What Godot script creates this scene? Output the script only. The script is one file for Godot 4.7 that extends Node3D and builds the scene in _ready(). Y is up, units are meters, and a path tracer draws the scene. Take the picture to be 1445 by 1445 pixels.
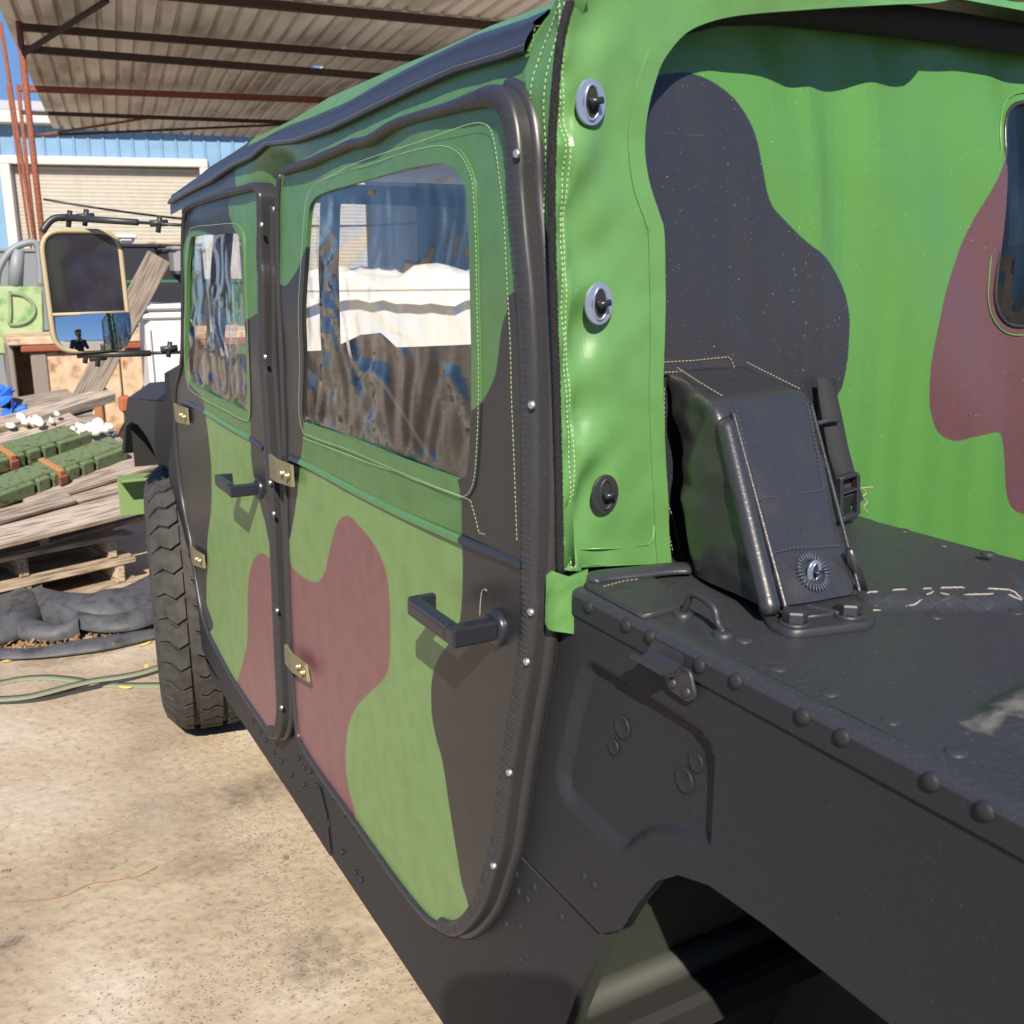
extends Node3D

var M := {}
var truck: Node3D
var rng := RandomNumberGenerator.new()
var wob := FastNoiseLite.new()
var calm := FastNoiseLite.new()


# ------------------------------------------------------------------ mesh helpers
class MB:
	var st := SurfaceTool.new()
	var n := 0

	func _init() -> void:
		st.begin(Mesh.PRIMITIVE_TRIANGLES)

	func group(g: int) -> void:
		st.set_smooth_group(g)

	func v(p: Vector3, uv: Vector2) -> void:
		st.set_uv(uv)
		st.add_vertex(p)

	# corners run counter-clockwise as seen from outside
	func tri(a: Vector3, b: Vector3, c: Vector3, ua := Vector2.ZERO, ub := Vector2.ZERO, uc := Vector2.ZERO) -> void:
		v(a, ua)
		v(c, uc)
		v(b, ub)
		n += 1

	func quad(a: Vector3, b: Vector3, c: Vector3, d: Vector3, ua := Vector2.ZERO, ub := Vector2.ZERO, uc := Vector2.ZERO, ud := Vector2.ZERO) -> void:
		tri(a, b, c, ua, ub, uc)
		tri(a, c, d, ua, uc, ud)

	func quado(a: Vector3, b: Vector3, c: Vector3, d: Vector3, out: Vector3) -> void:
		if (b - a).cross(c - a).dot(out) < 0:
			quad(a, d, c, b)
		else:
			quad(a, b, c, d)

	func mesh() -> ArrayMesh:
		st.generate_normals()
		return st.commit()


func ccw(p: PackedVector2Array) -> PackedVector2Array:
	var s := 0.0
	for i in p.size():
		s += p[i].cross(p[(i + 1) % p.size()])
	if s < 0:
		var q := p.duplicate()
		q.reverse()
		return q
	return p


# Catmull-Rom through the points
func smooth(p: PackedVector2Array, k: int, closed := true) -> PackedVector2Array:
	var o := PackedVector2Array()
	var n := p.size()
	for i in (n if closed else n - 1):
		var a = p[(i - 1 + n) % n] if closed or i > 0 else p[0]
		var b = p[i]
		var c = p[(i + 1) % n]
		var d = p[(i + 2) % n] if closed or i + 2 < n else p[n - 1]
		for j in k:
			o.append(b.cubic_interpolate(c, a, d, float(j) / k))
	if not closed:
		o.append(p[n - 1])
	return o


func smooth3(p: PackedVector3Array, k: int, closed := false) -> PackedVector3Array:
	var o := PackedVector3Array()
	var n := p.size()
	for i in (n if closed else n - 1):
		var a = p[(i - 1 + n) % n] if closed or i > 0 else p[0]
		var b = p[i]
		var c = p[(i + 1) % n]
		var d = p[(i + 2) % n] if closed or i + 2 < n else p[n - 1]
		for j in k:
			o.append(b.cubic_interpolate(c, a, d, float(j) / k))
	if not closed:
		o.append(p[n - 1])
	return o


# points at equal steps along a polyline
func even(p: PackedVector3Array, step: float) -> PackedVector3Array:
	var o := PackedVector3Array([p[0]])
	var left := step
	for i in p.size() - 1:
		var a := p[i]
		var l := a.distance_to(p[i + 1])
		var t := left
		while t < l:
			o.append(a.lerp(p[i + 1], t / l))
			t += step
		left = t - l
	return o


func rounded(p: PackedVector2Array, r: float, k := 5) -> PackedVector2Array:
	var o := PackedVector2Array()
	for i in p.size():
		var b := p[i]
		var a := b.move_toward(p[(i - 1 + p.size()) % p.size()], r)
		var c := b.move_toward(p[(i + 1) % p.size()], r)
		for j in k + 1:
			var t := float(j) / k
			o.append(a.lerp(b, t).lerp(b.lerp(c, t), t))
	return o


# a panel: the outline less the holes, cut into cells and laid into space by f
func sheet(mb: MB, outline: PackedVector2Array, holes: Array, step: Vector2, f: Callable, uvr := Rect2(0, 0, 1, 1)) -> void:
	var lo := outline[0]
	var hi := outline[0]
	for p in outline:
		lo = lo.min(p)
		hi = hi.max(p)
	var nx := int(ceil((hi.x - lo.x) / step.x))
	var ny := int(ceil((hi.y - lo.y) / step.y))
	var d := Vector2((hi.x - lo.x) / nx, (hi.y - lo.y) / ny)
	var inside := PackedByteArray()
	inside.resize((nx + 1) * (ny + 1))
	for j in ny + 1:
		for i in nx + 1:
			var p := lo + Vector2(i, j) * d
			var k := Geometry2D.is_point_in_polygon(p, outline)
			for h in holes:
				if k and Geometry2D.is_point_in_polygon(p, h):
					k = false
			inside[j * (nx + 1) + i] = 1 if k else 0
	var touched := {}
	for loop in [outline] + holes:
		for p in loop:
			var c := Vector2i((p - lo) / d)
			touched[Vector2i(clampi(c.x, 0, nx - 1), clampi(c.y, 0, ny - 1))] = true
	for j in ny:
		for i in nx:
			var s := inside[j * (nx + 1) + i] + inside[j * (nx + 1) + i + 1] + inside[(j + 1) * (nx + 1) + i] + inside[(j + 1) * (nx + 1) + i + 1]
			var cut := touched.has(Vector2i(i, j))
			if s == 0 and not cut:
				continue
			var a := lo + Vector2(i, j) * d
			var q := PackedVector2Array([a, a + Vector2(d.x, 0), a + d, a + Vector2(0, d.y)])
			if s == 4 and not cut:
				mb.quad(f.call(q[0]), f.call(q[1]), f.call(q[2]), f.call(q[3]), uvo(q[0], uvr), uvo(q[1], uvr), uvo(q[2], uvr), uvo(q[3], uvr))
				continue
			var bits: Array = Geometry2D.intersect_polygons(q, outline)
			for h in holes:
				var rest := []
				for b in bits:
					rest.append_array(Geometry2D.clip_polygons(b, h))
				bits = rest
			for b in bits:
				var t := Geometry2D.triangulate_polygon(b)
				for m in range(0, t.size(), 3):
					var x: Vector2 = b[t[m]]
					var y: Vector2 = b[t[m + 1]]
					var z: Vector2 = b[t[m + 2]]
					if (y - x).cross(z - x) < 0:
						var w := y
						y = z
						z = w
					mb.tri(f.call(x), f.call(y), f.call(z), uvo(x, uvr), uvo(y, uvr), uvo(z, uvr))


func uvo(p: Vector2, r: Rect2) -> Vector2:
	return Vector2((p.x - r.position.x) / r.size.x, 1.0 - (p.y - r.position.y) / r.size.y)


# the edge of a panel, turned back by back; the loop runs counter-clockwise (a hole's clockwise)
func rim(mb: MB, loop: PackedVector2Array, f: Callable, back: Vector3, uvr := Rect2(0, 0, 1, 1)) -> void:
	for i in loop.size():
		var p := loop[i]
		var q := loop[(i + 1) % loop.size()]
		var a: Vector3 = f.call(p)
		var b: Vector3 = f.call(q)
		mb.quad(a, a + back, b + back, b, uvo(p, uvr), uvo(p, uvr), uvo(q, uvr), uvo(q, uvr))


# a flat plate with softened edge, standing up from its plane by th
func plate(mb: MB, loop: PackedVector2Array, f: Callable, up: Vector3, th: float, bev := 0.001) -> void:
	loop = ccw(loop)
	var ins := Geometry2D.offset_polygon(loop, -bev)
	if ins.size() == 0:
		return
	var top: PackedVector2Array = ccw(ins[0])
	var t := Geometry2D.triangulate_polygon(top)
	mb.group(-1)
	for m in range(0, t.size(), 3):
		var x := top[t[m]]
		var y := top[t[m + 1]]
		var z := top[t[m + 2]]
		if (y - x).cross(z - x) < 0:
			var w := y
			y = z
			z = w
		mb.tri(f.call(x) + up * th, f.call(y) + up * th, f.call(z) + up * th)
	mb.group(1)
	var k := maxi(loop.size(), top.size())
	var a := resample(loop, k)
	var b := resample(top, k)
	for i in k:
		var j := (i + 1) % k
		var lo0: Vector3 = f.call(a[i])
		var lo1: Vector3 = f.call(a[j])
		mb.quad(lo0, lo1, lo1 + up * (th - bev), lo0 + up * (th - bev))
		mb.quad(lo0 + up * (th - bev), lo1 + up * (th - bev), f.call(b[j]) + up * th, f.call(b[i]) + up * th)


func resample(p: PackedVector2Array, k: int) -> PackedVector2Array:
	var total := 0.0
	for i in p.size():
		total += p[i].distance_to(p[(i + 1) % p.size()])
	var s := 0
	for i in p.size():
		if p[i].x + p[i].y < p[s].x + p[s].y:
			s = i
	var o := PackedVector2Array()
	var i := s
	var at := p[s]
	var nxt := (s + 1) % p.size()
	var step := total / k
	o.append(at)
	while o.size() < k:
		var need := step
		while need > 0:
			var l := at.distance_to(p[nxt])
			if l >= need:
				at = at.move_toward(p[nxt], need)
				need = 0
			else:
				need -= l
				at = p[nxt]
				nxt = (nxt + 1) % p.size()
				if l == 0 and need < 1e-6:
					need = 0
		o.append(at)
	return o


func tube(mb: MB, pts: PackedVector3Array, r: float, sides := 8, closed := false, caps := true, ends := 1.0, flat := 1.0, up0 := Vector3.ZERO) -> void:
	var n := pts.size()
	var rings := []
	var t0 := (pts[1] - pts[0]).normalized()
	var u := up0 if up0 != Vector3.ZERO else (Vector3.UP if absf(t0.y) < 0.9 else Vector3.RIGHT)
	u = (u - t0 * u.dot(t0)).normalized()
	for i in n:
		var t: Vector3
		if closed:
			t = (pts[(i + 1) % n] - pts[(i - 1 + n) % n]).normalized()
		else:
			t = (pts[mini(i + 1, n - 1)] - pts[maxi(i - 1, 0)]).normalized()
		u = (u - t * u.dot(t)).normalized()
		var w := t.cross(u)
		var ring := PackedVector3Array()
		var rr := r * (ends if not closed and (i == 0 or i == n - 1) else 1.0)
		for k in sides:
			var a := TAU * k / sides
			ring.append(pts[i] + (u * cos(a) * flat + w * sin(a)) * rr)
		rings.append(ring)
	for i in (n if closed else n - 1):
		var a: PackedVector3Array = rings[i]
		var b: PackedVector3Array = rings[(i + 1) % n]
		for k in sides:
			var l := (k + 1) % sides
			mb.quad(a[k], a[l], b[l], b[k], Vector2(float(k) / sides, i), Vector2(float(k + 1) / sides, i), Vector2(float(k + 1) / sides, i + 1), Vector2(float(k) / sides, i + 1))
	if caps and not closed:
		for k in sides:
			var l := (k + 1) % sides
			mb.tri(pts[0], rings[0][l], rings[0][k])
			mb.tri(pts[n - 1], rings[n - 1][k], rings[n - 1][l])


# a box with its edges taken off
func bbox(mb: MB, xf: Transform3D, size: Vector3, b: float) -> void:
	var h := size / 2
	b = minf(b, minf(h.x, minf(h.y, h.z)) * 0.9)
	mb.group(-1)
	var ax := [Vector3.RIGHT, Vector3.UP, Vector3.BACK]
	for i in 3:
		for s in [-1.0, 1.0]:
			var n: Vector3 = ax[i] * s
			var u: Vector3 = ax[(i + 1) % 3]
			var w: Vector3 = n.cross(u)
			var cu := absf(u.dot(h)) - b
			var cw := absf(w.dot(h)) - b
			var o: Vector3 = n * absf(n.dot(h))
			mb.quad(xf * (o - u * cu - w * cw), xf * (o + u * cu - w * cw), xf * (o + u * cu + w * cw), xf * (o - u * cu + w * cw))
	for i in 3:
		var u: Vector3 = ax[i]
		for s in [-1.0, 1.0]:
			for t in [-1.0, 1.0]:
				var p: Vector3 = ax[(i + 1) % 3] * s
				var q: Vector3 = ax[(i + 2) % 3] * t
				var hp := absf(p.dot(h))
				var hq := absf(q.dot(h))
				var l := absf(u.dot(h)) - b
				var a0 := p * hp + q * (hq - b)
				var a1 := p * (hp - b) + q * hq
				mb.quado(xf * (a0 - u * l), xf * (a0 + u * l), xf * (a1 + u * l), xf * (a1 - u * l), xf.basis * (p + q))
	for sx in [-1.0, 1.0]:
		for sy in [-1.0, 1.0]:
			for sz in [-1.0, 1.0]:
				var s := Vector3(sx, sy, sz)
				var a := Vector3(h.x, h.y - b, h.z - b) * s
				var e := Vector3(h.x - b, h.y, h.z - b) * s
				var g := Vector3(h.x - b, h.y - b, h.z) * s
				if sx * sy * sz > 0:
					mb.tri(xf * a, xf * e, xf * g)
				else:
					mb.tri(xf * a, xf * g, xf * e)


# prof: (radius, height) pairs from bottom to top, turned about xf's y axis
func lathe(mb: MB, prof: PackedVector2Array, xf: Transform3D, seg := 16) -> void:
	for i in prof.size() - 1:
		for k in seg:
			var a := TAU * k / seg
			var b := TAU * (k + 1) / seg
			var p := prof[i]
			var q := prof[i + 1]
			var p0 := xf * Vector3(p.x * cos(a), p.y, -p.x * sin(a))
			var p1 := xf * Vector3(p.x * cos(b), p.y, -p.x * sin(b))
			var q0 := xf * Vector3(q.x * cos(a), q.y, -q.x * sin(a))
			var q1 := xf * Vector3(q.x * cos(b), q.y, -q.x * sin(b))
			if p.x < 1e-5:
				mb.tri(p0, q1, q0)
			elif q.x < 1e-5:
				mb.tri(p0, p1, q0)
			else:
				mb.quad(p0, p1, q1, q0, Vector2(float(k) / seg, i), Vector2(float(k + 1) / seg, i), Vector2(float(k + 1) / seg, i + 1), Vector2(float(k) / seg, i + 1))


# a dashed thread along a line; n is the way out of the cloth
func stitches(mb: MB, pts: PackedVector3Array, n: Vector3, dash := 0.0036, gap := 0.0018, r := 0.00048) -> void:
	var p := even(pts, dash + gap)
	mb.group(0)
	for i in p.size() - 1:
		var t := (p[i + 1] - p[i]).normalized()
		var w := n.cross(t).normalized() * r
		var a := p[i] + n * 0.0002
		var b := a + t * dash
		var c := (a + b) / 2 + n * r * 1.3
		var e := t * dash * 0.3
		mb.quad(a - w, b - w, c + e, c - e)
		mb.quad(b + w, a + w, c - e, c + e)
		mb.tri(a + w, a - w, c - e)
		mb.tri(b - w, b + w, c + e)


func part(parent: Node, called: String, mesh: Mesh, m: Material, xf := Transform3D.IDENTITY) -> MeshInstance3D:
	var o := MeshInstance3D.new()
	o.name = called
	o.mesh = mesh
	o.material_override = m
	o.transform = xf
	parent.add_child(o, true)
	return o


func hub(parent: Node, called: String, at := Transform3D.IDENTITY) -> Node3D:
	var o := Node3D.new()
	o.name = called
	o.transform = at
	parent.add_child(o, true)
	return o


func tag(o: Node, label: String, category: String, group := "") -> Node:
	o.set_meta("label", label)
	o.set_meta("category", category)
	if group:
		o.set_meta("group", group)
	return o


func stuff(o: Node) -> Node:
	o.set_meta("kind", "stuff")
	return o


func structure(o: Node) -> Node:
	o.set_meta("kind", "structure")
	return o


# turn the y axis of a lathe or a plate to n
func facing(n: Vector3, at: Vector3, spin := 0.0) -> Transform3D:
	var y := n.normalized()
	var x := Vector3.UP.cross(y) if absf(y.y) < 0.95 else Vector3.RIGHT
	x = (x - y * x.dot(y)).normalized()
	return Transform3D(Basis(x, y, x.cross(y)), at) * Transform3D(Basis(Vector3.UP, spin), Vector3.ZERO)


# ------------------------------------------------------------------ materials
func lin(r: float, g: float, b: float) -> Color:
	return Color(r, g, b).linear_to_srgb()


func noise(freq: float, octaves: int, sd: int, ramp := [], size := 512, kind := FastNoiseLite.TYPE_SIMPLEX_SMOOTH) -> NoiseTexture2D:
	var fn := FastNoiseLite.new()
	fn.noise_type = kind
	fn.frequency = freq
	fn.fractal_octaves = octaves
	fn.seed = sd
	var t := NoiseTexture2D.new()
	t.width = size
	t.height = size
	t.seamless = true
	t.noise = fn
	if ramp.size():
		var g := Gradient.new()
		g.offsets = PackedFloat32Array(ramp.map(func(e): return e[0]))
		g.colors = PackedColorArray(ramp.map(func(e): return e[1]))
		t.color_ramp = g
	return t


func bumpy(freq: float, octaves: int, sd: int, strength: float, size := 512) -> NoiseTexture2D:
	var t := noise(freq, octaves, sd, [], size)
	t.as_normal_map = true
	t.bump_strength = strength
	return t


func mat(called: String, c: Color, rough: float, metal := 0.0, spec := 0.5) -> StandardMaterial3D:
	var m := StandardMaterial3D.new()
	m.resource_name = called
	m.albedo_color = c
	m.roughness = rough
	m.metallic = metal
	m.metallic_specular = spec
	M[called] = m
	return m


# grain that multiplies the colour, laid over whatever mapping the base has
func weathered(m: StandardMaterial3D, t: Texture2D, scale: Vector3, mul := true) -> StandardMaterial3D:
	m.detail_enabled = true
	m.detail_albedo = t
	m.detail_blend_mode = BaseMaterial3D.BLEND_MODE_MUL if mul else BaseMaterial3D.BLEND_MODE_MIX
	m.detail_uv_layer = BaseMaterial3D.DETAIL_UV_2
	m.uv2_triplanar = true
	m.uv2_world_triplanar = true
	m.uv2_scale = scale
	return m


func relief(m: StandardMaterial3D, t: Texture2D, scale: Vector3, strength := 1.0) -> StandardMaterial3D:
	m.normal_enabled = true
	m.normal_texture = t
	m.normal_scale = strength
	m.uv1_triplanar = true
	m.uv1_world_triplanar = true
	m.uv1_scale = scale
	return m


# speckles of dust and chips on a clear ground
func specks(n: int, size: int, sd: int, c: Color, most := 3) -> ImageTexture:
	var r := RandomNumberGenerator.new()
	r.seed = sd
	var im := Image.create(size, size, false, Image.FORMAT_RGBA8)
	im.fill(Color(c.r, c.g, c.b, 0.0))
	for i in n:
		var k := Color(c.r, c.g, c.b, r.randf_range(0.12, 0.75))
		var w := 1 + int(pow(r.randf(), 3.0) * most)
		im.fill_rect(Rect2i(r.randi() % size, r.randi() % size, w, maxi(1, w - r.randi() % 2)), k)
	return ImageTexture.create_from_image(im)


# camouflage print: patches with smooth outlines filled row by row
func camo(bounds: Rect2, base: Color, patches: Array, ppm: float) -> ImageTexture:
	var w := int(bounds.size.x * ppm)
	var h := int(bounds.size.y * ppm)
	var im := Image.create(w, h, false, Image.FORMAT_RGB8)
	im.fill(base)
	var sx := w / bounds.size.x
	var sy := h / bounds.size.y
	for e in patches:
		var p := smooth(e[0], 8)
		for row in h:
			var y := bounds.position.y + bounds.size.y - (row + 0.5) / sy
			var xs := []
			for i in p.size():
				var a := p[i]
				var b := p[(i + 1) % p.size()]
				if (a.y <= y) != (b.y <= y):
					xs.append(a.x + (y - a.y) / (b.y - a.y) * (b.x - a.x))
			xs.sort()
			for i in range(0, xs.size() - 1, 2):
				var x0 := int(round((xs[i] - bounds.position.x) * sx))
				var x1 := int(round((xs[i + 1] - bounds.position.x) * sx))
				x0 = clampi(x0, 0, w)
				x1 = clampi(x1, 0, w)
				if x1 > x0:
					im.fill_rect(Rect2i(x0, row, x1 - x0, 1), e[1])
	im.resize(w / 2, h / 2, Image.INTERPOLATE_BILINEAR)
	return ImageTexture.create_from_image(im)


func printed(called: String, t: Texture2D, rough: float, grain: Texture2D) -> StandardMaterial3D:
	var m := mat(called, Color.WHITE, rough)
	m.albedo_texture = t
	weathered(m, grain, Vector3(1.3, 1.3, 1.3))
	return m


func _ready() -> void:
	rng.seed = 11
	wob.seed = 5
	wob.frequency = 1.0
	wob.fractal_octaves = 3
	calm.seed = 8
	calm.frequency = 1.0
	calm.fractal_octaves = 1
	calm.fractal_type = FastNoiseLite.FRACTAL_NONE

	# --- camera
	var cam := Camera3D.new()
	cam.name = "camera"
	cam.position = Vector3(-0.5751, 1.5917, 0.0000)
	cam.rotation = Vector3(-0.24159, -0.51358, 0)
	cam.fov = 54.929
	cam.near = 0.05
	cam.far = 300.0
	var at := CameraAttributesPhysical.new()
	at.frustum_focal_length = 23.09
	at.frustum_focus_distance = 1.7
	at.exposure_aperture = 7.0
	at.frustum_near = 0.05
	at.frustum_far = 300.0
	cam.attributes = at
	add_child(cam)
	cam.make_current()

	# --- sky, sun, exposure
	var env := Environment.new()
	env.background_mode = Environment.BG_SKY
	var sky := Sky.new()
	var sm := ProceduralSkyMaterial.new()
	sm.sky_top_color = Color(0.26, 0.47, 0.82)
	sm.sky_horizon_color = Color(0.60, 0.77, 0.97)
	sm.sky_curve = 0.26
	sm.ground_bottom_color = Color(0.40, 0.36, 0.31)
	sm.ground_horizon_color = Color(0.55, 0.55, 0.53)
	sm.sun_angle_max = 20.0
	sm.sun_curve = 0.1
	sky.sky_material = sm
	env.sky = sky
	env.background_energy_multiplier = 0.56
	env.tonemap_mode = Environment.TONE_MAPPER_LINEAR
	env.tonemap_exposure = 1.58
	env.sdfgi_enabled = true
	env.ssao_enabled = true
	env.ssil_enabled = true
	var we := WorldEnvironment.new()
	we.name = "world"
	we.environment = env
	add_child(we)
	var sun := DirectionalLight3D.new()
	sun.name = "sun"
	sun.light_color = Color(1.0, 0.955, 0.88)
	sun.light_energy = 1.6
	sun.light_angular_distance = 0.5
	sun.shadow_enabled = true
	sun.look_at_from_position(Vector3(-0.35, 0.625, 0.69) * 10.0, Vector3.ZERO)
	add_child(sun)

	materials()
	ground()
	building()
	canopy()
	trees()
	humvee()
	yard()
	photographer()


func materials() -> void:
	var w := Color.WHITE
	var grime := noise(0.012, 5, 3, [[0.0, Color(0.93, 0.92, 0.91)], [0.42, Color(0.98, 0.978, 0.975)], [0.62, w], [1.0, w]], 1024)
	M.grime_t = grime
	var dust := specks(1500, 1024, 21, Color(0.46, 0.43, 0.38), 2)
	M.dust_t = dust
	M.lint_t = specks(1500, 1024, 52, Color(0.72, 0.76, 0.66), 2)
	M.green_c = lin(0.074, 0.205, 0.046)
	M.door_green_c = lin(0.165, 0.285, 0.095)
	M.door_canvas_c = lin(0.082, 0.198, 0.062)
	M.door_brown_c = lin(0.200, 0.085, 0.090)
	M.door_black_c = lin(0.024, 0.0245, 0.028)
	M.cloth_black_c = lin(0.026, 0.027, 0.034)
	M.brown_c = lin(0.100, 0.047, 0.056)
	M.black_c = lin(0.0255, 0.0265, 0.031)
	# painted body: satin black with dust on it
	var m := mat("black_paint", M.black_c, 0.48, 0.0, 0.27)
	weathered(m, dust, Vector3(2.2, 2.2, 2.2), false)
	relief(m, bumpy(0.06, 3, 8, 2.0), Vector3(6, 6, 6), 0.35)
	m = mat("deck_paint", lin(0.030, 0.0305, 0.036), 0.46, 0.0, 0.5)
	weathered(m, specks(9000, 1024, 4, Color(0.46, 0.43, 0.37), 2), Vector3(1.9, 1.9, 1.9), false)
	relief(m, bumpy(0.05, 4, 9, 3.0), Vector3(5, 5, 5), 0.6)
	mat("black_metal", M.black_c, 0.45)
	m = mat("handle_plastic", lin(0.018, 0.020, 0.028), 0.3)
	weathered(m, dust, Vector3(5, 5, 5), false)
	mat("wheelhouse_paint", lin(0.036, 0.040, 0.033), 0.7)
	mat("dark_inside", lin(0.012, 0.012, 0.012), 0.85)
	m = mat("worn_metal", lin(0.44, 0.41, 0.37), 0.6)
	m.albedo_texture = noise(0.06, 5, 31, [[0.0, Color(0.45, 0.43, 0.41)], [0.4, Color(0.85, 0.83, 0.80)], [1.0, w]])
	m.uv1_triplanar = true
	m.uv1_world_triplanar = true
	m.uv1_scale = Vector3(7, 7, 7)
	# coated canvas
	m = mat("green_canvas", lin(0.100, 0.240, 0.074), 0.30, 0.0, 0.5)
	weathered(m, grime, Vector3(1.1, 1.1, 1.1))
	var weave := Image.create(64, 64, false, Image.FORMAT_RGB8)
	for y in 64:
		for x in 64:
			var k := 0.5 + 0.25 * sin(TAU * (x + y) / 8.0) * (1.0 if (x + y * 3) % 16 < 8 else 0.7) + 0.15 * sin(TAU * (x - y) / 16.0)
			weave.set_pixel(x, y, Color(k, k, k))
	weave.bump_map_to_normal_map(2.0)
	M.weave_t = ImageTexture.create_from_image(weave)
	relief(m, M.weave_t, Vector3(60, 60, 60), 0.25)
	m = mat("black_canvas", lin(0.030, 0.032, 0.042), 0.38, 0.0, 0.6)
	weathered(m, dust, Vector3(2.6, 2.6, 2.6), false)
	relief(m, M.weave_t, Vector3(60, 60, 60), 0.3)
	m = mat("vinyl_leather", lin(0.026, 0.026, 0.028), 0.33, 0.0, 0.6)
	weathered(m, specks(5000, 1024, 14, Color(0.50, 0.43, 0.30)), Vector3(3.1, 3.1, 3.1), false)
	relief(m, bumpy(0.09, 3, 18, 3.0), Vector3(5, 5, 5), 0.2)
	m = mat("rubber_trim", lin(0.030, 0.030, 0.033), 0.36)
	weathered(m, specks(5000, 1024, 15, Color(0.46, 0.44, 0.40)), Vector3(2.7, 2.7, 2.7), false)
	mat("ring_thread", lin(0.07, 0.085, 0.115), 0.5)
	mat("thread_green", lin(0.36, 0.50, 0.27), 0.8)
	mat("thread_tan", lin(0.34, 0.28, 0.17), 0.8)
	mat("thread_dark", lin(0.05, 0.045, 0.04), 0.8)
	mat("velcro", lin(0.010, 0.010, 0.011), 0.95)
	mat("olive_metal", lin(0.17, 0.15, 0.085), 0.5)
	mat("brass", lin(0.62, 0.50, 0.22), 0.3, 0.8)
	mat("bright_rivet", lin(0.70, 0.68, 0.65), 0.25, 0.9)
	mat("gun_blue", lin(0.30, 0.36, 0.47), 0.3, 0.6)
	m = mat("vinyl_window", Color(0.30, 0.30, 0.28, 0.02), 0.012, 0.0, 0.5)
	m.transparency = BaseMaterial3D.TRANSPARENCY_ALPHA
	m = mat("glass", Color(0.8, 0.85, 0.85, 0.04), 0.0)
	m.transparency = BaseMaterial3D.TRANSPARENCY_ALPHA
	mat("mirror", Color(0.86, 0.88, 0.90), 0.02, 1.0)
	m = mat("dirty_mirror", Color(0.56, 0.53, 0.56), 0.08, 0.9)
	weathered(m, noise(0.012, 4, 77, [[0.0, Color(0.75, 0.68, 0.70)], [0.5, Color(0.92, 0.9, 0.92)], [1.0, w]]), Vector3(1.5, 1.5, 1.5))
	mat("mirror_frame", lin(0.38, 0.32, 0.20), 0.5)
	m = mat("tyre_rubber", lin(0.050, 0.047, 0.044), 0.85)
	weathered(m, noise(0.02, 4, 41, [[0.0, Color(0.62, 0.60, 0.57)], [0.6, w], [1.0, w]]), Vector3(2, 2, 2))
	mat("amber_lens", lin(0.35, 0.10, 0.05), 0.3)
	# yard
	m = mat("concrete", Color.WHITE, 0.9)
	m.albedo_texture = noise(0.004, 6, 2, [[0.0, lin(0.26, 0.20, 0.14)], [0.3, lin(0.36, 0.285, 0.198)], [0.46, lin(0.41, 0.33, 0.234)], [0.6, lin(0.425, 0.345, 0.247)], [0.75, lin(0.48, 0.405, 0.305)], [1.0, lin(0.56, 0.49, 0.40)]], 1024)
	relief(m, bumpy(0.05, 5, 6, 4.0, 1024), Vector3(1.1, 1.1, 1.1), 0.3)
	m.uv1_scale = Vector3(0.31, 0.31, 0.31)
	weathered(m, noise(0.035, 5, 12, [[0.0, Color(0.72, 0.69, 0.66)], [0.2, Color(0.91, 0.90, 0.89)], [0.36, Color(0.985, 0.985, 0.98)], [0.6, w], [1.0, w]], 1024), Vector3(0.83, 0.83, 0.83))
	for k in 4:
		var t: float = [1.0, 0.86, 1.14, 0.78][k]
		m = mat("old_wood_%d" % k, lin(0.34 * t, 0.285 * t, 0.235 * t), 0.85)
		m.albedo_texture = noise(0.02, 5, 60 + k, [[0.0, Color(0.42, 0.40, 0.38)], [0.35, Color(0.78, 0.76, 0.74)], [0.6, w], [1.0, w]])
		m.uv1_triplanar = true
		m.uv1_scale = Vector3(0.35, 7, 7)
		m = mat("new_wood_%d" % k, lin(0.43 * t, 0.345 * t, 0.255 * t), 0.8)
		m.albedo_texture = M["old_wood_%d" % k].albedo_texture
		m.uv1_triplanar = true
		m.uv1_scale = Vector3(0.35, 7, 7)
	m = mat("crate_board", lin(0.62, 0.49, 0.38), 0.85)
	m.albedo_texture = noise(0.012, 5, 70, [[0.0, Color(0.62, 0.5, 0.38)], [0.4, Color(0.9, 0.86, 0.8)], [1.0, w]])
	m.uv1_triplanar = true
	m.uv1_scale = Vector3(1.2, 1.2, 1.2)
	mat("crate_trim", lin(0.24, 0.07, 0.035), 0.8)
	mat("crate_slat", lin(0.22, 0.185, 0.165), 0.85)
	mat("orange_bar", lin(0.34, 0.15, 0.055), 0.8)
	m = mat("rust", Color.WHITE, 0.85)
	m.albedo_texture = noise(0.03, 5, 71, [[0.0, lin(0.09, 0.028, 0.018)], [0.5, lin(0.20, 0.062, 0.038)], [1.0, lin(0.30, 0.115, 0.07)]])
	m.uv1_triplanar = true
	m.uv1_world_triplanar = true
	m.uv1_scale = Vector3(1.5, 1.5, 1.5)
	m = mat("rust_dark", lin(0.045, 0.028, 0.022), 0.85)
	m = mat("roof_steel", Color.WHITE, 0.8)
	m.albedo_texture = noise(0.006, 5, 72, [[0.0, lin(0.30, 0.26, 0.22)], [0.5, lin(0.58, 0.54, 0.50)], [1.0, lin(0.72, 0.69, 0.66)]])
	m.uv1_triplanar = true
	m.uv1_scale = Vector3(0.4, 0.4, 0.12)
	m = mat("blue_siding", lin(0.155, 0.29, 0.46), 0.6)
	weathered(m, grime, Vector3(0.2, 0.2, 0.2))
	m = mat("cream_door", lin(0.43, 0.41, 0.36), 0.6)
	weathered(m, grime, Vector3(0.3, 0.3, 0.3))
	mat("white_trim", lin(0.52, 0.50, 0.47), 0.6)
	m = mat("green_steel", lin(0.125, 0.165, 0.085), 0.6)
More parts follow.
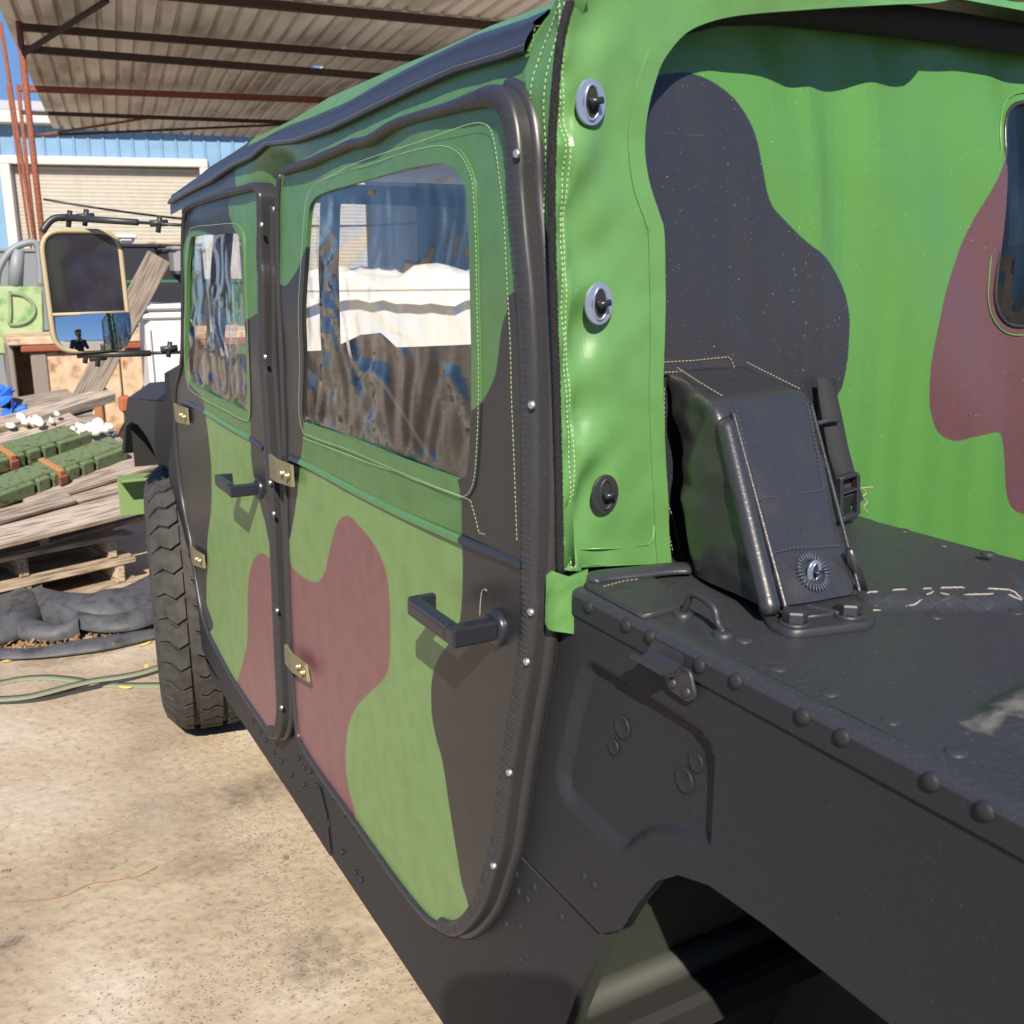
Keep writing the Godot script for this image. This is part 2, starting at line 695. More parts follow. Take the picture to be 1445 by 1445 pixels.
	m.albedo_texture = noise(0.02, 5, 73, [[0.0, Color(0.75, 0.45, 0.2)], [0.24, Color(0.8, 0.6, 0.4)], [0.3, Color(0.92, 0.95, 0.9)], [1.0, w]])
	m.uv1_triplanar = true
	m.uv1_scale = Vector3(2.4, 2.4, 2.4)
	mat("fresh_green", lin(0.16, 0.25, 0.09), 0.55)
	m = mat("pale_green", lin(0.36, 0.42, 0.26), 0.7)
	m.albedo_texture = noise(0.01, 4, 74, [[0.0, Color(0.6, 0.8, 0.62)], [0.5, Color(0.92, 0.98, 0.88)], [1.0, w]])
	m.uv1_triplanar = true
	m.uv1_scale = Vector3(1.5, 1.5, 1.5)
	mat("grey_steel", lin(0.20, 0.22, 0.24), 0.5)
	mat("old_tube", lin(0.075, 0.077, 0.085), 0.6)
	weathered(M.old_tube, noise(0.015, 5, 75, [[0.0, Color(0.55, 0.53, 0.5)], [0.5, w], [1.0, w]]), Vector3(1.6, 1.6, 1.6))
	mat("olive_web", lin(0.20, 0.215, 0.135), 0.85)
	mat("black_web", lin(0.026, 0.026, 0.030), 0.8)
	mat("white_plastic", lin(0.62, 0.62, 0.60), 0.5)
	mat("foam", lin(0.78, 0.74, 0.66), 0.9)
	mat("black_plastic", lin(0.02, 0.022, 0.028), 0.45)
	mat("grey_plastic", lin(0.24, 0.24, 0.25), 0.6)
	mat("green_plastic", lin(0.03, 0.12, 0.075), 0.6)
	mat("blue_plastic", lin(0.03, 0.15, 0.55), 0.5)
	mat("yellow_leaf", lin(0.62, 0.48, 0.12), 0.8)
	mat("brown_leaf", lin(0.25, 0.14, 0.07), 0.9)
	mat("leaf", lin(0.09, 0.14, 0.035), 0.7)
	mat("bark", lin(0.12, 0.09, 0.06), 0.9)
	mat("skin", lin(0.36, 0.20, 0.135), 0.6)
	mat("dark_cloth", lin(0.03, 0.035, 0.05), 0.9)
	mat("hair", lin(0.02, 0.014, 0.01), 0.6)


func ground() -> void:
	var mb := MB.new()
	mb.group(0)
	var e := [-160.0, -40.0, -14.0, 14.0, 40.0, 160.0]
	for i in 5:
		for j in 5:
			mb.quad(Vector3(e[i], 0, e[j + 1]), Vector3(e[i + 1], 0, e[j + 1]), Vector3(e[i + 1], 0, e[j]), Vector3(e[i], 0, e[j]))
	tag(structure(part(self, "ground", mb.mesh(), M.concrete)), "sunlit beige concrete yard with worn patches and fine cracks", "ground")
	# worn aggregate: small stones standing out of the concrete beside the truck
	var st := MB.new()
	st.group(0)
	lathe(st, PackedVector2Array([Vector2(1, 0), Vector2(0.8, 0.5), Vector2(0.0, 0.7)]), Transform3D.IDENTITY, 6)
	var mm := MultiMesh.new()
	mm.transform_format = MultiMesh.TRANSFORM_3D
	mm.use_colors = true
	mm.mesh = st.mesh()
	var xs := []
	while xs.size() < 18000:
		var p := Vector3(rng.randf_range(-1.6, 0.35), -0.0008, rng.randf_range(-3.6, -0.9))
		var near := clampf(1.0 - absf(p.x + 0.12 + (p.z + 1.6) * 0.12) / 0.55, 0.0, 1.0)
		var k := near * smoothstep(-0.2, 0.3, wob.get_noise_2d(p.x * 1.9, p.z * 1.9)) + 0.010
		if rng.randf() < k:
			xs.append(p)
	mm.instance_count = xs.size()
	for i in xs.size():
		var r := 0.0012 + 0.0038 * pow(rng.randf(), 2.2)
		mm.set_instance_transform(i, Transform3D(Basis(Vector3.UP, rng.randf() * TAU).scaled_local(Vector3(r, r * 0.55, r * rng.randf_range(0.6, 1.0))), xs[i]))
		var t := rng.randf_range(0.75, 1.4)
		mm.set_instance_color(i, Color(0.27 * t, 0.215 * t, 0.165 * t))
	var o := MultiMeshInstance3D.new()
	o.name = "gravel"
	o.multimesh = mm
	var gm := mat("stone", Color.WHITE, 0.9)
	gm.vertex_color_use_as_albedo = true
	o.material_override = gm
	add_child(o, true)
	tag(stuff(o), "fine stones showing through worn concrete beside the truck", "gravel")
	# crumbs, twigs and leaf bits
	var lb := MB.new()
	for i in 420:
		var p := Vector3(rng.randf_range(-2.2, 0.6), 0.002, rng.randf_range(-6.0, -1.2))
		var a := rng.randf() * TAU
		var l := rng.randf_range(0.002, 0.007) if i > 40 else rng.randf_range(0.01, 0.028)
		bbox(lb, Transform3D(Basis(Vector3.UP, a), p), Vector3(l, 0.003, l * rng.randf_range(0.25, 0.7)), 0.0008)
	tag(stuff(part(self, "litter", lb.mesh(), M.brown_leaf)), "brown crumbs and twigs scattered over the concrete", "litter")
	stains()
	# hairline crack across the yard
	var cb := MB.new()
	cb.group(0)
	var cp := PackedVector3Array()
	var line := PackedVector3Array([Vector3(-0.632, 0.002, -2.6), Vector3(-0.535, 0.002, -2.552), Vector3(-0.476, 0.002, -2.546), Vector3(-0.414, 0.002, -2.564), Vector3(-0.31, 0.002, -2.538), Vector3(-0.242, 0.002, -2.559)])
	for q in even(smooth3(line, 6), 0.012):
		cp.append(q + Vector3(rng.randf_range(-1, 1), 0, rng.randf_range(-1, 1)) * 0.003)
	tube(cb, cp, 0.0016, 5, false, true, 0.3)
	tag(stuff(part(self, "crack", cb.mesh(), M.brown_leaf)), "thin brown crack running across the concrete at lower left", "crack")


# dirt soaked into the concrete: thin films that fade out at their rims
func stains() -> void:
	var m := mat("stain", Color.WHITE, 0.9)
	m.vertex_color_use_as_albedo = true
	m.transparency = BaseMaterial3D.TRANSPARENCY_ALPHA
	var g := 0
	for a in [
		[Vector3(0.083, 0.001, -2.827), 0.16, 0.13, Color(0.13, 0.11, 0.10), 0.55, "dark grey stain on the concrete beside the truck's lower sill"],
		[Vector3(-0.11, 0.001, -2.512), 0.20, 0.10, Color(0.17, 0.13, 0.10), 0.40, "brownish stain on the concrete under the thin crack"],
		[Vector3(0.031, 0.002, -1.998), 0.15, 0.16, Color(0.15, 0.13, 0.11), 0.45, "dark rough patch of concrete at the foot of the photograph"],
		[Vector3(-0.372, 0.001, -3.074), 0.30, 0.22, Color(0.60, 0.52, 0.42), 0.5, "pale scuffed patch on the concrete left of the front wheel"],
		[Vector3(-0.212, 0.001, -2.841), 0.12, 0.22, Color(0.62, 0.55, 0.45), 0.5, "pale curved scuff on the concrete near the middle of yard"],
		[Vector3(-0.617, 0.001, -2.408), 0.05, 0.035, Color(0.09, 0.07, 0.06), 0.7, "small dark oil spot at the left edge of the yard"],
		[Vector3(-0.515, 0.001, -2.411), 0.05, 0.03, Color(0.16, 0.12, 0.09), 0.5, "small faint brown spot right of the dark oil spot"],
		[Vector3(-0.257, 0.001, -4.311), 0.30, 0.10, Color(0.12, 0.08, 0.05), 0.6, "damp brown stain in front of the rubber inner tube"]]:
		var mb := MB.new()
		mb.group(0)
		var n := 26
		var f := func(u: float, v: float) -> Array:
			var r := sqrt(u * u + v * v) * (1.0 + 0.5 * wob.get_noise_2d(u * 1.3 + g * 7.0, v * 1.3))
			var k := smoothstep(1.0, 0.25, r) * clampf(0.65 + 1.1 * wob.get_noise_2d(u * 3.1 + g * 3.0, v * 3.1 + 5.0), 0.0, 1.0)
			return [Vector3(u * a[1], 0, v * a[2]), Color(a[3].r, a[3].g, a[3].b, k * a[4] * 0.55)]
		for j in n:
			for i in n:
				var q := []
				for c in [[0, 1], [1, 1], [1, 0], [0, 0]]:
					q.append(f.call(-1.0 + 2.0 * (i + c[0]) / n, -1.0 + 2.0 * (j + c[1]) / n))
				if q[0][1].a + q[1][1].a + q[2][1].a + q[3][1].a < 0.004:
					continue
				for t in [0, 2, 1, 0, 3, 2]:
					mb.st.set_color(q[t][1])
					mb.v(q[t][0], Vector2.ZERO)
		tag(structure(part(self, "ground_stain", mb.mesh(), m, Transform3D(Basis.IDENTITY, a[0]))), a[5], "stain")
		g += 1


func building() -> void:
	var b := hub(self, "metal_building")
	tag(b, "light blue metal building with white eave and cream roller door", "building")
	# facade runs along u from the left jamb of its door; n faces the yard
	var p0 := Vector3(1.03, 0, -24.98)
	var u := Vector3(3.76, 0, 1.237).normalized()
	var n := Vector3(-u.z, 0, u.x)
	var xf := Transform3D(Basis(u, Vector3.UP, n), p0)
	var wall := MB.new()
	wall.group(-1)
	# ribbed siding: pans 0.30 wide between raised ribs, leaving the doorway open
	var s := -9.0
	while s < 26.0:
		for seg in [[0.0, 0.235, 0.0, 0.0], [0.235, 0.255, 0.0, 0.03], [0.255, 0.285, 0.03, 0.03], [0.285, 0.305, 0.03, 0.0]]:
			var a: float = s + seg[0]
			var c: float = s + seg[1]
			var y0 := 3.9 if (c > -0.1 and a < 4.06) or (c > 4.6 and a < 8.76) else 0.0
			wall.quad(xf * Vector3(a, y0, seg[2]), xf * Vector3(c, y0, seg[3]), xf * Vector3(c, 4.62, seg[3]), xf * Vector3(a, 4.62, seg[2]))
		s += 0.305
	part(b, "wall", wall.mesh(), M.blue_siding)
	var shell := MB.new()
	bbox(shell, xf * Transform3D(Basis.IDENTITY, Vector3(8.5, 2.3, -6.2)), Vector3(34.8, 4.6, 12.0), 0.01)
	part(b, "shell", shell.mesh(), M.white_trim)
	var eave := MB.new()
	bbox(eave, xf * Transform3D(Basis.IDENTITY, Vector3(8.5, 4.74, 0.16)), Vector3(35.4, 0.26, 0.34), 0.02)
	part(b, "gutter", eave.mesh(), M.white_trim)
	var rf := MB.new()
	rf.group(-1)
	rf.quad(xf * Vector3(-9.2, 4.88, 0.3), xf * Vector3(26.2, 4.88, 0.3), xf * Vector3(26.2, 6.0, -6.2), xf * Vector3(-9.2, 6.0, -6.2))
	rf.quad(xf * Vector3(-9.2, 6.0, -6.2), xf * Vector3(26.2, 6.0, -6.2), xf * Vector3(26.2, 4.88, -12.6), xf * Vector3(-9.2, 4.88, -12.6))
	part(b, "roof", rf.mesh(), M.white_trim)
	for dx in [0.0, 4.7]:
		roller_door(b, xf * Transform3D(Basis.IDENTITY, Vector3(dx, 0, 0)))
	utility_cable()


func roller_door(b: Node3D, xf: Transform3D) -> void:
	var door := hub(b, "roller_door")
	var sl := MB.new()
	sl.group(-1)
	for k in 46:
		var y := 0.02 + k * 0.0818
		sl.quad(xf * Vector3(0, y, -0.11), xf * Vector3(3.96, y, -0.11), xf * Vector3(3.96, y + 0.066, -0.095), xf * Vector3(0, y + 0.066, -0.095))
		sl.quad(xf * Vector3(0, y + 0.066, -0.095), xf * Vector3(3.96, y + 0.066, -0.095), xf * Vector3(3.96, y + 0.0818, -0.11), xf * Vector3(0, y + 0.0818, -0.11))
	stuff(part(door, "slats", sl.mesh(), M.cream_door))
	for a in [[-0.09, 1.9, 0.2, 3.8], [4.05, 1.9, 0.2, 3.8], [1.98, 3.89, 4.3, 0.17]]:
		var f := MB.new()
		bbox(f, xf * Transform3D(Basis.IDENTITY, Vector3(a[0], a[1], 0.02)), Vector3(a[2], a[3], 0.26), 0.01)
		part(door, "frame", f.mesh(), M.white_trim)


func utility_cable() -> void:
	var cable := MB.new()
	cable.group(0)
	var cp := PackedVector3Array()
	for k in 21:
		var t := k / 20.0
		cp.append(Vector3(0.45, 2.3, -11.75).lerp(Vector3(6.5, 2.42, -11.2), t) - Vector3(0, 0.28 * 4 * t * (1 - t), 0))
	tube(cable, cp, 0.012, 6)
	tag(part(self, "cable", cable.mesh(), M.black_metal), "dark cable strung sideways in front of the cream roller door", "cable")


func canopy() -> void:
	var c := hub(self, "canopy")
	tag(c, "open steel canopy with ribbed rusty roof on red lattice posts", "canopy")
	# roof sheet: ribs run from the near edge to the far edge
	var nl := Vector3(-0.35, 4.02, -7.4)
	var fl := Vector3(1.47, 4.02, -20.2)
	var du := Vector3(0.99, 0, 0.14).normalized()
	var wide := 15.0
	var gaps := [[3.42, 0.30, 0.335], [3.44, 0.36, 0.40], [3.40, 0.44, 0.47]]
	var k := 0
	var s := 0.0
	while s < wide:
		var mb := MB.new()
		mb.group(-1)
		var pw := 0.92
		for r in 5:
			for seg in [[0.0, 0.11, 0.0, 0.0], [0.11, 0.135, 0.0, 0.045], [0.135, 0.16, 0.045, 0.045], [0.16, 0.184, 0.045, 0.0]]:
				var a: float = s + r * 0.184 + seg[0]
				var e: float = s + r * 0.184 + seg[1]
				var cuts := [0.0, 1.0]
				for g in gaps:
					if g[0] > a - 0.02 and g[0] < e + 0.02:
						cuts = [0.0, g[1], g[2], 1.0]
				for q in range(0, cuts.size() - 1, 2):
					var b0: Vector3 = nl.lerp(fl, cuts[q])
					var b1: Vector3 = nl.lerp(fl, cuts[q + 1])
					mb.quad(b0 + du * a + Vector3(0, seg[2], 0), b1 + du * a + Vector3(0, seg[2], 0), b1 + du * e + Vector3(0, seg[3], 0), b0 + du * e + Vector3(0, seg[3], 0))
		part(c, "roof_sheet", mb.mesh(), M.roof_steel)
		s += pw
		k += 1
	var beam := func(called: String, a: Vector3, b: Vector3, w: float, h: float, m: Material) -> void:
		var mb := MB.new()
		var z := (b - a).normalized()
		var x := Vector3.UP.cross(z).normalized()
		bbox(mb, Transform3D(Basis(x, z.cross(x), z), (a + b) / 2), Vector3(w, h, a.distance_to(b)), 0.006)
		part(c, called, mb.mesh(), m)
	# two trusses across the roof, each a pair of chords with webs
	var dark: Material = M.rust_dark
	var t1a := Vector3(0.397, 3.93, -11.69)
	var t1b := t1a + Vector3(3.345, 0, 0.45) * 3.6
	var t2a := Vector3(0.62, 3.93, -15.5)
	var t2b := t2a + Vector3(3.9, 0, 1.1) * 3.2
	beam.call("beam", t1a, t1b, 0.06, 0.07, dark)
	beam.call("beam", t1a - Vector3(0, 0.2, 0), t1b - Vector3(0, 0.27, 0), 0.06, 0.07, dark)
	beam.call("beam", t2a, t2b, 0.06, 0.08, M.rust)
	beam.call("beam", t2a - Vector3(0, 0.3, 0), t2b - Vector3(0, 0.34, 0), 0.05, 0.05, dark)
	for q in [[0.22, 0], [0.4, 0], [0.58, 0], [0.76, 0]]:
		var a := t1a.lerp(t1b, q[0])
		beam.call("stay", a, a - Vector3(0, 0.24, 0), 0.02, 0.02, dark)
		a = t2a.lerp(t2b, q[0] - 0.1)
		beam.call("stay", a, a - Vector3(0, 0.33, 0), 0.02, 0.02, dark)
	for q in [0.02, 0.21]:
		var a := nl.lerp(fl, q) - Vector3(0, 0.06, 0)
		beam.call("purlin", a, a + du * wide, 0.05, 0.08, dark)
	beam.call("brace", t2a - Vector3(0, 0.62, 0), t2a.lerp(t2b, 0.13) - Vector3(0, 0.3, 0), 0.03, 0.03, M.rust)
	beam.call("brace", t2a - Vector3(0, 0.6, 0), t2a.lerp(t2b, 0.62), 0.03, 0.03, dark)
	beam.call("brace", t1a - Vector3(0, 0.25, 0), Vector3(1.05, 3.98, -10.4), 0.045, 0.045, dark)
	for a in [[t1a, 0.075, 0.0], [t1a + Vector3(-0.16, 0, -0.1), 0.045, 0.17], [t2a, 0.06, 0.0], [t2a + Vector3(-0.12, 0, -0.1), 0.04, 0.12], [t1b, 0.075, 0.0], [t2b, 0.075, 0.0]]:
		var p: Vector3 = a[0]
		var mb := MB.new()
		mb.group(0)
		tube(mb, PackedVector3Array([Vector3(p.x + a[2], 0, p.z), Vector3(p.x, p.y + 0.05, p.z)]), a[1] * 0.42, 10)
		part(c, "post", mb.mesh(), M.rust)


func trees() -> void:
	for a in [[Vector3(2.35, 0, -34.5), 6.6, 1.75], [Vector3(5.9, 0, -38.0), 7.3, 2.3], [Vector3(10.2, 0, -36.0), 7.0, 2.2]]:
		var at: Vector3 = a[0]
		var h: float = a[1]
		var t := hub(self, "tree", Transform3D(Basis.IDENTITY, at))
		tag(t, "leafy green tree behind the blue building, " + ("its left one by the sky gap" if at.x < 3 else "its middle one over the eave" if at.x < 8 else "its right one mostly hidden by truck"), "tree")
		var tb := MB.new()
		tb.group(0)
		tube(tb, PackedVector3Array([Vector3.ZERO, Vector3(0.05, h * 0.3, 0), Vector3(-0.05, h * 0.62, 0.1)]), 0.22, 9, false, true, 0.8)
		for k in 5:
			var d := Vector3(cos(k * 1.3), 0.8, sin(k * 1.3))
			tube(tb, PackedVector3Array([Vector3(0, h * (0.4 + 0.05 * k), 0), Vector3(0, h * (0.4 + 0.05 * k), 0) + d * 1.4]), 0.08, 7, false, true, 0.6)
		part(t, "trunk", tb.mesh(), M.bark)
		var lf := MB.new()
		lf.group(-1)
		for k in 5200:
			var q := Vector3(rng.randfn(), rng.randfn() * 0.8, rng.randfn())
			q = q.normalized() * pow(rng.randf(), 0.5) * a[2]
			q.y *= 0.85
			if wob.get_noise_3d(q.x * 0.5, q.y * 0.5, q.z * 0.5 + at.x) < -0.12:
				continue
			q.y += h * 0.66
			var x := Vector3(rng.randfn(), rng.randfn(), rng.randfn()).normalized() * 0.13
			var y := x.cross(Vector3(rng.randfn(), rng.randfn(), rng.randfn())).normalized() * 0.07
			lf.quad(q - x, q - y, q + x, q + y)
		stuff(part(t, "crown", lf.mesh(), M.leaf))


# ------------------------------------------------------------------ the truck
func on_x(x: float) -> Callable:
	return func(p: Vector2) -> Vector3: return Vector3(x, p.y, p.x)


func on_z(z: float) -> Callable:
	return func(p: Vector2) -> Vector3: return Vector3(p.x, p.y, z)


func on_y(y: float) -> Callable:
	return func(p: Vector2) -> Vector3: return Vector3(p.x, y, -p.y)


func edge_distance(p: Vector2, poly: PackedVector2Array) -> float:
	var d := 9.0
	for i in poly.size():
		d = minf(d, p.distance_to(Geometry2D.get_closest_point_to_segment(p, poly[i], poly[(i + 1) % poly.size()])))
	return d if Geometry2D.is_point_in_polygon(p, poly) else -d


func dome(r: float, h: float) -> ArrayMesh:
	var mb := MB.new()
	mb.group(0)
	var pr := PackedVector2Array([Vector2(r, -0.002), Vector2(r, h * 0.15)])
	for k in 5:
		var a := PI / 2 * (k + 1) / 5.0
		pr.append(Vector2(r * 0.97 * cos(a), h * (0.15 + 0.85 * sin(a))))
	lathe(mb, pr, Transform3D.IDENTITY, 14)
	return mb.mesh()


func humvee() -> void:
	truck = hub(self, "military_truck")
	tag(truck, "camouflaged soft top military truck with black lower body", "truck")
	body_side()
	deck()
	doors()
	soft_top()
	curtain()
	post_cover()
	front_end()
	wheels()
	mirror()
	cab()


func body_side() -> void:
	var outline := PackedVector2Array([Vector2(-1.03, 0.845), Vector2(-0.812, 0.845), Vector2(-0.772, 0.876), Vector2(-0.742, 0.93), Vector2(-0.712, 0.974), Vector2(-0.68, 1.0), Vector2(-0.634, 1.016), Vector2(-0.56, 1.021), Vector2(0.35, 1.022), Vector2(0.45, 1.0), Vector2(0.6, 0.8), Vector2(1.1, 0.8), Vector2(1.1, 1.225), Vector2(-1.03, 1.225)])
	var rec := rounded(ccw(PackedVector2Array([Vector2(-0.853, 1.169), Vector2(-0.871, 1.129), Vector2(-0.889, 1.069), Vector2(-0.909, 1.001), Vector2(-0.89, 0.974), Vector2(-0.832, 0.972), Vector2(-0.774, 0.97), Vector2(-0.751, 0.998), Vector2(-0.73, 1.018), Vector2(-0.695, 1.038), Vector2(-0.663, 1.048), Vector2(-0.635, 1.056), Vector2(-0.637, 1.105), Vector2(-0.639, 1.154), Vector2(-0.653, 1.167), Vector2(-0.709, 1.169), Vector2(-0.781, 1.17)])), 0.012)
	var lo := rec[0]
	var hi := rec[0]
	for p in rec:
		lo = lo.min(p)
		hi = hi.max(p)
	var f := func(p: Vector2) -> Vector3:
		var x := 0.0
		if p.x > lo.x - 0.02 and p.x < hi.x + 0.02 and p.y > lo.y - 0.02 and p.y < hi.y + 0.02:
			x = 0.0105 * smoothstep(-0.002, 0.0105, edge_distance(p, rec))
		# the lip of the wheel arch turns in a little
		return Vector3(x + 0.0006 * wob.get_noise_2d(p.x * 3, p.y * 3), p.y, p.x)
	var mb := MB.new()
	mb.group(0)
	sheet(mb, outline, [], Vector2(0.006, 0.006), f)
	mb.group(1)
	rim(mb, outline, f, Vector3(0.014, 0, 0))
	var side := part(truck, "side_panel", mb.mesh(), M.black_paint)
	# arch flange seen from inside
	var fl := MB.new()
	fl.group(0)
	var ap := smooth(PackedVector2Array([Vector2(-0.812, 0.845), Vector2(-0.772, 0.876), Vector2(-0.742, 0.93), Vector2(-0.712, 0.974), Vector2(-0.68, 1.0), Vector2(-0.634, 1.016), Vector2(-0.56, 1.021), Vector2(0.35, 1.022)]), 4, false)
	for i in ap.size() - 1:
		fl.quad(Vector3(0.002, ap[i].y, ap[i].x), Vector3(0.03, ap[i].y, ap[i].x - 0.012), Vector3(0.03, ap[i + 1].y, ap[i + 1].x - 0.012), Vector3(0.002, ap[i + 1].y, ap[i + 1].x))
	part(side, "arch_lip", fl.mesh(), M.black_paint)
	# blanking plugs and rivets pressed into the panel
	for a in [[Vector3(0.01, 1.111, -0.794), 0.0135], [Vector3(0.01, 1.081, -0.809), 0.0095], [Vector3(0.01, 1.126, -0.672), 0.0105], [Vector3(0.01, 1.099, -0.688), 0.0135]]:
		var pm := MB.new()
		pm.group(0)
		lathe(pm, PackedVector2Array([Vector2(a[1], 0), Vector2(a[1], 0.0014), Vector2(a[1] - 0.0012, 0.0019), Vector2(a[1] - 0.003, 0.0012), Vector2(0, 0.0014)]), Transform3D.IDENTITY, 20)
		part(side, "plug", pm.mesh(), M.black_paint, facing(Vector3.LEFT, a[0]))
	var small := dome(0.0062, 0.0022)
	for p in [Vector3(0, 0.9, -0.848), Vector3(0, 0.9, -0.827)]:
		part(side, "rivet", small, M.black_paint, facing(Vector3.LEFT, p))
	# rocker and lower body below the doors
	var rk := PackedVector2Array([Vector2(-3.238, 1.275), Vector2(-3.276, 1.106), Vector2(-3.303, 0.962), Vector2(-3.325, 0.824), Vector2(-3.31, 0.747), Vector2(-3.305, 0.586), Vector2(-3.218, 0.487), Vector2(-2.94, 0.429), Vector2(-2.641, 0.402)])
	rk.append(Vector2(-2.96, 0.42))
	rk.append(Vector2(-2.9, 0.388))
	rk.append_array(PackedVector2Array([Vector2(-1.02, 0.388), Vector2(-0.99, 0.40)]))
	rk.append_array(PackedVector2Array([Vector2(-0.881, 0.669), Vector2(-0.816, 0.839)]))
	rk.append_array(PackedVector2Array([Vector2(-0.82, 0.839), Vector2(-1.03, 0.839), Vector2(-1.04, 1.22), Vector2(-2.7, 1.25)]))
	rk.append_array(PackedVector2Array([Vector2(-3.003, 1.32)]))
	rk = ccw(rk)
	var rf := on_x(0.0)
	var rm := MB.new()
	rm.group(0)
	sheet(rm, rk, [], Vector2(0.03, 0.03), rf)
	rm.group(1)
	rim(rm, rk, rf, Vector3(0.014, 0, 0))
	var rocker := part(truck, "rocker_panel", rm.mesh(), M.black_paint)
	# return flange along the rear edge of the rocker
	var rt := MB.new()
	rt.group(0)
	var q0 := Vector3(0.001, 0.838, -0.815)
	var q1 := Vector3(0.001, 0.668, -0.882)
	q1 = q0 + (q1 - q0) * 2.2
	rt.quad(q1, q1 + Vector3(0.035, 0, -0.004), q0 + Vector3(0.035, 0, -0.004), q0)
	part(rocker, "flange", rt.mesh(), M.wheelhouse_paint)
	for p in PackedVector3Array([Vector3(0, 0.808, -1.009), Vector3(0, 0.785, -1.003), Vector3(0, 0.787, -0.979), Vector3(0, 0.816, -0.961), Vector3(0, 0.713, -1.037), Vector3(0, 0.734, -0.999), Vector3(0, 0.814, -0.896), Vector3(0, 0.682, -0.999), Vector3(0, 0.639, -1.035)]):
		part(rocker, "rivet", small, M.black_paint, facing(Vector3.LEFT, p))
	# overlapped lower plate with its rivets and the drain lines
	var lp := ccw(PackedVector2Array([Vector2(-2.027, 0.423), Vector2(-1.842, 0.528), Vector2(-1.803, 0.481), Vector2(-1.788, 0.396), Vector2(-1.794, 0.388), Vector2(-2.043, 0.393)]))
	var pl := MB.new()
	plate(pl, lp, on_x(0.0), Vector3.LEFT, 0.003, 0.0008)
	part(rocker, "lap_plate", pl.mesh(), M.black_paint)
	var tiny := dome(0.0055, 0.003)
	for p in PackedVector3Array([Vector3(-0.003, 0.523, -1.996), Vector3(-0.003, 0.518, -1.956), Vector3(-0.003, 0.531, -1.91), Vector3(-0.003, 0.517, -1.869), Vector3(-0.003, 0.474, -1.963), Vector3(-0.003, 0.424, -2.018), Vector3(-0.003, 0.431, -1.975), Vector3(-0.003, 0.469, -1.905), Vector3(-0.003, 0.434, -1.895), Vector3(-0.003, 0.429, -1.872), Vector3(-0.003, 0.419, -1.836), Vector3(-0.003, 0.558, -1.768), Vector3(-0.003, 0.542, -1.766), Vector3(-0.003, 0.54, -1.695), Vector3(-0.003, 0.544, -1.639), Vector3(-0.003, 0.54, -1.617), Vector3(-0.003, 0.442, -1.719), Vector3(-0.003, 0.437, -1.647), Vector3(-0.003, 0.438, -1.616), Vector3(-0.003, 0.441, -2.208), Vector3(-0.003, 0.447, -2.142), Vector3(-0.003, 0.443, -2.276), Vector3(-0.003, 0.446, -2.327), Vector3(-0.003, 0.445, -2.395), Vector3(-0.003, 0.449, -2.062)]):
		part(rocker, "rivet", tiny, M.black_paint, facing(Vector3.LEFT, p))
	# wheelhouse
	var wh := MB.new()
	wh.group(-1)
	var wp := [Vector2(-1.1, 0.2), Vector2(-0.865, 0.82), Vector2(-0.84, 1.0), Vector2(-0.78, 1.15), Vector2(-0.7, 1.2), Vector2(0.45, 1.2), Vector2(0.62, 0.8)]
	for i in wp.size() - 1:
		wh.quad(Vector3(0.03, wp[i].y, wp[i].x), Vector3(0.56, wp[i].y, wp[i].x), Vector3(0.56, wp[i + 1].y, wp[i + 1].x), Vector3(0.03, wp[i + 1].y, wp[i + 1].x))
	wh.quad(Vector3(0.56, 0.2, -1.2), Vector3(0.56, 0.2, 0.9), Vector3(0.56, 1.22, 0.9), Vector3(0.56, 1.22, -1.2))
	var house := part(truck, "wheelhouse", wh.mesh(), M.wheelhouse_paint)
	var rib := MB.new()
	rib.group(0)
	tube(rib, PackedVector3Array([Vector3(0.04, 0.66, -0.91), Vector3(0.55, 0.66, -0.91)]), 0.022, 12)
	part(house, "rib", rib.mesh(), M.wheelhouse_paint)
	var axle := MB.new()
	axle.group(0)
	tube(axle, PackedVector3Array([Vector3(0.2, 0.55, -0.17), Vector3(1.96, 0.55, -0.17)]), 0.06, 14)
	part(truck, "axle", axle.mesh(), M.dark_inside)


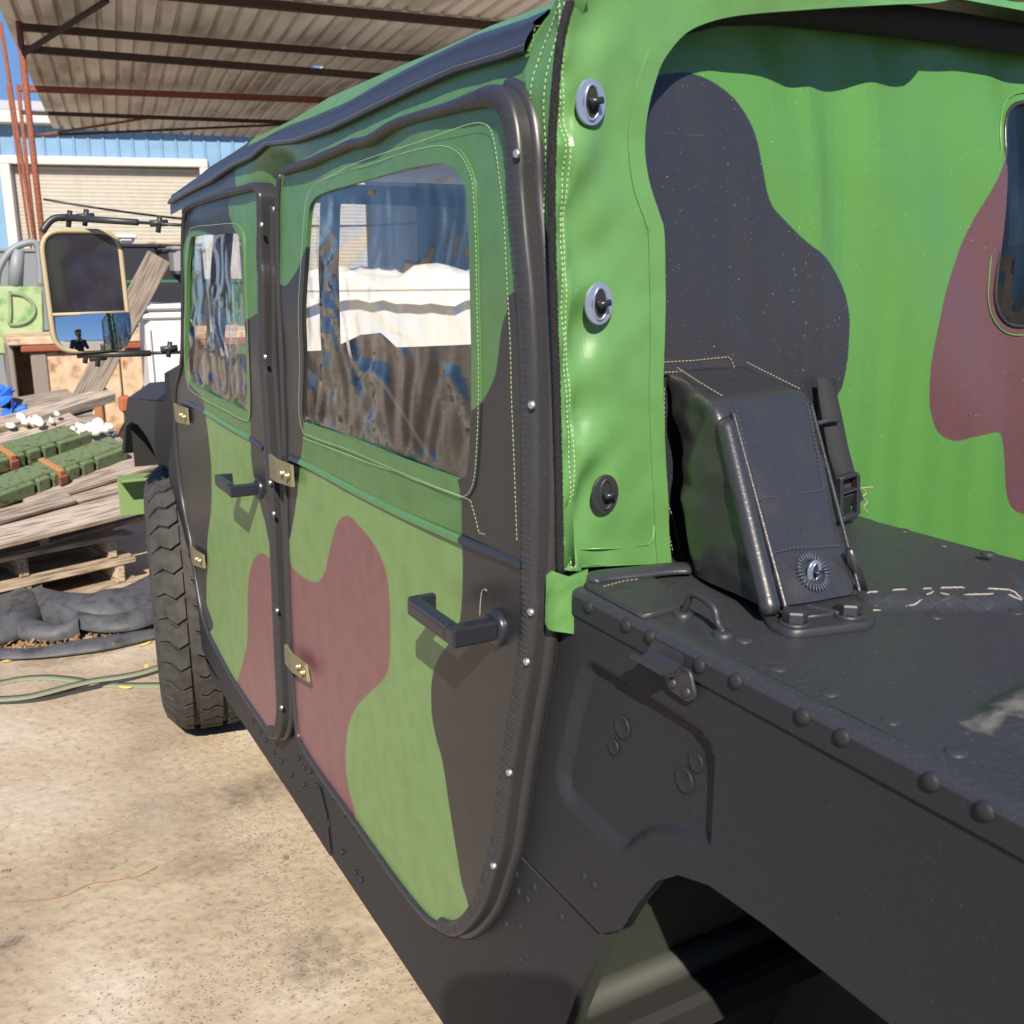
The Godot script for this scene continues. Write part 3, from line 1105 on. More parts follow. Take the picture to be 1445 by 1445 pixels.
# dust or wear that breaks up toward its rim: a thin film over a surface
func film(owner: Node3D, called: String, outline: PackedVector2Array, f: Callable, lift: Vector3, soft: float, strength: float, cell: float, tone: float, grain: float) -> void:
	if not M.has("worn_film"):
		var wm := mat("worn_film", Color.WHITE, 0.7)
		wm.vertex_color_use_as_albedo = true
		wm.transparency = BaseMaterial3D.TRANSPARENCY_ALPHA
	var poly: PackedVector2Array = ccw(smooth(outline, 4))
	var lo := poly[0]
	var hi := poly[0]
	for p in poly:
		lo = lo.min(p)
		hi = hi.max(p)
	var nx := int((hi.x - lo.x) / cell)
	var ny := int((hi.y - lo.y) / cell)
	var wb := MB.new()
	wb.group(0)
	var al := PackedFloat32Array()
	for y in ny + 1:
		for x in nx + 1:
			var p := lo + Vector2(x, y) * cell
			var e := clampf(edge_distance(p, poly) / soft, 0.0, 1.0)
			al.append(clampf(e * 1.6 - 0.5 + 0.8 * wob.get_noise_2d(p.x * grain, p.y * grain) + 0.5 * wob.get_noise_2d(p.x * 17, p.y * 17), 0.0, 1.0) * strength if e > 0.0 else 0.0)
	for y in ny:
		for x in nx:
			var ks := [y * (nx + 1) + x, y * (nx + 1) + x + 1, (y + 1) * (nx + 1) + x + 1, (y + 1) * (nx + 1) + x]
			if al[ks[0]] + al[ks[1]] + al[ks[2]] + al[ks[3]] < 0.01:
				continue
			var ps := [Vector2(x, y), Vector2(x + 1, y), Vector2(x + 1, y + 1), Vector2(x, y + 1)]
			for t in [0, 2, 1, 0, 3, 2]:
				var p: Vector2 = lo + ps[t] * cell
				var g := tone * (1.0 + 0.35 * wob.get_noise_2d(p.x * 70, p.y * 70))
				wb.st.set_color(Color(g, g * 0.95, g * 0.87, al[ks[t]]))
				wb.v(f.call(p) + lift, Vector2.ZERO)
	part(owner, called, wb.mesh(), M.worn_film)


func deck() -> void:
	var e1 := PackedVector2Array([Vector2(0.235, 0.668), Vector2(0.345, 0.598), Vector2(0.40, 0.605), Vector2(0.45, 0.65), Vector2(0.51, 0.93), Vector2(0.24, 0.93)])
	var e2 := rounded(PackedVector2Array([Vector2(0.085, 0.425), Vector2(0.115, 0.452), Vector2(0.2, 0.462), Vector2(0.46, 0.468), Vector2(0.48, 0.1), Vector2(0.48, -0.6), Vector2(0.09, -0.6)]), 0.02)
	var f := func(p: Vector2) -> Vector3:
		var y := 1.248 + 0.0008 * wob.get_noise_2d(p.x * 5, p.y * 5)
		if p.y > 0.56:
			y += 0.011 * smoothstep(-0.009, 0.008, edge_distance(p, e1))
		elif p.y < 0.5:
			y += 0.010 * smoothstep(-0.010, 0.012, edge_distance(p, e2))
		return Vector3(p.x, y, -p.y)
	var outline := PackedVector2Array([Vector2(0.012, -1.1), Vector2(0.528, -1.1), Vector2(0.528, 0.99), Vector2(0.012, 0.99)])
	var mb := MB.new()
	mb.group(0)
	sheet(mb, outline, [], Vector2(0.008, 0.008), f)
	# turned-down edges, outboard and inboard
	var pr := [Vector2(-0.003, 1.217), Vector2(-0.003, 1.2385), Vector2(-0.0015, 1.2435), Vector2(0.003, 1.2468), Vector2(0.012, 1.248)]
	for k in 40:
		var z0 := -0.99 + 2.09 * k / 40.0
		var z1 := -0.99 + 2.09 * (k + 1) / 40.0
		for i in range(1, pr.size() - 1):
			mb.quad(Vector3(pr[i].x, pr[i].y, z0), Vector3(pr[i].x, pr[i].y, z1), Vector3(pr[i + 1].x, pr[i + 1].y, z1), Vector3(pr[i + 1].x, pr[i + 1].y, z0))
	mb.group(1)
	mb.quad(Vector3(-0.003, 1.217, 1.1), Vector3(-0.003, 1.217, -0.99), Vector3(0.003, 1.217, -0.99), Vector3(0.003, 1.217, 1.1))
	mb.quad(Vector3(0.528, 0.6, 1.1), Vector3(0.528, 0.6, -0.99), Vector3(0.528, 1.248, -0.99), Vector3(0.528, 1.248, 1.1))
	var d := part(truck, "deck", mb.mesh(), M.deck_paint)
	var lg := MB.new()
	lg.group(0)
	lg.quad(Vector3(-0.003, 1.217, -0.99), Vector3(-0.003, 1.217, 1.1), Vector3(-0.003, 1.2385, 1.1), Vector3(-0.003, 1.2385, -0.99))
	part(d, "flange", lg.mesh(), M.black_paint)
	var big := dome(0.0075, 0.0042)
	for p in PackedVector3Array([Vector3(-0.003, 1.235, -0.844), Vector3(-0.003, 1.236, -0.775), Vector3(-0.003, 1.237, -0.735), Vector3(-0.003, 1.234, -0.659), Vector3(-0.003, 1.237, -0.61), Vector3(-0.003, 1.236, -0.53), Vector3(-0.003, 1.236, -0.488), Vector3(-0.003, 1.237, -0.407), Vector3(-0.003, 1.236, -0.364)]):
		part(d, "rivet", big, M.black_paint, facing(Vector3.LEFT, p))
	var low := dome(0.0085, 0.0022)
	for p in PackedVector3Array([Vector3(0.052, 1.248, -0.661), Vector3(0.031, 1.248, -0.594), Vector3(0.031, 1.248, -0.534), Vector3(0.033, 1.248, -0.473), Vector3(0.032, 1.248, -0.414), Vector3(0.267, 1.248, -0.615), Vector3(0.351, 1.248, -0.583)]):
		part(d, "rivet", low, M.deck_paint, Transform3D(Basis.IDENTITY, p))
	for p in PackedVector3Array([Vector3(0.415, 1.258, -0.824), Vector3(0.412, 1.258, -0.77), Vector3(0.412, 1.258, -0.702), Vector3(0.344, 1.258, -0.699), Vector3(0.489, 1.258, -0.838), Vector3(0.475, 1.258, -0.767), Vector3(0.49, 1.258, -0.715), Vector3(0.278, 1.258, -0.692)]):
		part(d, "rivet", low, M.deck_paint, Transform3D(Basis.IDENTITY, p))
	# paint worn off the raised corner, dust by the cover's foot
	film(d, "worn_patch", PackedVector2Array([Vector2(0.063, 0.447), Vector2(0.11, 0.451), Vector2(0.16, 0.448), Vector2(0.228, 0.438), Vector2(0.147, 0.389), Vector2(0.091, 0.404), Vector2(0.068, 0.411), Vector2(0.06, 0.429)]), f, Vector3(0, 0.0016, 0), 0.026, 0.5, 0.0016, 0.26, 45.0)
	for l in [PackedVector3Array([Vector3(0.24, 1.259, -0.681), Vector3(0.272, 1.259, -0.671), Vector3(0.299, 1.259, -0.659), Vector3(0.331, 1.259, -0.646), Vector3(0.359, 1.259, -0.628), Vector3(0.376, 1.259, -0.613), Vector3(0.386, 1.259, -0.599)]), PackedVector3Array([Vector3(0.221, 1.249, -0.66), Vector3(0.25, 1.249, -0.651), Vector3(0.275, 1.249, -0.642), Vector3(0.297, 1.249, -0.645), Vector3(0.314, 1.249, -0.649), Vector3(0.305, 1.249, -0.636), Vector3(0.329, 1.249, -0.62), Vector3(0.359, 1.249, -0.608), Vector3(0.386, 1.249, -0.598)])]:
		var cb := MB.new()
		cb.group(0)
		var fine := even(smooth3(l, 4), 0.0028)
		var run := PackedVector3Array()
		for q in fine:
			if wob.get_noise_2d(q.x * 32, q.z * 32) > -0.12:
				run.append(f.call(Vector2(q.x, -q.z)) + Vector3(rng.randf_range(-1, 1) * 0.0008, 0.0004, rng.randf_range(-1, 1) * 0.0008))
			else:
				if run.size() > 2:
					tube(cb, run, 0.0009, 5, false, true, 0.3)
				run = PackedVector3Array()
		if run.size() > 2:
			tube(cb, run, 0.0009, 5, false, true, 0.3)
		stuff(part(d, "chipped_edge", cb.mesh(), M.worn_metal))
	# cover plate with two recessed screws
	var cp := MB.new()
	plate(cp, rounded(ccw(PackedVector2Array([Vector2(0.007, 0.873), Vector2(0.003, 0.753), Vector2(0.069, 0.761), Vector2(0.097, 0.884)])), 0.006), on_y(1.2482), Vector3.UP, 0.005, 0.0012)
	var cover := part(d, "cover_plate", cp.mesh(), M.deck_paint)
	for p in PackedVector3Array([Vector3(0.034, 1.253, -0.837), Vector3(0.035, 1.253, -0.774)]):
		var sb := MB.new()
		sb.group(0)
		lathe(sb, PackedVector2Array([Vector2(0.0065, 0), Vector2(0.006, 0.0008), Vector2(0.005, -0.0006), Vector2(0, -0.0004)]), Transform3D.IDENTITY, 14)
		bbox(sb, Transform3D(Basis.IDENTITY, Vector3(0, 0.0003, 0)), Vector3(0.008, 0.0014, 0.0014), 0.0002)
		part(cover, "screw", sb.mesh(), M.black_metal, Transform3D(Basis(Vector3.UP, 0.6), p))
	# lashing loop
	var b1 := Vector3(0.045, 1.25, -0.744)
	var b2 := Vector3(0.043, 1.25, -0.68)
	var al := (b2 - b1).normalized()
	var lb := MB.new()
	lb.group(0)
	tube(lb, smooth3(PackedVector3Array([b1 + Vector3(0, 0.001, 0), b1 + al * 0.006 + Vector3(0, 0.012, 0), b1 + al * 0.011 + Vector3(0, 0.0225, 0), b1 + al * 0.02 + Vector3(0, 0.026, 0), b2 - al * 0.024 + Vector3(0, 0.0245, 0), b2 - al * 0.014 + Vector3(0, 0.019, 0), b2 - al * 0.009 + Vector3(0, 0.008, 0), b2 + Vector3(0, 0.001, 0)]), 5), 0.0036, 10)
	var loop := part(d, "lashing_loop", lb.mesh(), M.black_metal)
	for p in [b1, b2]:
		var fb := MB.new()
		fb.group(0)
		lathe(fb, PackedVector2Array([Vector2(0.011, -0.003), Vector2(0.0105, 0.001), Vector2(0.009, 0.0025), Vector2(0.004, 0.003), Vector2(0, 0.0032)]), Transform3D.IDENTITY, 16)
		part(loop, "foot", fb.mesh(), M.black_metal, Transform3D(Basis.IDENTITY, p))
	# bracket bolted to the deck under the post
	var br := MB.new()
	plate(br, rounded(ccw(PackedVector2Array([Vector2(0.118, 0.712), Vector2(0.092, 0.67), Vector2(0.094, 0.64), Vector2(0.183, 0.621), Vector2(0.207, 0.638), Vector2(0.24, 0.687), Vector2(0.182, 0.707)])), 0.012), on_y(1.2482), Vector3.UP, 0.0075, 0.002)
	plate(br, ccw(PackedVector2Array([Vector2(0.118, 0.693), Vector2(0.226, 0.683), Vector2(0.196, 0.649), Vector2(0.146, 0.653), Vector2(0.108, 0.668)])), on_y(1.2555), Vector3.UP, 0.004, 0.002)
	bbox(br, Transform3D(Basis(Vector3.UP, 0.35), Vector3(0.159, 1.259, -0.665)), Vector3(0.006, 0.005, 0.035), 0.002)
	var bk := part(d, "bracket", br.mesh(), M.black_metal)
	for p in PackedVector3Array([Vector3(0.112, 1.256, -0.656), Vector3(0.175, 1.256, -0.646)]):
		var bb := MB.new()
		bb.group(0)
		lathe(bb, PackedVector2Array([Vector2(0.0155, 0), Vector2(0.0155, 0.002), Vector2(0.014, 0.003), Vector2(0.0125, 0.003)]), Transform3D.IDENTITY, 20)
		bb.group(-1)
		lathe(bb, PackedVector2Array([Vector2(0.0125, 0.003), Vector2(0.0125, 0.0115), Vector2(0.0115, 0.0135), Vector2(0, 0.0138)]), Transform3D(Basis(Vector3.UP, 0.35), Vector3.ZERO), 6)
		part(bk, "hex_bolt", bb.mesh(), M.black_metal, Transform3D(Basis.IDENTITY, p))
	# hook on the outer flange
	var hk := MB.new()
	hk.group(-1)
	var ha := Vector3(-0.004, 1.223, -0.733)
	var hb := Vector3(-0.004, 1.221, -0.683)
	var prof := [Vector2(-0.001, 0.016), Vector2(-0.004, 0.012), Vector2(-0.005, 0.004), Vector2(-0.009, -0.001), Vector2(-0.016, -0.003), Vector2(-0.023, 0.001), Vector2(-0.028, 0.0005), Vector2(-0.029, -0.002), Vector2(-0.024, -0.004), Vector2(-0.016, -0.0068), Vector2(-0.007, -0.005), Vector2(-0.001, 0.0), Vector2(0.001, 0.012)]
	for i in prof.size():
		var p: Vector2 = prof[i]
		var q: Vector2 = prof[(i + 1) % prof.size()]
		hk.quad(Vector3(p.x, ha.y + p.y, ha.z), Vector3(p.x, ha.y + p.y, hb.z), Vector3(q.x, ha.y + q.y, hb.z), Vector3(q.x, ha.y + q.y, ha.z))
	var capz := [ha.z, hb.z]
	for z in capz:
		for i in 6:
			var a: Vector2 = prof[i]
			var b: Vector2 = prof[i + 1]
			var e: Vector2 = prof[11 - i]
			var g: Vector2 = prof[12 - i]
			hk.quado(Vector3(a.x, ha.y + a.y, z), Vector3(b.x, ha.y + b.y, z), Vector3(e.x, ha.y + e.y, z), Vector3(g.x, ha.y + g.y, z), Vector3(0, 0, 1 if z == hb.z else -1))
	var hook := part(d, "hook", hk.mesh(), M.black_metal)
	var tb := MB.new()
	plate(tb, rounded(ccw(PackedVector2Array([Vector2(-0.712, 1.222), Vector2(-0.669, 1.226), Vector2(-0.659, 1.202), Vector2(-0.668, 1.193), Vector2(-0.701, 1.195)])), 0.006), on_x(-0.0035), Vector3.LEFT, 0.003, 0.0008)
	part(hook, "tab", tb.mesh(), M.black_metal)
	for p in PackedVector3Array([Vector3(-0.006, 1.204, -0.693), Vector3(-0.006, 1.203, -0.672)]):
		part(hook, "rivet", dome(0.0058, 0.004), M.black_metal, facing(Vector3.LEFT, p))


# a flattened rubber strip along a line of (z, y) points on the plane x; ribs every pitch
func edge_trim(path: PackedVector2Array, x: float, widths: Callable, high: float, pitch: float) -> ArrayMesh:
	var p3 := PackedVector3Array()
	for p in path:
		p3.append(Vector3(x, p.y, p.x))
	var pts := even(p3, 0.0022 if pitch > 0 else 0.006)
	var mb := MB.new()
	mb.group(0)
	var prev := PackedVector3Array()
	var k := 14
	for i in pts.size():
		var t := (pts[mini(i + 2, pts.size() - 1)] - pts[maxi(i - 2, 0)]).normalized()
		var s := Vector3.LEFT.cross(t).normalized()
		var u := float(i) / (pts.size() - 1)
		var w: float = widths.call(u) / 2
		var ring := PackedVector3Array()
		var along := i * 0.0022
		for j in k + 1:
			var a := PI * j / k
			var h := high * pow(sin(a), 0.75)
			if pitch > 0 and j >= 5 and j <= 9:
				h += 0.0021 * (1.0 if fmod(along, pitch) < pitch * 0.5 else 0.0) * clampf(w / 0.012 - 0.4, 0.3, 1.0)
			h += 0.0006 * wob.get_noise_2d(along * 14, j * 0.3)
			ring.append(pts[i] - s * cos(a) * w + Vector3.LEFT * h)
		if i > 0:
			for j in k:
				mb.quado(prev[j], prev[j + 1], ring[j + 1], ring[j], Vector3.LEFT - s * cos(PI * (j + 0.5) / k))
			for e in [0, k]:
				var o := Vector3(0.03, 0, 0)
				mb.quado(prev[e], prev[e] + o, ring[e] + o, ring[e], s * (-1.0 if e == 0 else 1.0))
		prev = ring
	return mb.mesh()


func door(called: String, outline: PackedVector2Array, win: PackedVector2Array, patches: Array, trim: PackedVector2Array, trim_w: Callable, bead: PackedVector2Array) -> Node3D:
	# the skin runs from the bead at the front to the middle of the rubber strip at the rear
	outline = smooth(bead, 3, false)
	var back := smooth(trim, 3, false)
	back.reverse()
	outline.append_array(back)
	outline = ccw(outline)
	win = ccw(smooth(win, 4))
	var lo := outline[0]
	var hi := outline[0]
	for p in outline:
		lo = lo.min(p)
		hi = hi.max(p)
	var uvr := Rect2(lo - Vector2(0.02, 0.02), hi - lo + Vector2(0.04, 0.04))
	var m := printed(called + "_print", camo(uvr, M.door_green_c, patches, 1500.0), 0.36, M.grime_t)
	relief_uv(m)
	var hole := win.duplicate()
	hole.reverse()
	var dr := hub(truck, called)
	var f := func(p: Vector2) -> Vector3:
		var k := smoothstep(1.2, 1.34, p.y)
		return Vector3(-0.03 - 0.0040 * k * calm.get_noise_2d(p.x * 3.1, p.y * 4.2) - 0.0012 * calm.get_noise_2d(p.x * 1.9 + 9, p.y * 1.3), p.y, p.x)
	var mb := MB.new()
	mb.group(0)
	sheet(mb, outline, [win], Vector2(0.012, 0.012), f, uvr)
	mb.group(1)
	rim(mb, outline, f, Vector3(0.03, 0, 0), uvr)
	mb.group(2)
	rim(mb, hole, f, Vector3(0.006, 0, 0), uvr)
	var skin := part(dr, "skin", mb.mesh(), m)
	# welded border round the window
	var ring: PackedVector2Array = ccw(Geometry2D.offset_polygon(win, 0.024, Geometry2D.JOIN_ROUND)[0])
	var g := func(p: Vector2) -> Vector3: return f.call(p) + Vector3(-0.0018, 0, 0)
	var rb := MB.new()
	rb.group(0)
	sheet(rb, ring, [win], Vector2(0.012, 0.012), g, uvr)
	rb.group(1)
	rim(rb, ring, g, Vector3(0.002, 0, 0), uvr)
	rb.group(2)
	rim(rb, hole, g, Vector3(0.003, 0, 0), uvr)
	part(skin, "window_border", rb.mesh(), m)
	# the clear window, slack and rippled
	var pane: PackedVector2Array = ccw(Geometry2D.offset_polygon(win, 0.004)[0])
	var y0 := 9.0
	var y1 := 0.0
	for p in win:
		y0 = minf(y0, p.y)
		y1 = maxf(y1, p.y)
	var pf := func(p: Vector2) -> Vector3:
		var t := clampf((p.y - y0) / (y1 - y0), 0.0, 1.0)
		var edge := smoothstep(0.0, 0.03, edge_distance(p, win))
		var amp := lerpf(0.0095, 0.0013, smoothstep(0.15, 0.75, t)) + 0.0022 * smoothstep(-1.5, -1.66, p.x if called == "rear_door" else p.x + 0.85)
		var wv := calm.get_noise_2d(p.x * 11 + 1.5 * calm.get_noise_2d(p.x * 4, p.y * 5), p.y * 1.2) + 0.30 * calm.get_noise_2d(p.x * 24, p.y * 1.3 + 7)
		return Vector3(-0.026 - edge * (amp * wv + 0.004 * wob.get_noise_2d(p.x * 4, p.y * 4)), p.y, p.x)
	var pm := MB.new()
	pm.group(0)
	sheet(pm, pane, [], Vector2(0.005, 0.007), pf)
	var pane_part := part(dr, "window", pm.mesh(), M.vinyl_window)
	part(pane_part, "inner_layer", pm.mesh(), M.vinyl_window, Transform3D(Basis.IDENTITY, Vector3(0.0025, 0, 0)))
	# stitching round the border
	var sp := PackedVector3Array()
	var line: PackedVector2Array = Geometry2D.offset_polygon(win, 0.020, Geometry2D.JOIN_ROUND)[0]
	for p in line:
		sp.append(g.call(p))
	sp.append(sp[0])
	var sb := MB.new()
	stitches(sb, sp, Vector3.LEFT)
	stuff(part(skin, "stitching", sb.mesh(), M.thread_green))
	# rubber strip on the top and rear edge, tube behind it, thin bead on the rest
	part(dr, "edge_strip", edge_trim(smooth(trim, 6, false), -0.031, trim_w, 0.0100, 0.0072), M.rubber_trim)
	var tp := PackedVector3Array()
	for i in trim.size():
		if i * 3 < trim.size():
			continue
		var t := (trim[mini(i + 1, trim.size() - 1)] - trim[maxi(i - 1, 0)]).normalized()
		var q: Vector2 = trim[i] + Vector2(-t.y, t.x) * (trim_w.call(0.7) * 0.5 - 0.003)
		tp.append(Vector3(-0.012, q.y, q.x))
	var tm := MB.new()
	tm.group(0)
	tube(tm, smooth3(tp, 5), 0.0095, 12)
	part(dr, "frame_tube", tm.mesh(), M.rubber_trim)
	var bp := PackedVector3Array()
	for p in smooth(bead, 5, false):
		bp.append(Vector3(-0.031, p.y, p.x))
	var bm := MB.new()
	bm.group(0)
	tube(bm, bp, 0.0062, 8)
	part(dr, "bead", bm.mesh(), M.rubber_trim)
	return dr


func relief_uv(m: StandardMaterial3D) -> void:
	m.normal_enabled = true
	m.normal_texture = M.canvas_n if M.has("canvas_n") else bumpy(0.03, 5, 44, 2.0)
	M.canvas_n = m.normal_texture
	m.normal_scale = 0.10


func hinge(dr: Node3D, pts: PackedVector3Array, bolts: PackedVector3Array) -> void:
	# a bent strap: pts run round its four corners from upper front
	var mb := MB.new()
	mb.group(-1)
	var out := Vector3(-0.003, 0, 0)
	var mid0 := pts[0].lerp(pts[1], 0.45) + Vector3(-0.006, 0, 0)
	var mid1 := pts[3].lerp(pts[2], 0.45) + Vector3(-0.006, 0, 0)
	var a := [pts[0], mid0, pts[1]]
	var b := [pts[3], mid1, pts[2]]
	for i in 2:
		mb.quado(a[i] + out, b[i] + out, b[i + 1] + out, a[i + 1] + out, Vector3.LEFT)
		mb.quado(a[i] + out, a[i + 1] + out, a[i + 1] - out, a[i] - out, Vector3.UP)
		mb.quado(b[i] + out, b[i + 1] + out, b[i + 1] - out, b[i] - out, Vector3.DOWN)
	mb.quado(pts[1] + out, pts[2] + out, pts[2] - out, pts[1] - out, Vector3.BACK)
	var h := part(dr, "hinge", mb.mesh(), M.olive_metal)
	for p in bolts:
		var bm := MB.new()
		bm.group(0)
		lathe(bm, PackedVector2Array([Vector2(0.0062, 0), Vector2(0.0062, 0.002), Vector2(0.0045, 0.0022), Vector2(0.0045, 0.0062), Vector2(0.003, 0.0082), Vector2(0, 0.0085)]), Transform3D.IDENTITY, 10)
		part(h, "bolt", bm.mesh(), M.brass, facing(Vector3.LEFT, p))


func door_handle(dr: Node3D, at: Vector3) -> void:
	# rotating pull: boss, arm standing out, grip running forward, end turned back in
	var mb := MB.new()
	mb.group(0)
	lathe(mb, PackedVector2Array([Vector2(0.0235, -0.004), Vector2(0.0235, 0.005), Vector2(0.021, 0.0085), Vector2(0.016, 0.0095), Vector2(0, 0.0095)]), facing(Vector3.LEFT, at), 24)
	bbox(mb, Transform3D(Basis.IDENTITY, at + Vector3(-0.035, 0, 0.0)), Vector3(0.064, 0.0245, 0.0225), 0.003)
	bbox(mb, Transform3D(Basis.IDENTITY, at + Vector3(-0.0595, 0.0015, -0.066)), Vector3(0.0155, 0.0265, 0.118), 0.003)
	bbox(mb, Transform3D(Basis.IDENTITY, at + Vector3(-0.044, 0.0015, -0.1195)), Vector3(0.030, 0.0265, 0.010), 0.002)
	bbox(mb, Transform3D(Basis.IDENTITY, at + Vector3(-0.0665, 0.001, -0.062)), Vector3(0.003, 0.012, 0.098), 0.001)
	part(dr, "handle", mb.mesh(), M.handle_plastic)


func strap_rivets(dr: Node3D, pts: PackedVector3Array) -> void:
	var mb := MB.new()
	mb.group(0)
	lathe(mb, PackedVector2Array([Vector2(0.0048, -0.002), Vector2(0.0048, 0.0012), Vector2(0.0035, 0.0026), Vector2(0.0014, 0.003), Vector2(0.0012, 0.0018), Vector2(0, 0.0018)]), Transform3D.IDENTITY, 12)
	var m := mb.mesh()
	for p in pts:
		part(dr, "rivet", m, M.bright_rivet, facing(Vector3.LEFT, p))


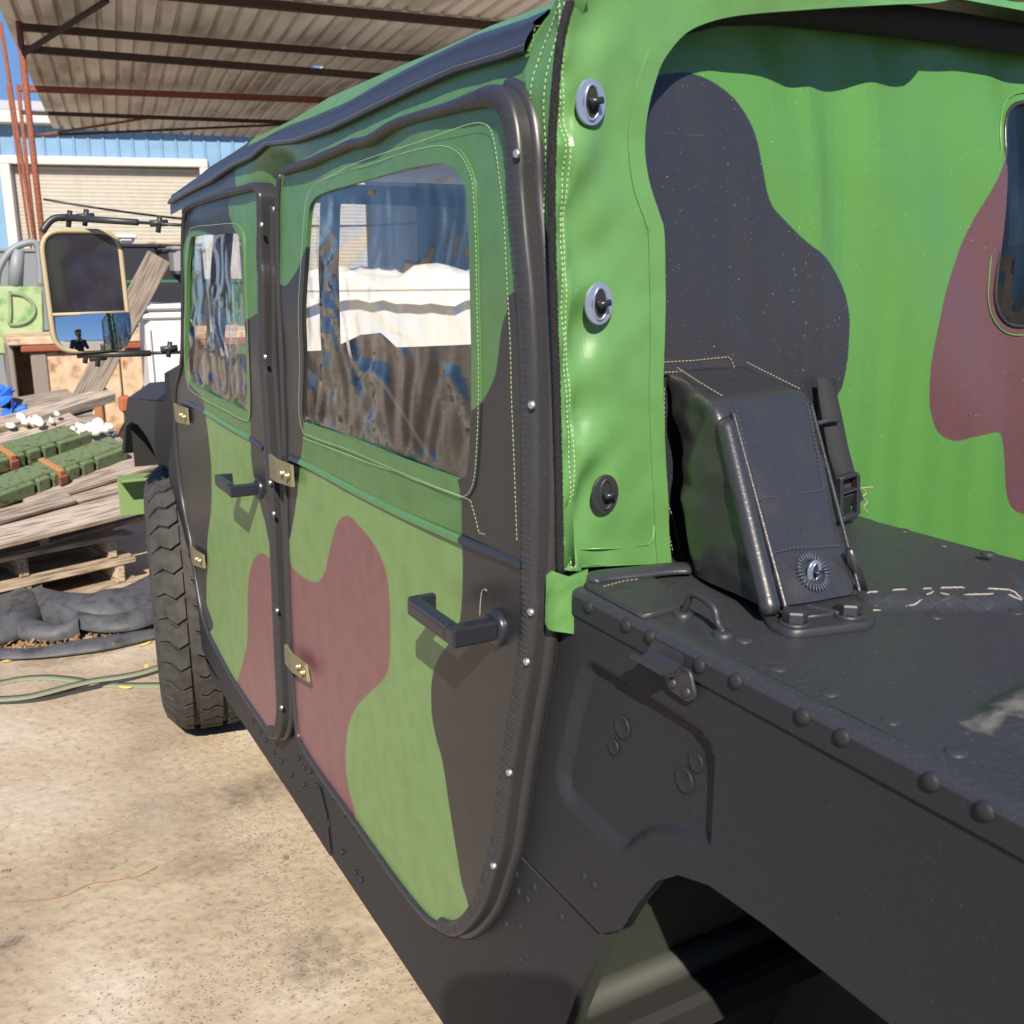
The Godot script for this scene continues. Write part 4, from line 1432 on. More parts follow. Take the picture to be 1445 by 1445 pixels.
func doors() -> void:
	var k: Color = M.door_black_c
	var b: Color = M.door_brown_c
	# rear door
	var ro := PackedVector2Array([Vector2(-1.787, 1.754), Vector2(-1.812, 1.691), Vector2(-1.838, 1.579), Vector2(-1.849, 1.355), Vector2(-1.881, 0.999), Vector2(-1.892, 0.805), Vector2(-1.887, 0.663), Vector2(-1.854, 0.628), Vector2(-1.743, 0.616), Vector2(-1.538, 0.611), Vector2(-1.37, 0.605), Vector2(-1.244, 0.611), Vector2(-1.181, 0.624), Vector2(-1.13, 0.652), Vector2(-1.077, 0.7), Vector2(-1.03, 0.772), Vector2(-1.003, 0.83), Vector2(-0.973, 0.893), Vector2(-0.944, 0.977), Vector2(-0.928, 1.05), Vector2(-0.912, 1.129), Vector2(-0.909, 1.182), Vector2(-0.91, 1.24), Vector2(-0.911, 1.348), Vector2(-0.913, 1.46), Vector2(-0.918, 1.554), Vector2(-0.926, 1.644), Vector2(-0.934, 1.703), Vector2(-0.948, 1.749), Vector2(-0.967, 1.768), Vector2(-0.997, 1.777), Vector2(-1.031, 1.778), Vector2(-1.103, 1.778), Vector2(-1.187, 1.778), Vector2(-1.279, 1.773), Vector2(-1.387, 1.768), Vector2(-1.507, 1.768), Vector2(-1.651, 1.765), Vector2(-1.74, 1.764)])
	var rw := PackedVector2Array([Vector2(-1.636, 1.7), Vector2(-1.576, 1.709), Vector2(-1.463, 1.713), Vector2(-1.293, 1.718), Vector2(-1.175, 1.718), Vector2(-1.131, 1.715), Vector2(-1.101, 1.706), Vector2(-1.081, 1.691), Vector2(-1.072, 1.677), Vector2(-1.066, 1.632), Vector2(-1.065, 1.584), Vector2(-1.067, 1.479), Vector2(-1.072, 1.405), Vector2(-1.079, 1.351), Vector2(-1.091, 1.334), Vector2(-1.111, 1.331), Vector2(-1.219, 1.33), Vector2(-1.44, 1.328), Vector2(-1.685, 1.323), Vector2(-1.733, 1.324), Vector2(-1.734, 1.368), Vector2(-1.714, 1.47), Vector2(-1.693, 1.58), Vector2(-1.663, 1.672)])
	var rd := door("rear_door", ro, rw, [
		[PackedVector2Array([Vector2(-1.979, 1.236), Vector2(-1.839, 1.235), Vector2(-1.705, 1.24), Vector2(-1.473, 1.238), Vector2(-1.281, 1.242), Vector2(-1.104, 1.249), Vector2(-1.024, 1.253), Vector2(-0.941, 1.256), Vector2(-0.861, 1.256), Vector2(-0.86, 1.801), Vector2(-1.181, 1.859), Vector2(-1.858, 1.815)]), M.door_canvas_c],
		[PackedVector2Array([Vector2(-1.645, 1.662), Vector2(-1.655, 1.647), Vector2(-1.685, 1.624), Vector2(-1.738, 1.589), Vector2(-1.793, 1.564), Vector2(-1.868, 1.543), Vector2(-1.931, 1.346), Vector2(-1.979, 0.982), Vector2(-1.898, 1.041), Vector2(-1.844, 1.105), Vector2(-1.798, 1.185), Vector2(-1.764, 1.259), Vector2(-1.734, 1.316), Vector2(-1.698, 1.391), Vector2(-1.671, 1.568)]), k],
		[PackedVector2Array([Vector2(-0.964, 1.565), Vector2(-0.972, 1.549), Vector2(-0.987, 1.528), Vector2(-1, 1.489), Vector2(-1.009, 1.47), Vector2(-1.029, 1.449), Vector2(-1.051, 1.432), Vector2(-1.087, 1.412), Vector2(-1.119, 1.363), Vector2(-1.107, 1.331), Vector2(-1.1, 1.311), Vector2(-1.101, 1.273), Vector2(-1.098, 1.217), Vector2(-1.102, 1.167), Vector2(-1.113, 1.13), Vector2(-1.14, 1.098), Vector2(-1.178, 1.06), Vector2(-1.199, 1.022), Vector2(-1.203, 0.991), Vector2(-1.201, 0.962), Vector2(-1.188, 0.934), Vector2(-1.168, 0.906), Vector2(-1.145, 0.838), Vector2(-1.124, 0.779), Vector2(-1.1, 0.731), Vector2(-1.03, 0.699), Vector2(-0.839, 0.948), Vector2(-0.849, 1.361), Vector2(-0.868, 1.578)]), k],
		[PackedVector2Array([Vector2(-1.902, 1.017), Vector2(-1.865, 1.011), Vector2(-1.797, 1.01), Vector2(-1.718, 1.021), Vector2(-1.669, 1.049), Vector2(-1.637, 1.091), Vector2(-1.609, 1.132), Vector2(-1.571, 1.172), Vector2(-1.52, 1.193), Vector2(-1.469, 1.187), Vector2(-1.402, 1.17), Vector2(-1.367, 1.145), Vector2(-1.352, 1.115), Vector2(-1.35, 1.069), Vector2(-1.358, 0.996), Vector2(-1.382, 0.956), Vector2(-1.459, 0.897), Vector2(-1.513, 0.855), Vector2(-1.561, 0.804), Vector2(-1.585, 0.755), Vector2(-1.594, 0.702), Vector2(-1.584, 0.663), Vector2(-1.557, 0.604), Vector2(-1.684, 0.521), Vector2(-2.119, 0.565), Vector2(-2.053, 0.88)]), b]],
		PackedVector2Array([Vector2(-1.767, 1.757), Vector2(-1.714, 1.758), Vector2(-1.628, 1.759), Vector2(-1.551, 1.763), Vector2(-1.493, 1.765), Vector2(-1.432, 1.768), Vector2(-1.39, 1.766), Vector2(-1.352, 1.767), Vector2(-1.279, 1.775), Vector2(-1.213, 1.776), Vector2(-1.122, 1.775), Vector2(-1.042, 1.775), Vector2(-1.004, 1.773), Vector2(-0.979, 1.763), Vector2(-0.964, 1.744), Vector2(-0.954, 1.711), Vector2(-0.95, 1.669), Vector2(-0.939, 1.613), Vector2(-0.928, 1.555), Vector2(-0.922, 1.495), Vector2(-0.92, 1.449), Vector2(-0.918, 1.395), Vector2(-0.916, 1.35), Vector2(-0.918, 1.296), Vector2(-0.918, 1.243), Vector2(-0.917, 1.211), Vector2(-0.928, 1.146), Vector2(-0.943, 1.089), Vector2(-0.971, 0.984), Vector2(-0.994, 0.881), Vector2(-1.015, 0.825), Vector2(-1.046, 0.756), Vector2(-1.093, 0.692), Vector2(-1.135, 0.654), Vector2(-1.177, 0.633)]),
		func(u: float) -> float: return lerpf(0.0145, 0.030, smoothstep(0.32, 0.42, u)) * lerpf(1.0, 0.75, smoothstep(0.85, 1.0, u)),
		PackedVector2Array([Vector2(-1.8, 1.755), Vector2(-1.825, 1.691), Vector2(-1.842, 1.579), Vector2(-1.853, 1.355), Vector2(-1.886, 0.997), Vector2(-1.897, 0.803), Vector2(-1.888, 0.654), Vector2(-1.855, 0.625), Vector2(-1.743, 0.613), Vector2(-1.539, 0.608), Vector2(-1.37, 0.602), Vector2(-1.244, 0.607), Vector2(-1.181, 0.626)]))
	door_handle(rd, Vector3(-0.03, 1.165, -1.001))
	strap_rivets(rd, PackedVector3Array([Vector3(-0.041, 1.708, -0.937), Vector3(-0.041, 1.451, -0.904), Vector3(-0.041, 1.217, -0.904), Vector3(-0.041, 1.154, -0.913), Vector3(-0.041, 0.994, -0.954), Vector3(-0.041, 0.841, -0.996)]))
	hinge(rd, PackedVector3Array([Vector3(-0.045, 1.234, -1.922), Vector3(-0.045, 1.236, -1.777), Vector3(-0.045, 1.195, -1.775), Vector3(-0.045, 1.186, -1.922)]), PackedVector3Array([Vector3(-0.052, 1.217, -1.811), Vector3(-0.052, 1.218, -1.779)]))
	hinge(rd, PackedVector3Array([Vector3(-0.045, 0.841, -1.89), Vector3(-0.045, 0.845, -1.755), Vector3(-0.045, 0.814, -1.742), Vector3(-0.045, 0.798, -1.893)]), PackedVector3Array([Vector3(-0.052, 0.837, -1.774), Vector3(-0.052, 0.834, -1.748)]))
	var s := MB.new()
	stitches(s, smooth3(PackedVector3Array([Vector3(-0.034, 1.729, -1.56), Vector3(-0.034, 1.738, -1.454), Vector3(-0.034, 1.743, -1.35), Vector3(-0.034, 1.747, -1.184), Vector3(-0.034, 1.751, -1.065), Vector3(-0.034, 1.748, -1.025), Vector3(-0.034, 1.739, -1.006), Vector3(-0.034, 1.72, -0.996), Vector3(-0.034, 1.681, -0.985), Vector3(-0.034, 1.646, -0.977), Vector3(-0.034, 1.577, -0.97), Vector3(-0.034, 1.515, -0.963), Vector3(-0.034, 1.453, -0.96), Vector3(-0.034, 1.381, -0.954), Vector3(-0.034, 1.283, -0.947)]), 5), Vector3.LEFT)
	stitches(s, PackedVector3Array([Vector3(-0.034, 1.293, -1.738), Vector3(-0.034, 1.296, -1.646), Vector3(-0.034, 1.304, -1.352), Vector3(-0.034, 1.312, -1.1), Vector3(-0.034, 1.313, -1.064), Vector3(-0.034, 1.29, -1.049), Vector3(-0.034, 1.276, -1.042), Vector3(-0.034, 1.278, -1.025)]), Vector3.LEFT)
	stuff(part(rd, "stitching", s.mesh(), M.thread_green))
	belt(rd, smooth(PackedVector2Array([Vector2(-1.836, 1.235), Vector2(-1.702, 1.24), Vector2(-1.47, 1.239), Vector2(-1.279, 1.242), Vector2(-1.102, 1.249), Vector2(-1.022, 1.253), Vector2(-0.939, 1.257)]), 5, false))
	# front door
	var fo := PackedVector2Array([Vector2(-2.598, 1.727), Vector2(-2.483, 1.739), Vector2(-2.137, 1.742), Vector2(-1.994, 1.744), Vector2(-1.922, 1.734), Vector2(-1.899, 1.707), Vector2(-1.91, 1.636), Vector2(-1.919, 1.499), Vector2(-1.941, 1.345), Vector2(-1.959, 1.232), Vector2(-1.943, 1.112), Vector2(-1.938, 0.955), Vector2(-1.938, 0.793), Vector2(-1.945, 0.671), Vector2(-1.976, 0.617), Vector2(-2.038, 0.571), Vector2(-2.099, 0.548), Vector2(-2.213, 0.547), Vector2(-2.493, 0.558), Vector2(-2.748, 0.607), Vector2(-2.833, 0.706), Vector2(-2.868, 0.822), Vector2(-2.948, 0.948), Vector2(-2.961, 1.122), Vector2(-2.907, 1.255), Vector2(-2.774, 1.376), Vector2(-2.652, 1.651)])
	var fw := PackedVector2Array([Vector2(-2.572, 1.651), Vector2(-2.503, 1.669), Vector2(-2.358, 1.668), Vector2(-2.156, 1.665), Vector2(-2.106, 1.657), Vector2(-2.084, 1.634), Vector2(-2.091, 1.516), Vector2(-2.103, 1.42), Vector2(-2.123, 1.31), Vector2(-2.145, 1.292), Vector2(-2.267, 1.291), Vector2(-2.474, 1.293), Vector2(-2.698, 1.298), Vector2(-2.735, 1.315), Vector2(-2.726, 1.365), Vector2(-2.666, 1.503)])
	var fd := door("front_door", fo, fw, [
		[PackedVector2Array([Vector2(-3.006, 1.239), Vector2(-2.792, 1.232), Vector2(-2.719, 1.235), Vector2(-2.475, 1.234), Vector2(-2.268, 1.231), Vector2(-2.099, 1.23), Vector2(-2.023, 1.223), Vector2(-1.836, 1.227), Vector2(-1.737, 1.78), Vector2(-2.768, 1.805)]), M.door_canvas_c],
		[PackedVector2Array([Vector2(-2.761, 1.822), Vector2(-2.21, 1.759), Vector2(-2.184, 1.722), Vector2(-2.184, 1.701), Vector2(-2.159, 1.681), Vector2(-2.156, 1.65), Vector2(-2.631, 1.661), Vector2(-2.754, 1.332), Vector2(-2.681, 1.292), Vector2(-2.57, 1.276), Vector2(-2.547, 1.225), Vector2(-2.529, 1.136), Vector2(-2.537, 1.061), Vector2(-2.57, 0.979), Vector2(-2.641, 0.885), Vector2(-2.678, 0.795), Vector2(-2.725, 0.678), Vector2(-2.697, 0.602), Vector2(-3.366, 0.382), Vector2(-3.165, 1.123)]), k],
		[PackedVector2Array([Vector2(-2.104, 1.327), Vector2(-2.116, 1.256), Vector2(-2.123, 1.202), Vector2(-2.115, 1.159), Vector2(-2.088, 1.129), Vector2(-2.073, 1.097), Vector2(-2.046, 1.067), Vector2(-1.998, 1.016), Vector2(-1.82, 1.06), Vector2(-1.703, 1.508), Vector2(-2.07, 1.492), Vector2(-2.086, 1.448)]), k],
		[PackedVector2Array([Vector2(-2.25, 0.821), Vector2(-2.232, 0.87), Vector2(-2.211, 0.906), Vector2(-2.179, 0.937), Vector2(-2.144, 0.961), Vector2(-2.099, 0.981), Vector2(-2.052, 0.989), Vector2(-2.008, 0.991), Vector2(-1.826, 1.022), Vector2(-1.852, 0.58), Vector2(-2.475, 0.455), Vector2(-2.403, 0.563), Vector2(-2.325, 0.65), Vector2(-2.277, 0.713)]), b]],
		PackedVector2Array([Vector2(-2.595, 1.73), Vector2(-2.528, 1.739), Vector2(-2.322, 1.744), Vector2(-2.206, 1.745), Vector2(-2.028, 1.745), Vector2(-1.961, 1.745), Vector2(-1.93, 1.732), Vector2(-1.925, 1.709), Vector2(-1.946, 1.614), Vector2(-1.947, 1.565), Vector2(-1.972, 1.427), Vector2(-1.974, 1.37), Vector2(-1.973, 1.255), Vector2(-1.971, 1.138), Vector2(-1.98, 0.944), Vector2(-1.992, 0.774), Vector2(-1.999, 0.653), Vector2(-2.02, 0.604), Vector2(-2.054, 0.568), Vector2(-2.109, 0.547)]),
		func(u: float) -> float: return lerpf(0.015, 0.030, smoothstep(0.36, 0.46, u)),
		PackedVector2Array([Vector2(-2.614, 1.728), Vector2(-2.66, 1.651), Vector2(-2.775, 1.372), Vector2(-2.907, 1.255), Vector2(-2.961, 1.122), Vector2(-2.948, 0.948), Vector2(-2.868, 0.822), Vector2(-2.833, 0.706), Vector2(-2.75, 0.602), Vector2(-2.494, 0.553), Vector2(-2.215, 0.541), Vector2(-2.106, 0.541)]))
	door_handle(fd, Vector3(-0.03, 1.134, -2.07))
	strap_rivets(fd, PackedVector3Array([Vector3(-0.041, 1.673, -1.9), Vector3(-0.041, 1.426, -1.929), Vector3(-0.041, 1.171, -1.948), Vector3(-0.041, 1.109, -1.935), Vector3(-0.041, 0.895, -1.953), Vector3(-0.041, 0.669, -1.965)]))
	hinge(fd, PackedVector3Array([Vector3(-0.04, 1.223, -2.899), Vector3(-0.04, 1.229, -2.726), Vector3(-0.04, 1.185, -2.725), Vector3(-0.04, 1.173, -2.889)]), PackedVector3Array([Vector3(-0.047, 1.208, -2.764), Vector3(-0.047, 1.207, -2.728)]))
	hinge(fd, PackedVector3Array([Vector3(-0.04, 0.822, -2.83), Vector3(-0.04, 0.835, -2.663), Vector3(-0.04, 0.798, -2.658), Vector3(-0.04, 0.772, -2.819)]), PackedVector3Array([Vector3(-0.047, 0.814, -2.708), Vector3(-0.047, 0.818, -2.672)]))
	belt(fd, smooth(PackedVector2Array([Vector2(-2.787, 1.233), Vector2(-2.714, 1.236), Vector2(-2.471, 1.235), Vector2(-2.264, 1.232), Vector2(-2.095, 1.231), Vector2(-2.02, 1.224)]), 5, false))
	# scuff on the rear door's lower skin and the pulled thread beside the handle
	var pt := MB.new()
	pt.group(0)
	tube(pt, smooth3(PackedVector3Array([Vector3(-0.035, 1.168, -1.04), Vector3(-0.035, 1.187, -1.038), Vector3(-0.035, 1.202, -1.034), Vector3(-0.035, 1.208, -1.026), Vector3(-0.035, 1.207, -1.021)]), 5), 0.0007, 5)
	part(rd, "loose_thread", pt.mesh(), M.worn_metal)


# folded seam below a door's window
func belt(dr: Node3D, line: PackedVector2Array) -> void:
	var m: Material = dr.get_node("skin").material_override
	var mb := MB.new()
	mb.group(0)
	var up := PackedVector2Array()
	for p in line:
		up.append(p + Vector2(0, 0.007))
	var skin: MeshInstance3D = dr.get_node("skin")
	var box := skin.mesh.get_aabb()
	var r := Rect2(Vector2(box.position.z - 0.02, box.position.y - 0.02), Vector2(box.size.z + 0.04, box.size.y + 0.04))
	for i in line.size() - 1:
		var a := line[i]
		var b := line[i + 1]
		var rows := [[a, b, -0.0315], [a, b, -0.0345], [a.lerp(up[i], 0.5), b.lerp(up[i + 1], 0.5), -0.0352], [up[i], up[i + 1], -0.0335], [up[i] + Vector2(0, 0.003), up[i + 1] + Vector2(0, 0.003), -0.031]]
		for j in rows.size() - 1:
			var lo = rows[j]
			var hi = rows[j + 1]
			mb.quado(Vector3(lo[2], lo[0].y, lo[0].x), Vector3(lo[2], lo[1].y, lo[1].x), Vector3(hi[2], hi[1].y, hi[1].x), Vector3(hi[2], hi[0].y, hi[0].x), Vector3(-1, 0.01, 0))
	var st := SurfaceTool.new()
	st.create_from(mb.mesh(), 0)
	# print of the door carried over the fold
	var arr := mb.st.commit_to_arrays()
	var vs: PackedVector3Array = arr[Mesh.ARRAY_VERTEX]
	var uv := PackedVector2Array()
	for v in vs:
		uv.append(uvo(Vector2(v.z, v.y), r))
	arr[Mesh.ARRAY_TEX_UV] = uv
	var am := ArrayMesh.new()
	am.add_surface_from_arrays(Mesh.PRIMITIVE_TRIANGLES, arr)
	part(dr, "belt_fold", am, m)


func soft_top() -> void:
	# stations along the roof: z, height of the drip flap's lower edge, upper edge, shoulder
	var zs := [-0.895, -0.95, -1.04, -1.17, -1.3, -1.45, -1.62, -1.82, -1.92, -2.0, -2.11, -2.27, -2.47, -2.7, -2.9, -3.0]
	var lo := [1.822, 1.822, 1.823, 1.828, 1.825, 1.819, 1.812, 1.813, 1.82, 1.826, 1.812, 1.808, 1.793, 1.786, 1.776, 1.77]
	var up := [1.864, 1.862, 1.862, 1.868, 1.866, 1.861, 1.852, 1.851, 1.853, 1.852, 1.848, 1.845, 1.832, 1.822, 1.806, 1.80]
	var sh := [1.895, 1.893, 1.889, 1.891, 1.890, 1.895, 1.897, 1.897, 1.889, 1.884, 1.882, 1.881, 1.868, 1.856, 1.832, 1.823]
	var section := func(i: int) -> PackedVector3Array:
		var z: float = zs[i]
		var front := smoothstep(-1.75, -1.95, z) * smoothstep(-2.2, -1.95, z) * 0.02
		return PackedVector3Array([Vector3(0.020 + front, 1.752, z), Vector3(0.012 + front * 1.5, 1.765, z), Vector3(0.011 + front, lo[i] - 0.03, z), Vector3(0.012, lo[i], z), Vector3(0.022, (lo[i] + up[i]) / 2, z), Vector3(0.036, up[i], z), Vector3(0.055, (up[i] + sh[i]) / 2 + 0.005, z), Vector3(0.085, sh[i], z), Vector3(0.16, sh[i] + 0.012, z), Vector3(0.35, sh[i] + 0.024, z), Vector3(0.7, sh[i] + 0.033, z), Vector3(1.08, sh[i] + 0.036, z), Vector3(1.46, sh[i] + 0.033, z), Vector3(2.0, sh[i] + 0.012, z), Vector3(2.10, up[i], z), Vector3(2.145, lo[i], z), Vector3(2.148, 1.66, z)])
	for span in [[0, 11, "green_canvas"], [11, 15, "black_canvas"]]:
		var mb := MB.new()
		mb.group(0)
		for i in range(span[0], span[1]):
			var a: PackedVector3Array = smooth3(section.call(i), 3)
			var b: PackedVector3Array = smooth3(section.call(i + 1), 3)
			for s in 4:
				for j in a.size() - 1:
					var t0 := s / 4.0
					var t1 := (s + 1) / 4.0
					mb.quado(a[j].lerp(b[j], t0), a[j + 1].lerp(b[j + 1], t0), a[j + 1].lerp(b[j + 1], t1), a[j].lerp(b[j], t1), Vector3(a[j].x - 1.08, 0.7, 0))
		part(truck, "roof_canvas", mb.mesh(), M[span[2]])
	# black drip flap along the edge of the roof
	var fb := MB.new()
	fb.group(0)
	var hem := PackedVector3Array()
	for i in range(1, 15):
		for s in 5:
			var t := s / 5.0
			hem.append(Vector3(0.006, lerpf(lo[i], lo[i + 1], t), lerpf(zs[i], zs[i + 1], t)))
	var rows := []
	for i in range(1, 15):
		for s in 6:
			var t := s / 6.0
			var z: float = lerpf(zs[i], zs[i + 1], t)
			if z > -0.985:
				continue
			var l: float = lerpf(lo[i], lo[i + 1], t) - 0.003
			var u: float = lerpf(up[i], up[i + 1], t)
			var w := 0.0015 * wob.get_noise_2d(z * 9, 3.0)
			rows.append(PackedVector3Array([Vector3(0.010, l, z), Vector3(0.001 + w, l + 0.001, z), Vector3(0.002 + w, l + 0.007, z), Vector3(0.005 + w, lerpf(l, u, 0.35), z), Vector3(0.014 + w, lerpf(l, u, 0.62), z), Vector3(0.012, lerpf(l, u, 0.72), z), Vector3(0.026, u - 0.002, z), Vector3(0.032, u + 0.003, z), Vector3(0.040, u + 0.002, z)]))
	for i in rows.size() - 1:
		for j in 8:
			fb.quado(rows[i][j], rows[i][j + 1], rows[i + 1][j + 1], rows[i + 1][j], Vector3(-1, 0.6 if j > 0 else -3.0, 0))
	var flap := part(truck, "drip_flap", fb.mesh(), M.black_canvas)
	var sb := MB.new()
	var hl := PackedVector3Array()
	for r in rows:
		hl.append(r[2] + Vector3(-0.0005, 0, 0))
	stitches(sb, hl, Vector3.LEFT, 0.003, 0.004, 0.0005)
	stitches(sb, PackedVector3Array([Vector3(0, 1.816, -0.982), Vector3(0, 1.826, -0.975), Vector3(0, 1.84, -0.969), Vector3(0, 1.836, -0.952)]), Vector3.LEFT)
	stuff(part(flap, "stitching", sb.mesh(), M.thread_tan))


func curtain() -> void:
	# corner strip on the truck's side, puckered along its seams
	var cs := ccw(PackedVector2Array([Vector2(-0.931, 1.257), Vector2(-0.935, 1.35), Vector2(-0.932, 1.455), Vector2(-0.935, 1.562), Vector2(-0.945, 1.629), Vector2(-0.952, 1.723), Vector2(-0.964, 1.777), Vector2(-0.969, 1.798), Vector2(-0.954, 1.82), Vector2(-0.922, 1.839), Vector2(-0.897, 1.861), Vector2(-0.874, 1.856), Vector2(-0.89, 1.838), Vector2(-0.903, 1.811), Vector2(-0.914, 1.766), Vector2(-0.917, 1.698), Vector2(-0.916, 1.628), Vector2(-0.91, 1.555), Vector2(-0.901, 1.458), Vector2(-0.896, 1.357), Vector2(-0.891, 1.267)]))
	var f := func(p: Vector2) -> Vector3:
		return Vector3(-0.012 - 0.0035 * sin(p.y * 62 + 3 * wob.get_noise_1d(p.y * 3)) * (0.6 + 0.4 * wob.get_noise_2d(p.x * 20, p.y * 8)), p.y, p.x)
	var mb := MB.new()
	mb.group(0)
	sheet(mb, cs, [], Vector2(0.006, 0.006), f)
	mb.group(1)
	rim(mb, cs, f, Vector3(0.02, 0, 0))
	var strip := part(truck, "corner_strip", mb.mesh(), M.green_canvas)
	var sb := MB.new()
	for l in [PackedVector3Array([Vector3(-0.012, 1.261, -0.926), Vector3(-0.012, 1.351, -0.931), Vector3(-0.012, 1.455, -0.926), Vector3(-0.012, 1.562, -0.929), Vector3(-0.012, 1.629, -0.939), Vector3(-0.012, 1.708, -0.946), Vector3(-0.012, 1.765, -0.954), Vector3(-0.012, 1.804, -0.94), Vector3(-0.012, 1.828, -0.919), Vector3(-0.012, 1.848, -0.896)]), PackedVector3Array([Vector3(-0.012, 1.267, -0.906), Vector3(-0.012, 1.354, -0.912), Vector3(-0.012, 1.457, -0.913), Vector3(-0.012, 1.555, -0.919), Vector3(-0.012, 1.628, -0.924), Vector3(-0.012, 1.699, -0.928), Vector3(-0.012, 1.768, -0.925), Vector3(-0.012, 1.806, -0.915), Vector3(-0.012, 1.83, -0.902), Vector3(-0.012, 1.845, -0.882)])]:
		var q := PackedVector3Array()
		for p in even(smooth3(l, 6), 0.004):
			q.append(f.call(Vector2(p.z, p.y)) + Vector3(-0.0006, 0, 0))
		stitches(sb, q, Vector3.LEFT, 0.0042, 0.0022, 0.0007)
	stuff(part(strip, "stitching", sb.mesh(), M.thread_green))
	# velcro in the corner
	var vb := MB.new()
	vb.group(0)
	var vp := smooth3(PackedVector3Array([Vector3(-0.013, 1.265, -0.887), Vector3(-0.016, 1.359, -0.887), Vector3(-0.02, 1.46, -0.887), Vector3(-0.025, 1.556, -0.887), Vector3(-0.028, 1.627, -0.887), Vector3(-0.029, 1.695, -0.887), Vector3(-0.026, 1.761, -0.887), Vector3(-0.021, 1.807, -0.887), Vector3(-0.013, 1.837, -0.887), Vector3(-0.002, 1.86, -0.887)]), 8)
	tube(vb, vp, 0.0042, 7)
	for p in even(vp, 0.0016):
		for j in 2:
			var o := Vector3(rng.randf_range(-1, 1), 0, rng.randf_range(-0.2, 1)).normalized() * 0.0042
			bbox(vb, Transform3D(Basis.IDENTITY, p + o), Vector3(0.0012, 0.0012, 0.0012), 0.0002)
	part(truck, "velcro", vb.mesh(), M.velcro)
	# rear corner flap: sheet in the plane of the rear, inner edge curving over the opening
	var edge := PackedVector2Array([Vector2(0.146, 1.25), Vector2(0.138, 1.316), Vector2(0.132, 1.376), Vector2(0.126, 1.45), Vector2(0.123, 1.538), Vector2(0.119, 1.626), Vector2(0.112, 1.649), Vector2(0.099, 1.677), Vector2(0.093, 1.698), Vector2(0.09, 1.718), Vector2(0.09, 1.739), Vector2(0.094, 1.762), Vector2(0.102, 1.785), Vector2(0.112, 1.806), Vector2(0.139, 1.833), Vector2(0.175, 1.849), Vector2(0.219, 1.859), Vector2(0.297, 1.87), Vector2(0.425, 1.889), Vector2(0.493, 1.899), Vector2(0.54, 1.913)])
	edge = smooth(edge, 4, false)
	var fo := PackedVector2Array(edge)
	fo.append_array(PackedVector2Array([Vector2(0.75, 1.916), Vector2(2.0, 1.912), Vector2(2.09, 1.89), Vector2(1.46, 1.928), Vector2(1.08, 1.932), Vector2(0.7, 1.929), Vector2(0.35, 1.921), Vector2(0.16, 1.908), Vector2(0.085, 1.896)]))
	fo.append_array(PackedVector2Array([Vector2(0, 1.861), Vector2(-0.01, 1.839), Vector2(-0.018, 1.808), Vector2(-0.024, 1.762), Vector2(-0.027, 1.696), Vector2(-0.026, 1.627), Vector2(-0.023, 1.556), Vector2(-0.018, 1.459), Vector2(-0.014, 1.358), Vector2(-0.011, 1.266), Vector2(0.019, 1.259), Vector2(0.02, 1.263)]))
	fo = ccw(fo)
	var seam_x := func(y: float) -> float: return 0.004 - (y - 1.38) * 0.043 + 0.002 * sin(y * 19)
	var spots := [Vector2(0.043, 1.79), Vector2(0.043, 1.575), Vector2(0.05, 1.34)]
	var g := func(p: Vector2) -> Vector3:
		var sx: float = p.x - seam_x.call(p.y)
		var w := 0.009 * exp(-pow((sx - 0.018) / 0.032, 2.0)) * (calm.get_noise_2d(p.x * 9 - p.y * 4, p.y * 8.5) * 1.6)
		w += 0.004 * exp(-pow((sx + 0.006) / 0.012, 2.0)) * calm.get_noise_2d(p.x * 20 + 5, p.y * 22) * 1.5
		w -= 0.0035 * exp(-pow(sx / 0.0035, 2.0))
		w += 0.004 * wob.get_noise_2d(p.x * 5 + 4, p.y * 4.5)
		# the flap bellies out below its buttons and lies down at the rim
		w += 0.004 * sin((p.y - 1.27) * 13.0) * smoothstep(0.0, 0.05, sx) * smoothstep(0.14, 0.06, p.x)
		return Vector3(p.x, p.y, -0.893 + w + (0.026 * smoothstep(1.83, 1.885, p.y) * smoothstep(1.925, 1.90, p.y) * smoothstep(0.10, 0.35, p.x)))
	var fb := MB.new()
	fb.group(0)
	sheet(fb, fo, [], Vector2(0.004, 0.005), g)
	fb.group(1)
	rim(fb, fo, g, Vector3(0, 0, -0.0022))
	var flap := part(truck, "corner_flap", fb.mesh(), M.green_canvas)
	# raised hem along the inner edge
	var hb := MB.new()
	var shift := PackedVector2Array()
	for i in edge.size():
		var t := (edge[mini(i + 1, edge.size() - 1)] - edge[maxi(i - 1, 0)]).normalized()
		shift.append(edge[i] + Vector2(-t.y, t.x) * 0.0205)
	for i in edge.size() - 1:
		var n0 := Vector3(0, 0, 0.0016)
		hb.group(0)
		hb.quado(g.call(edge[i]) + n0, g.call(edge[i + 1]) + n0, g.call(shift[i + 1]) + n0, g.call(shift[i]) + n0, Vector3.BACK)
		hb.group(1)
		hb.quado(g.call(shift[i]) + n0, g.call(shift[i + 1]) + n0, g.call(shift[i + 1]), g.call(shift[i]), Vector3(-1, 0, 0.2))
		hb.quado(g.call(edge[i]) + n0, g.call(edge[i + 1]) + n0, g.call(edge[i + 1]) - n0 * 2, g.call(edge[i]) - n0 * 2, Vector3(1, 0, 0.2))
	part(flap, "hem", hb.mesh(), M.green_canvas)
	var lb := MB.new()
	lb.group(0)
	var bot := PackedVector3Array()
	for p in PackedVector2Array([Vector2(0.02, 1.284), Vector2(0.067, 1.279), Vector2(0.112, 1.278), Vector2(0.119, 1.284), Vector2(0.119, 1.301)]):
		bot.append(g.call(p))
	tube(lb, bot, 0.0011, 5)
	part(flap, "weld_line", lb.mesh(), M.green_canvas)
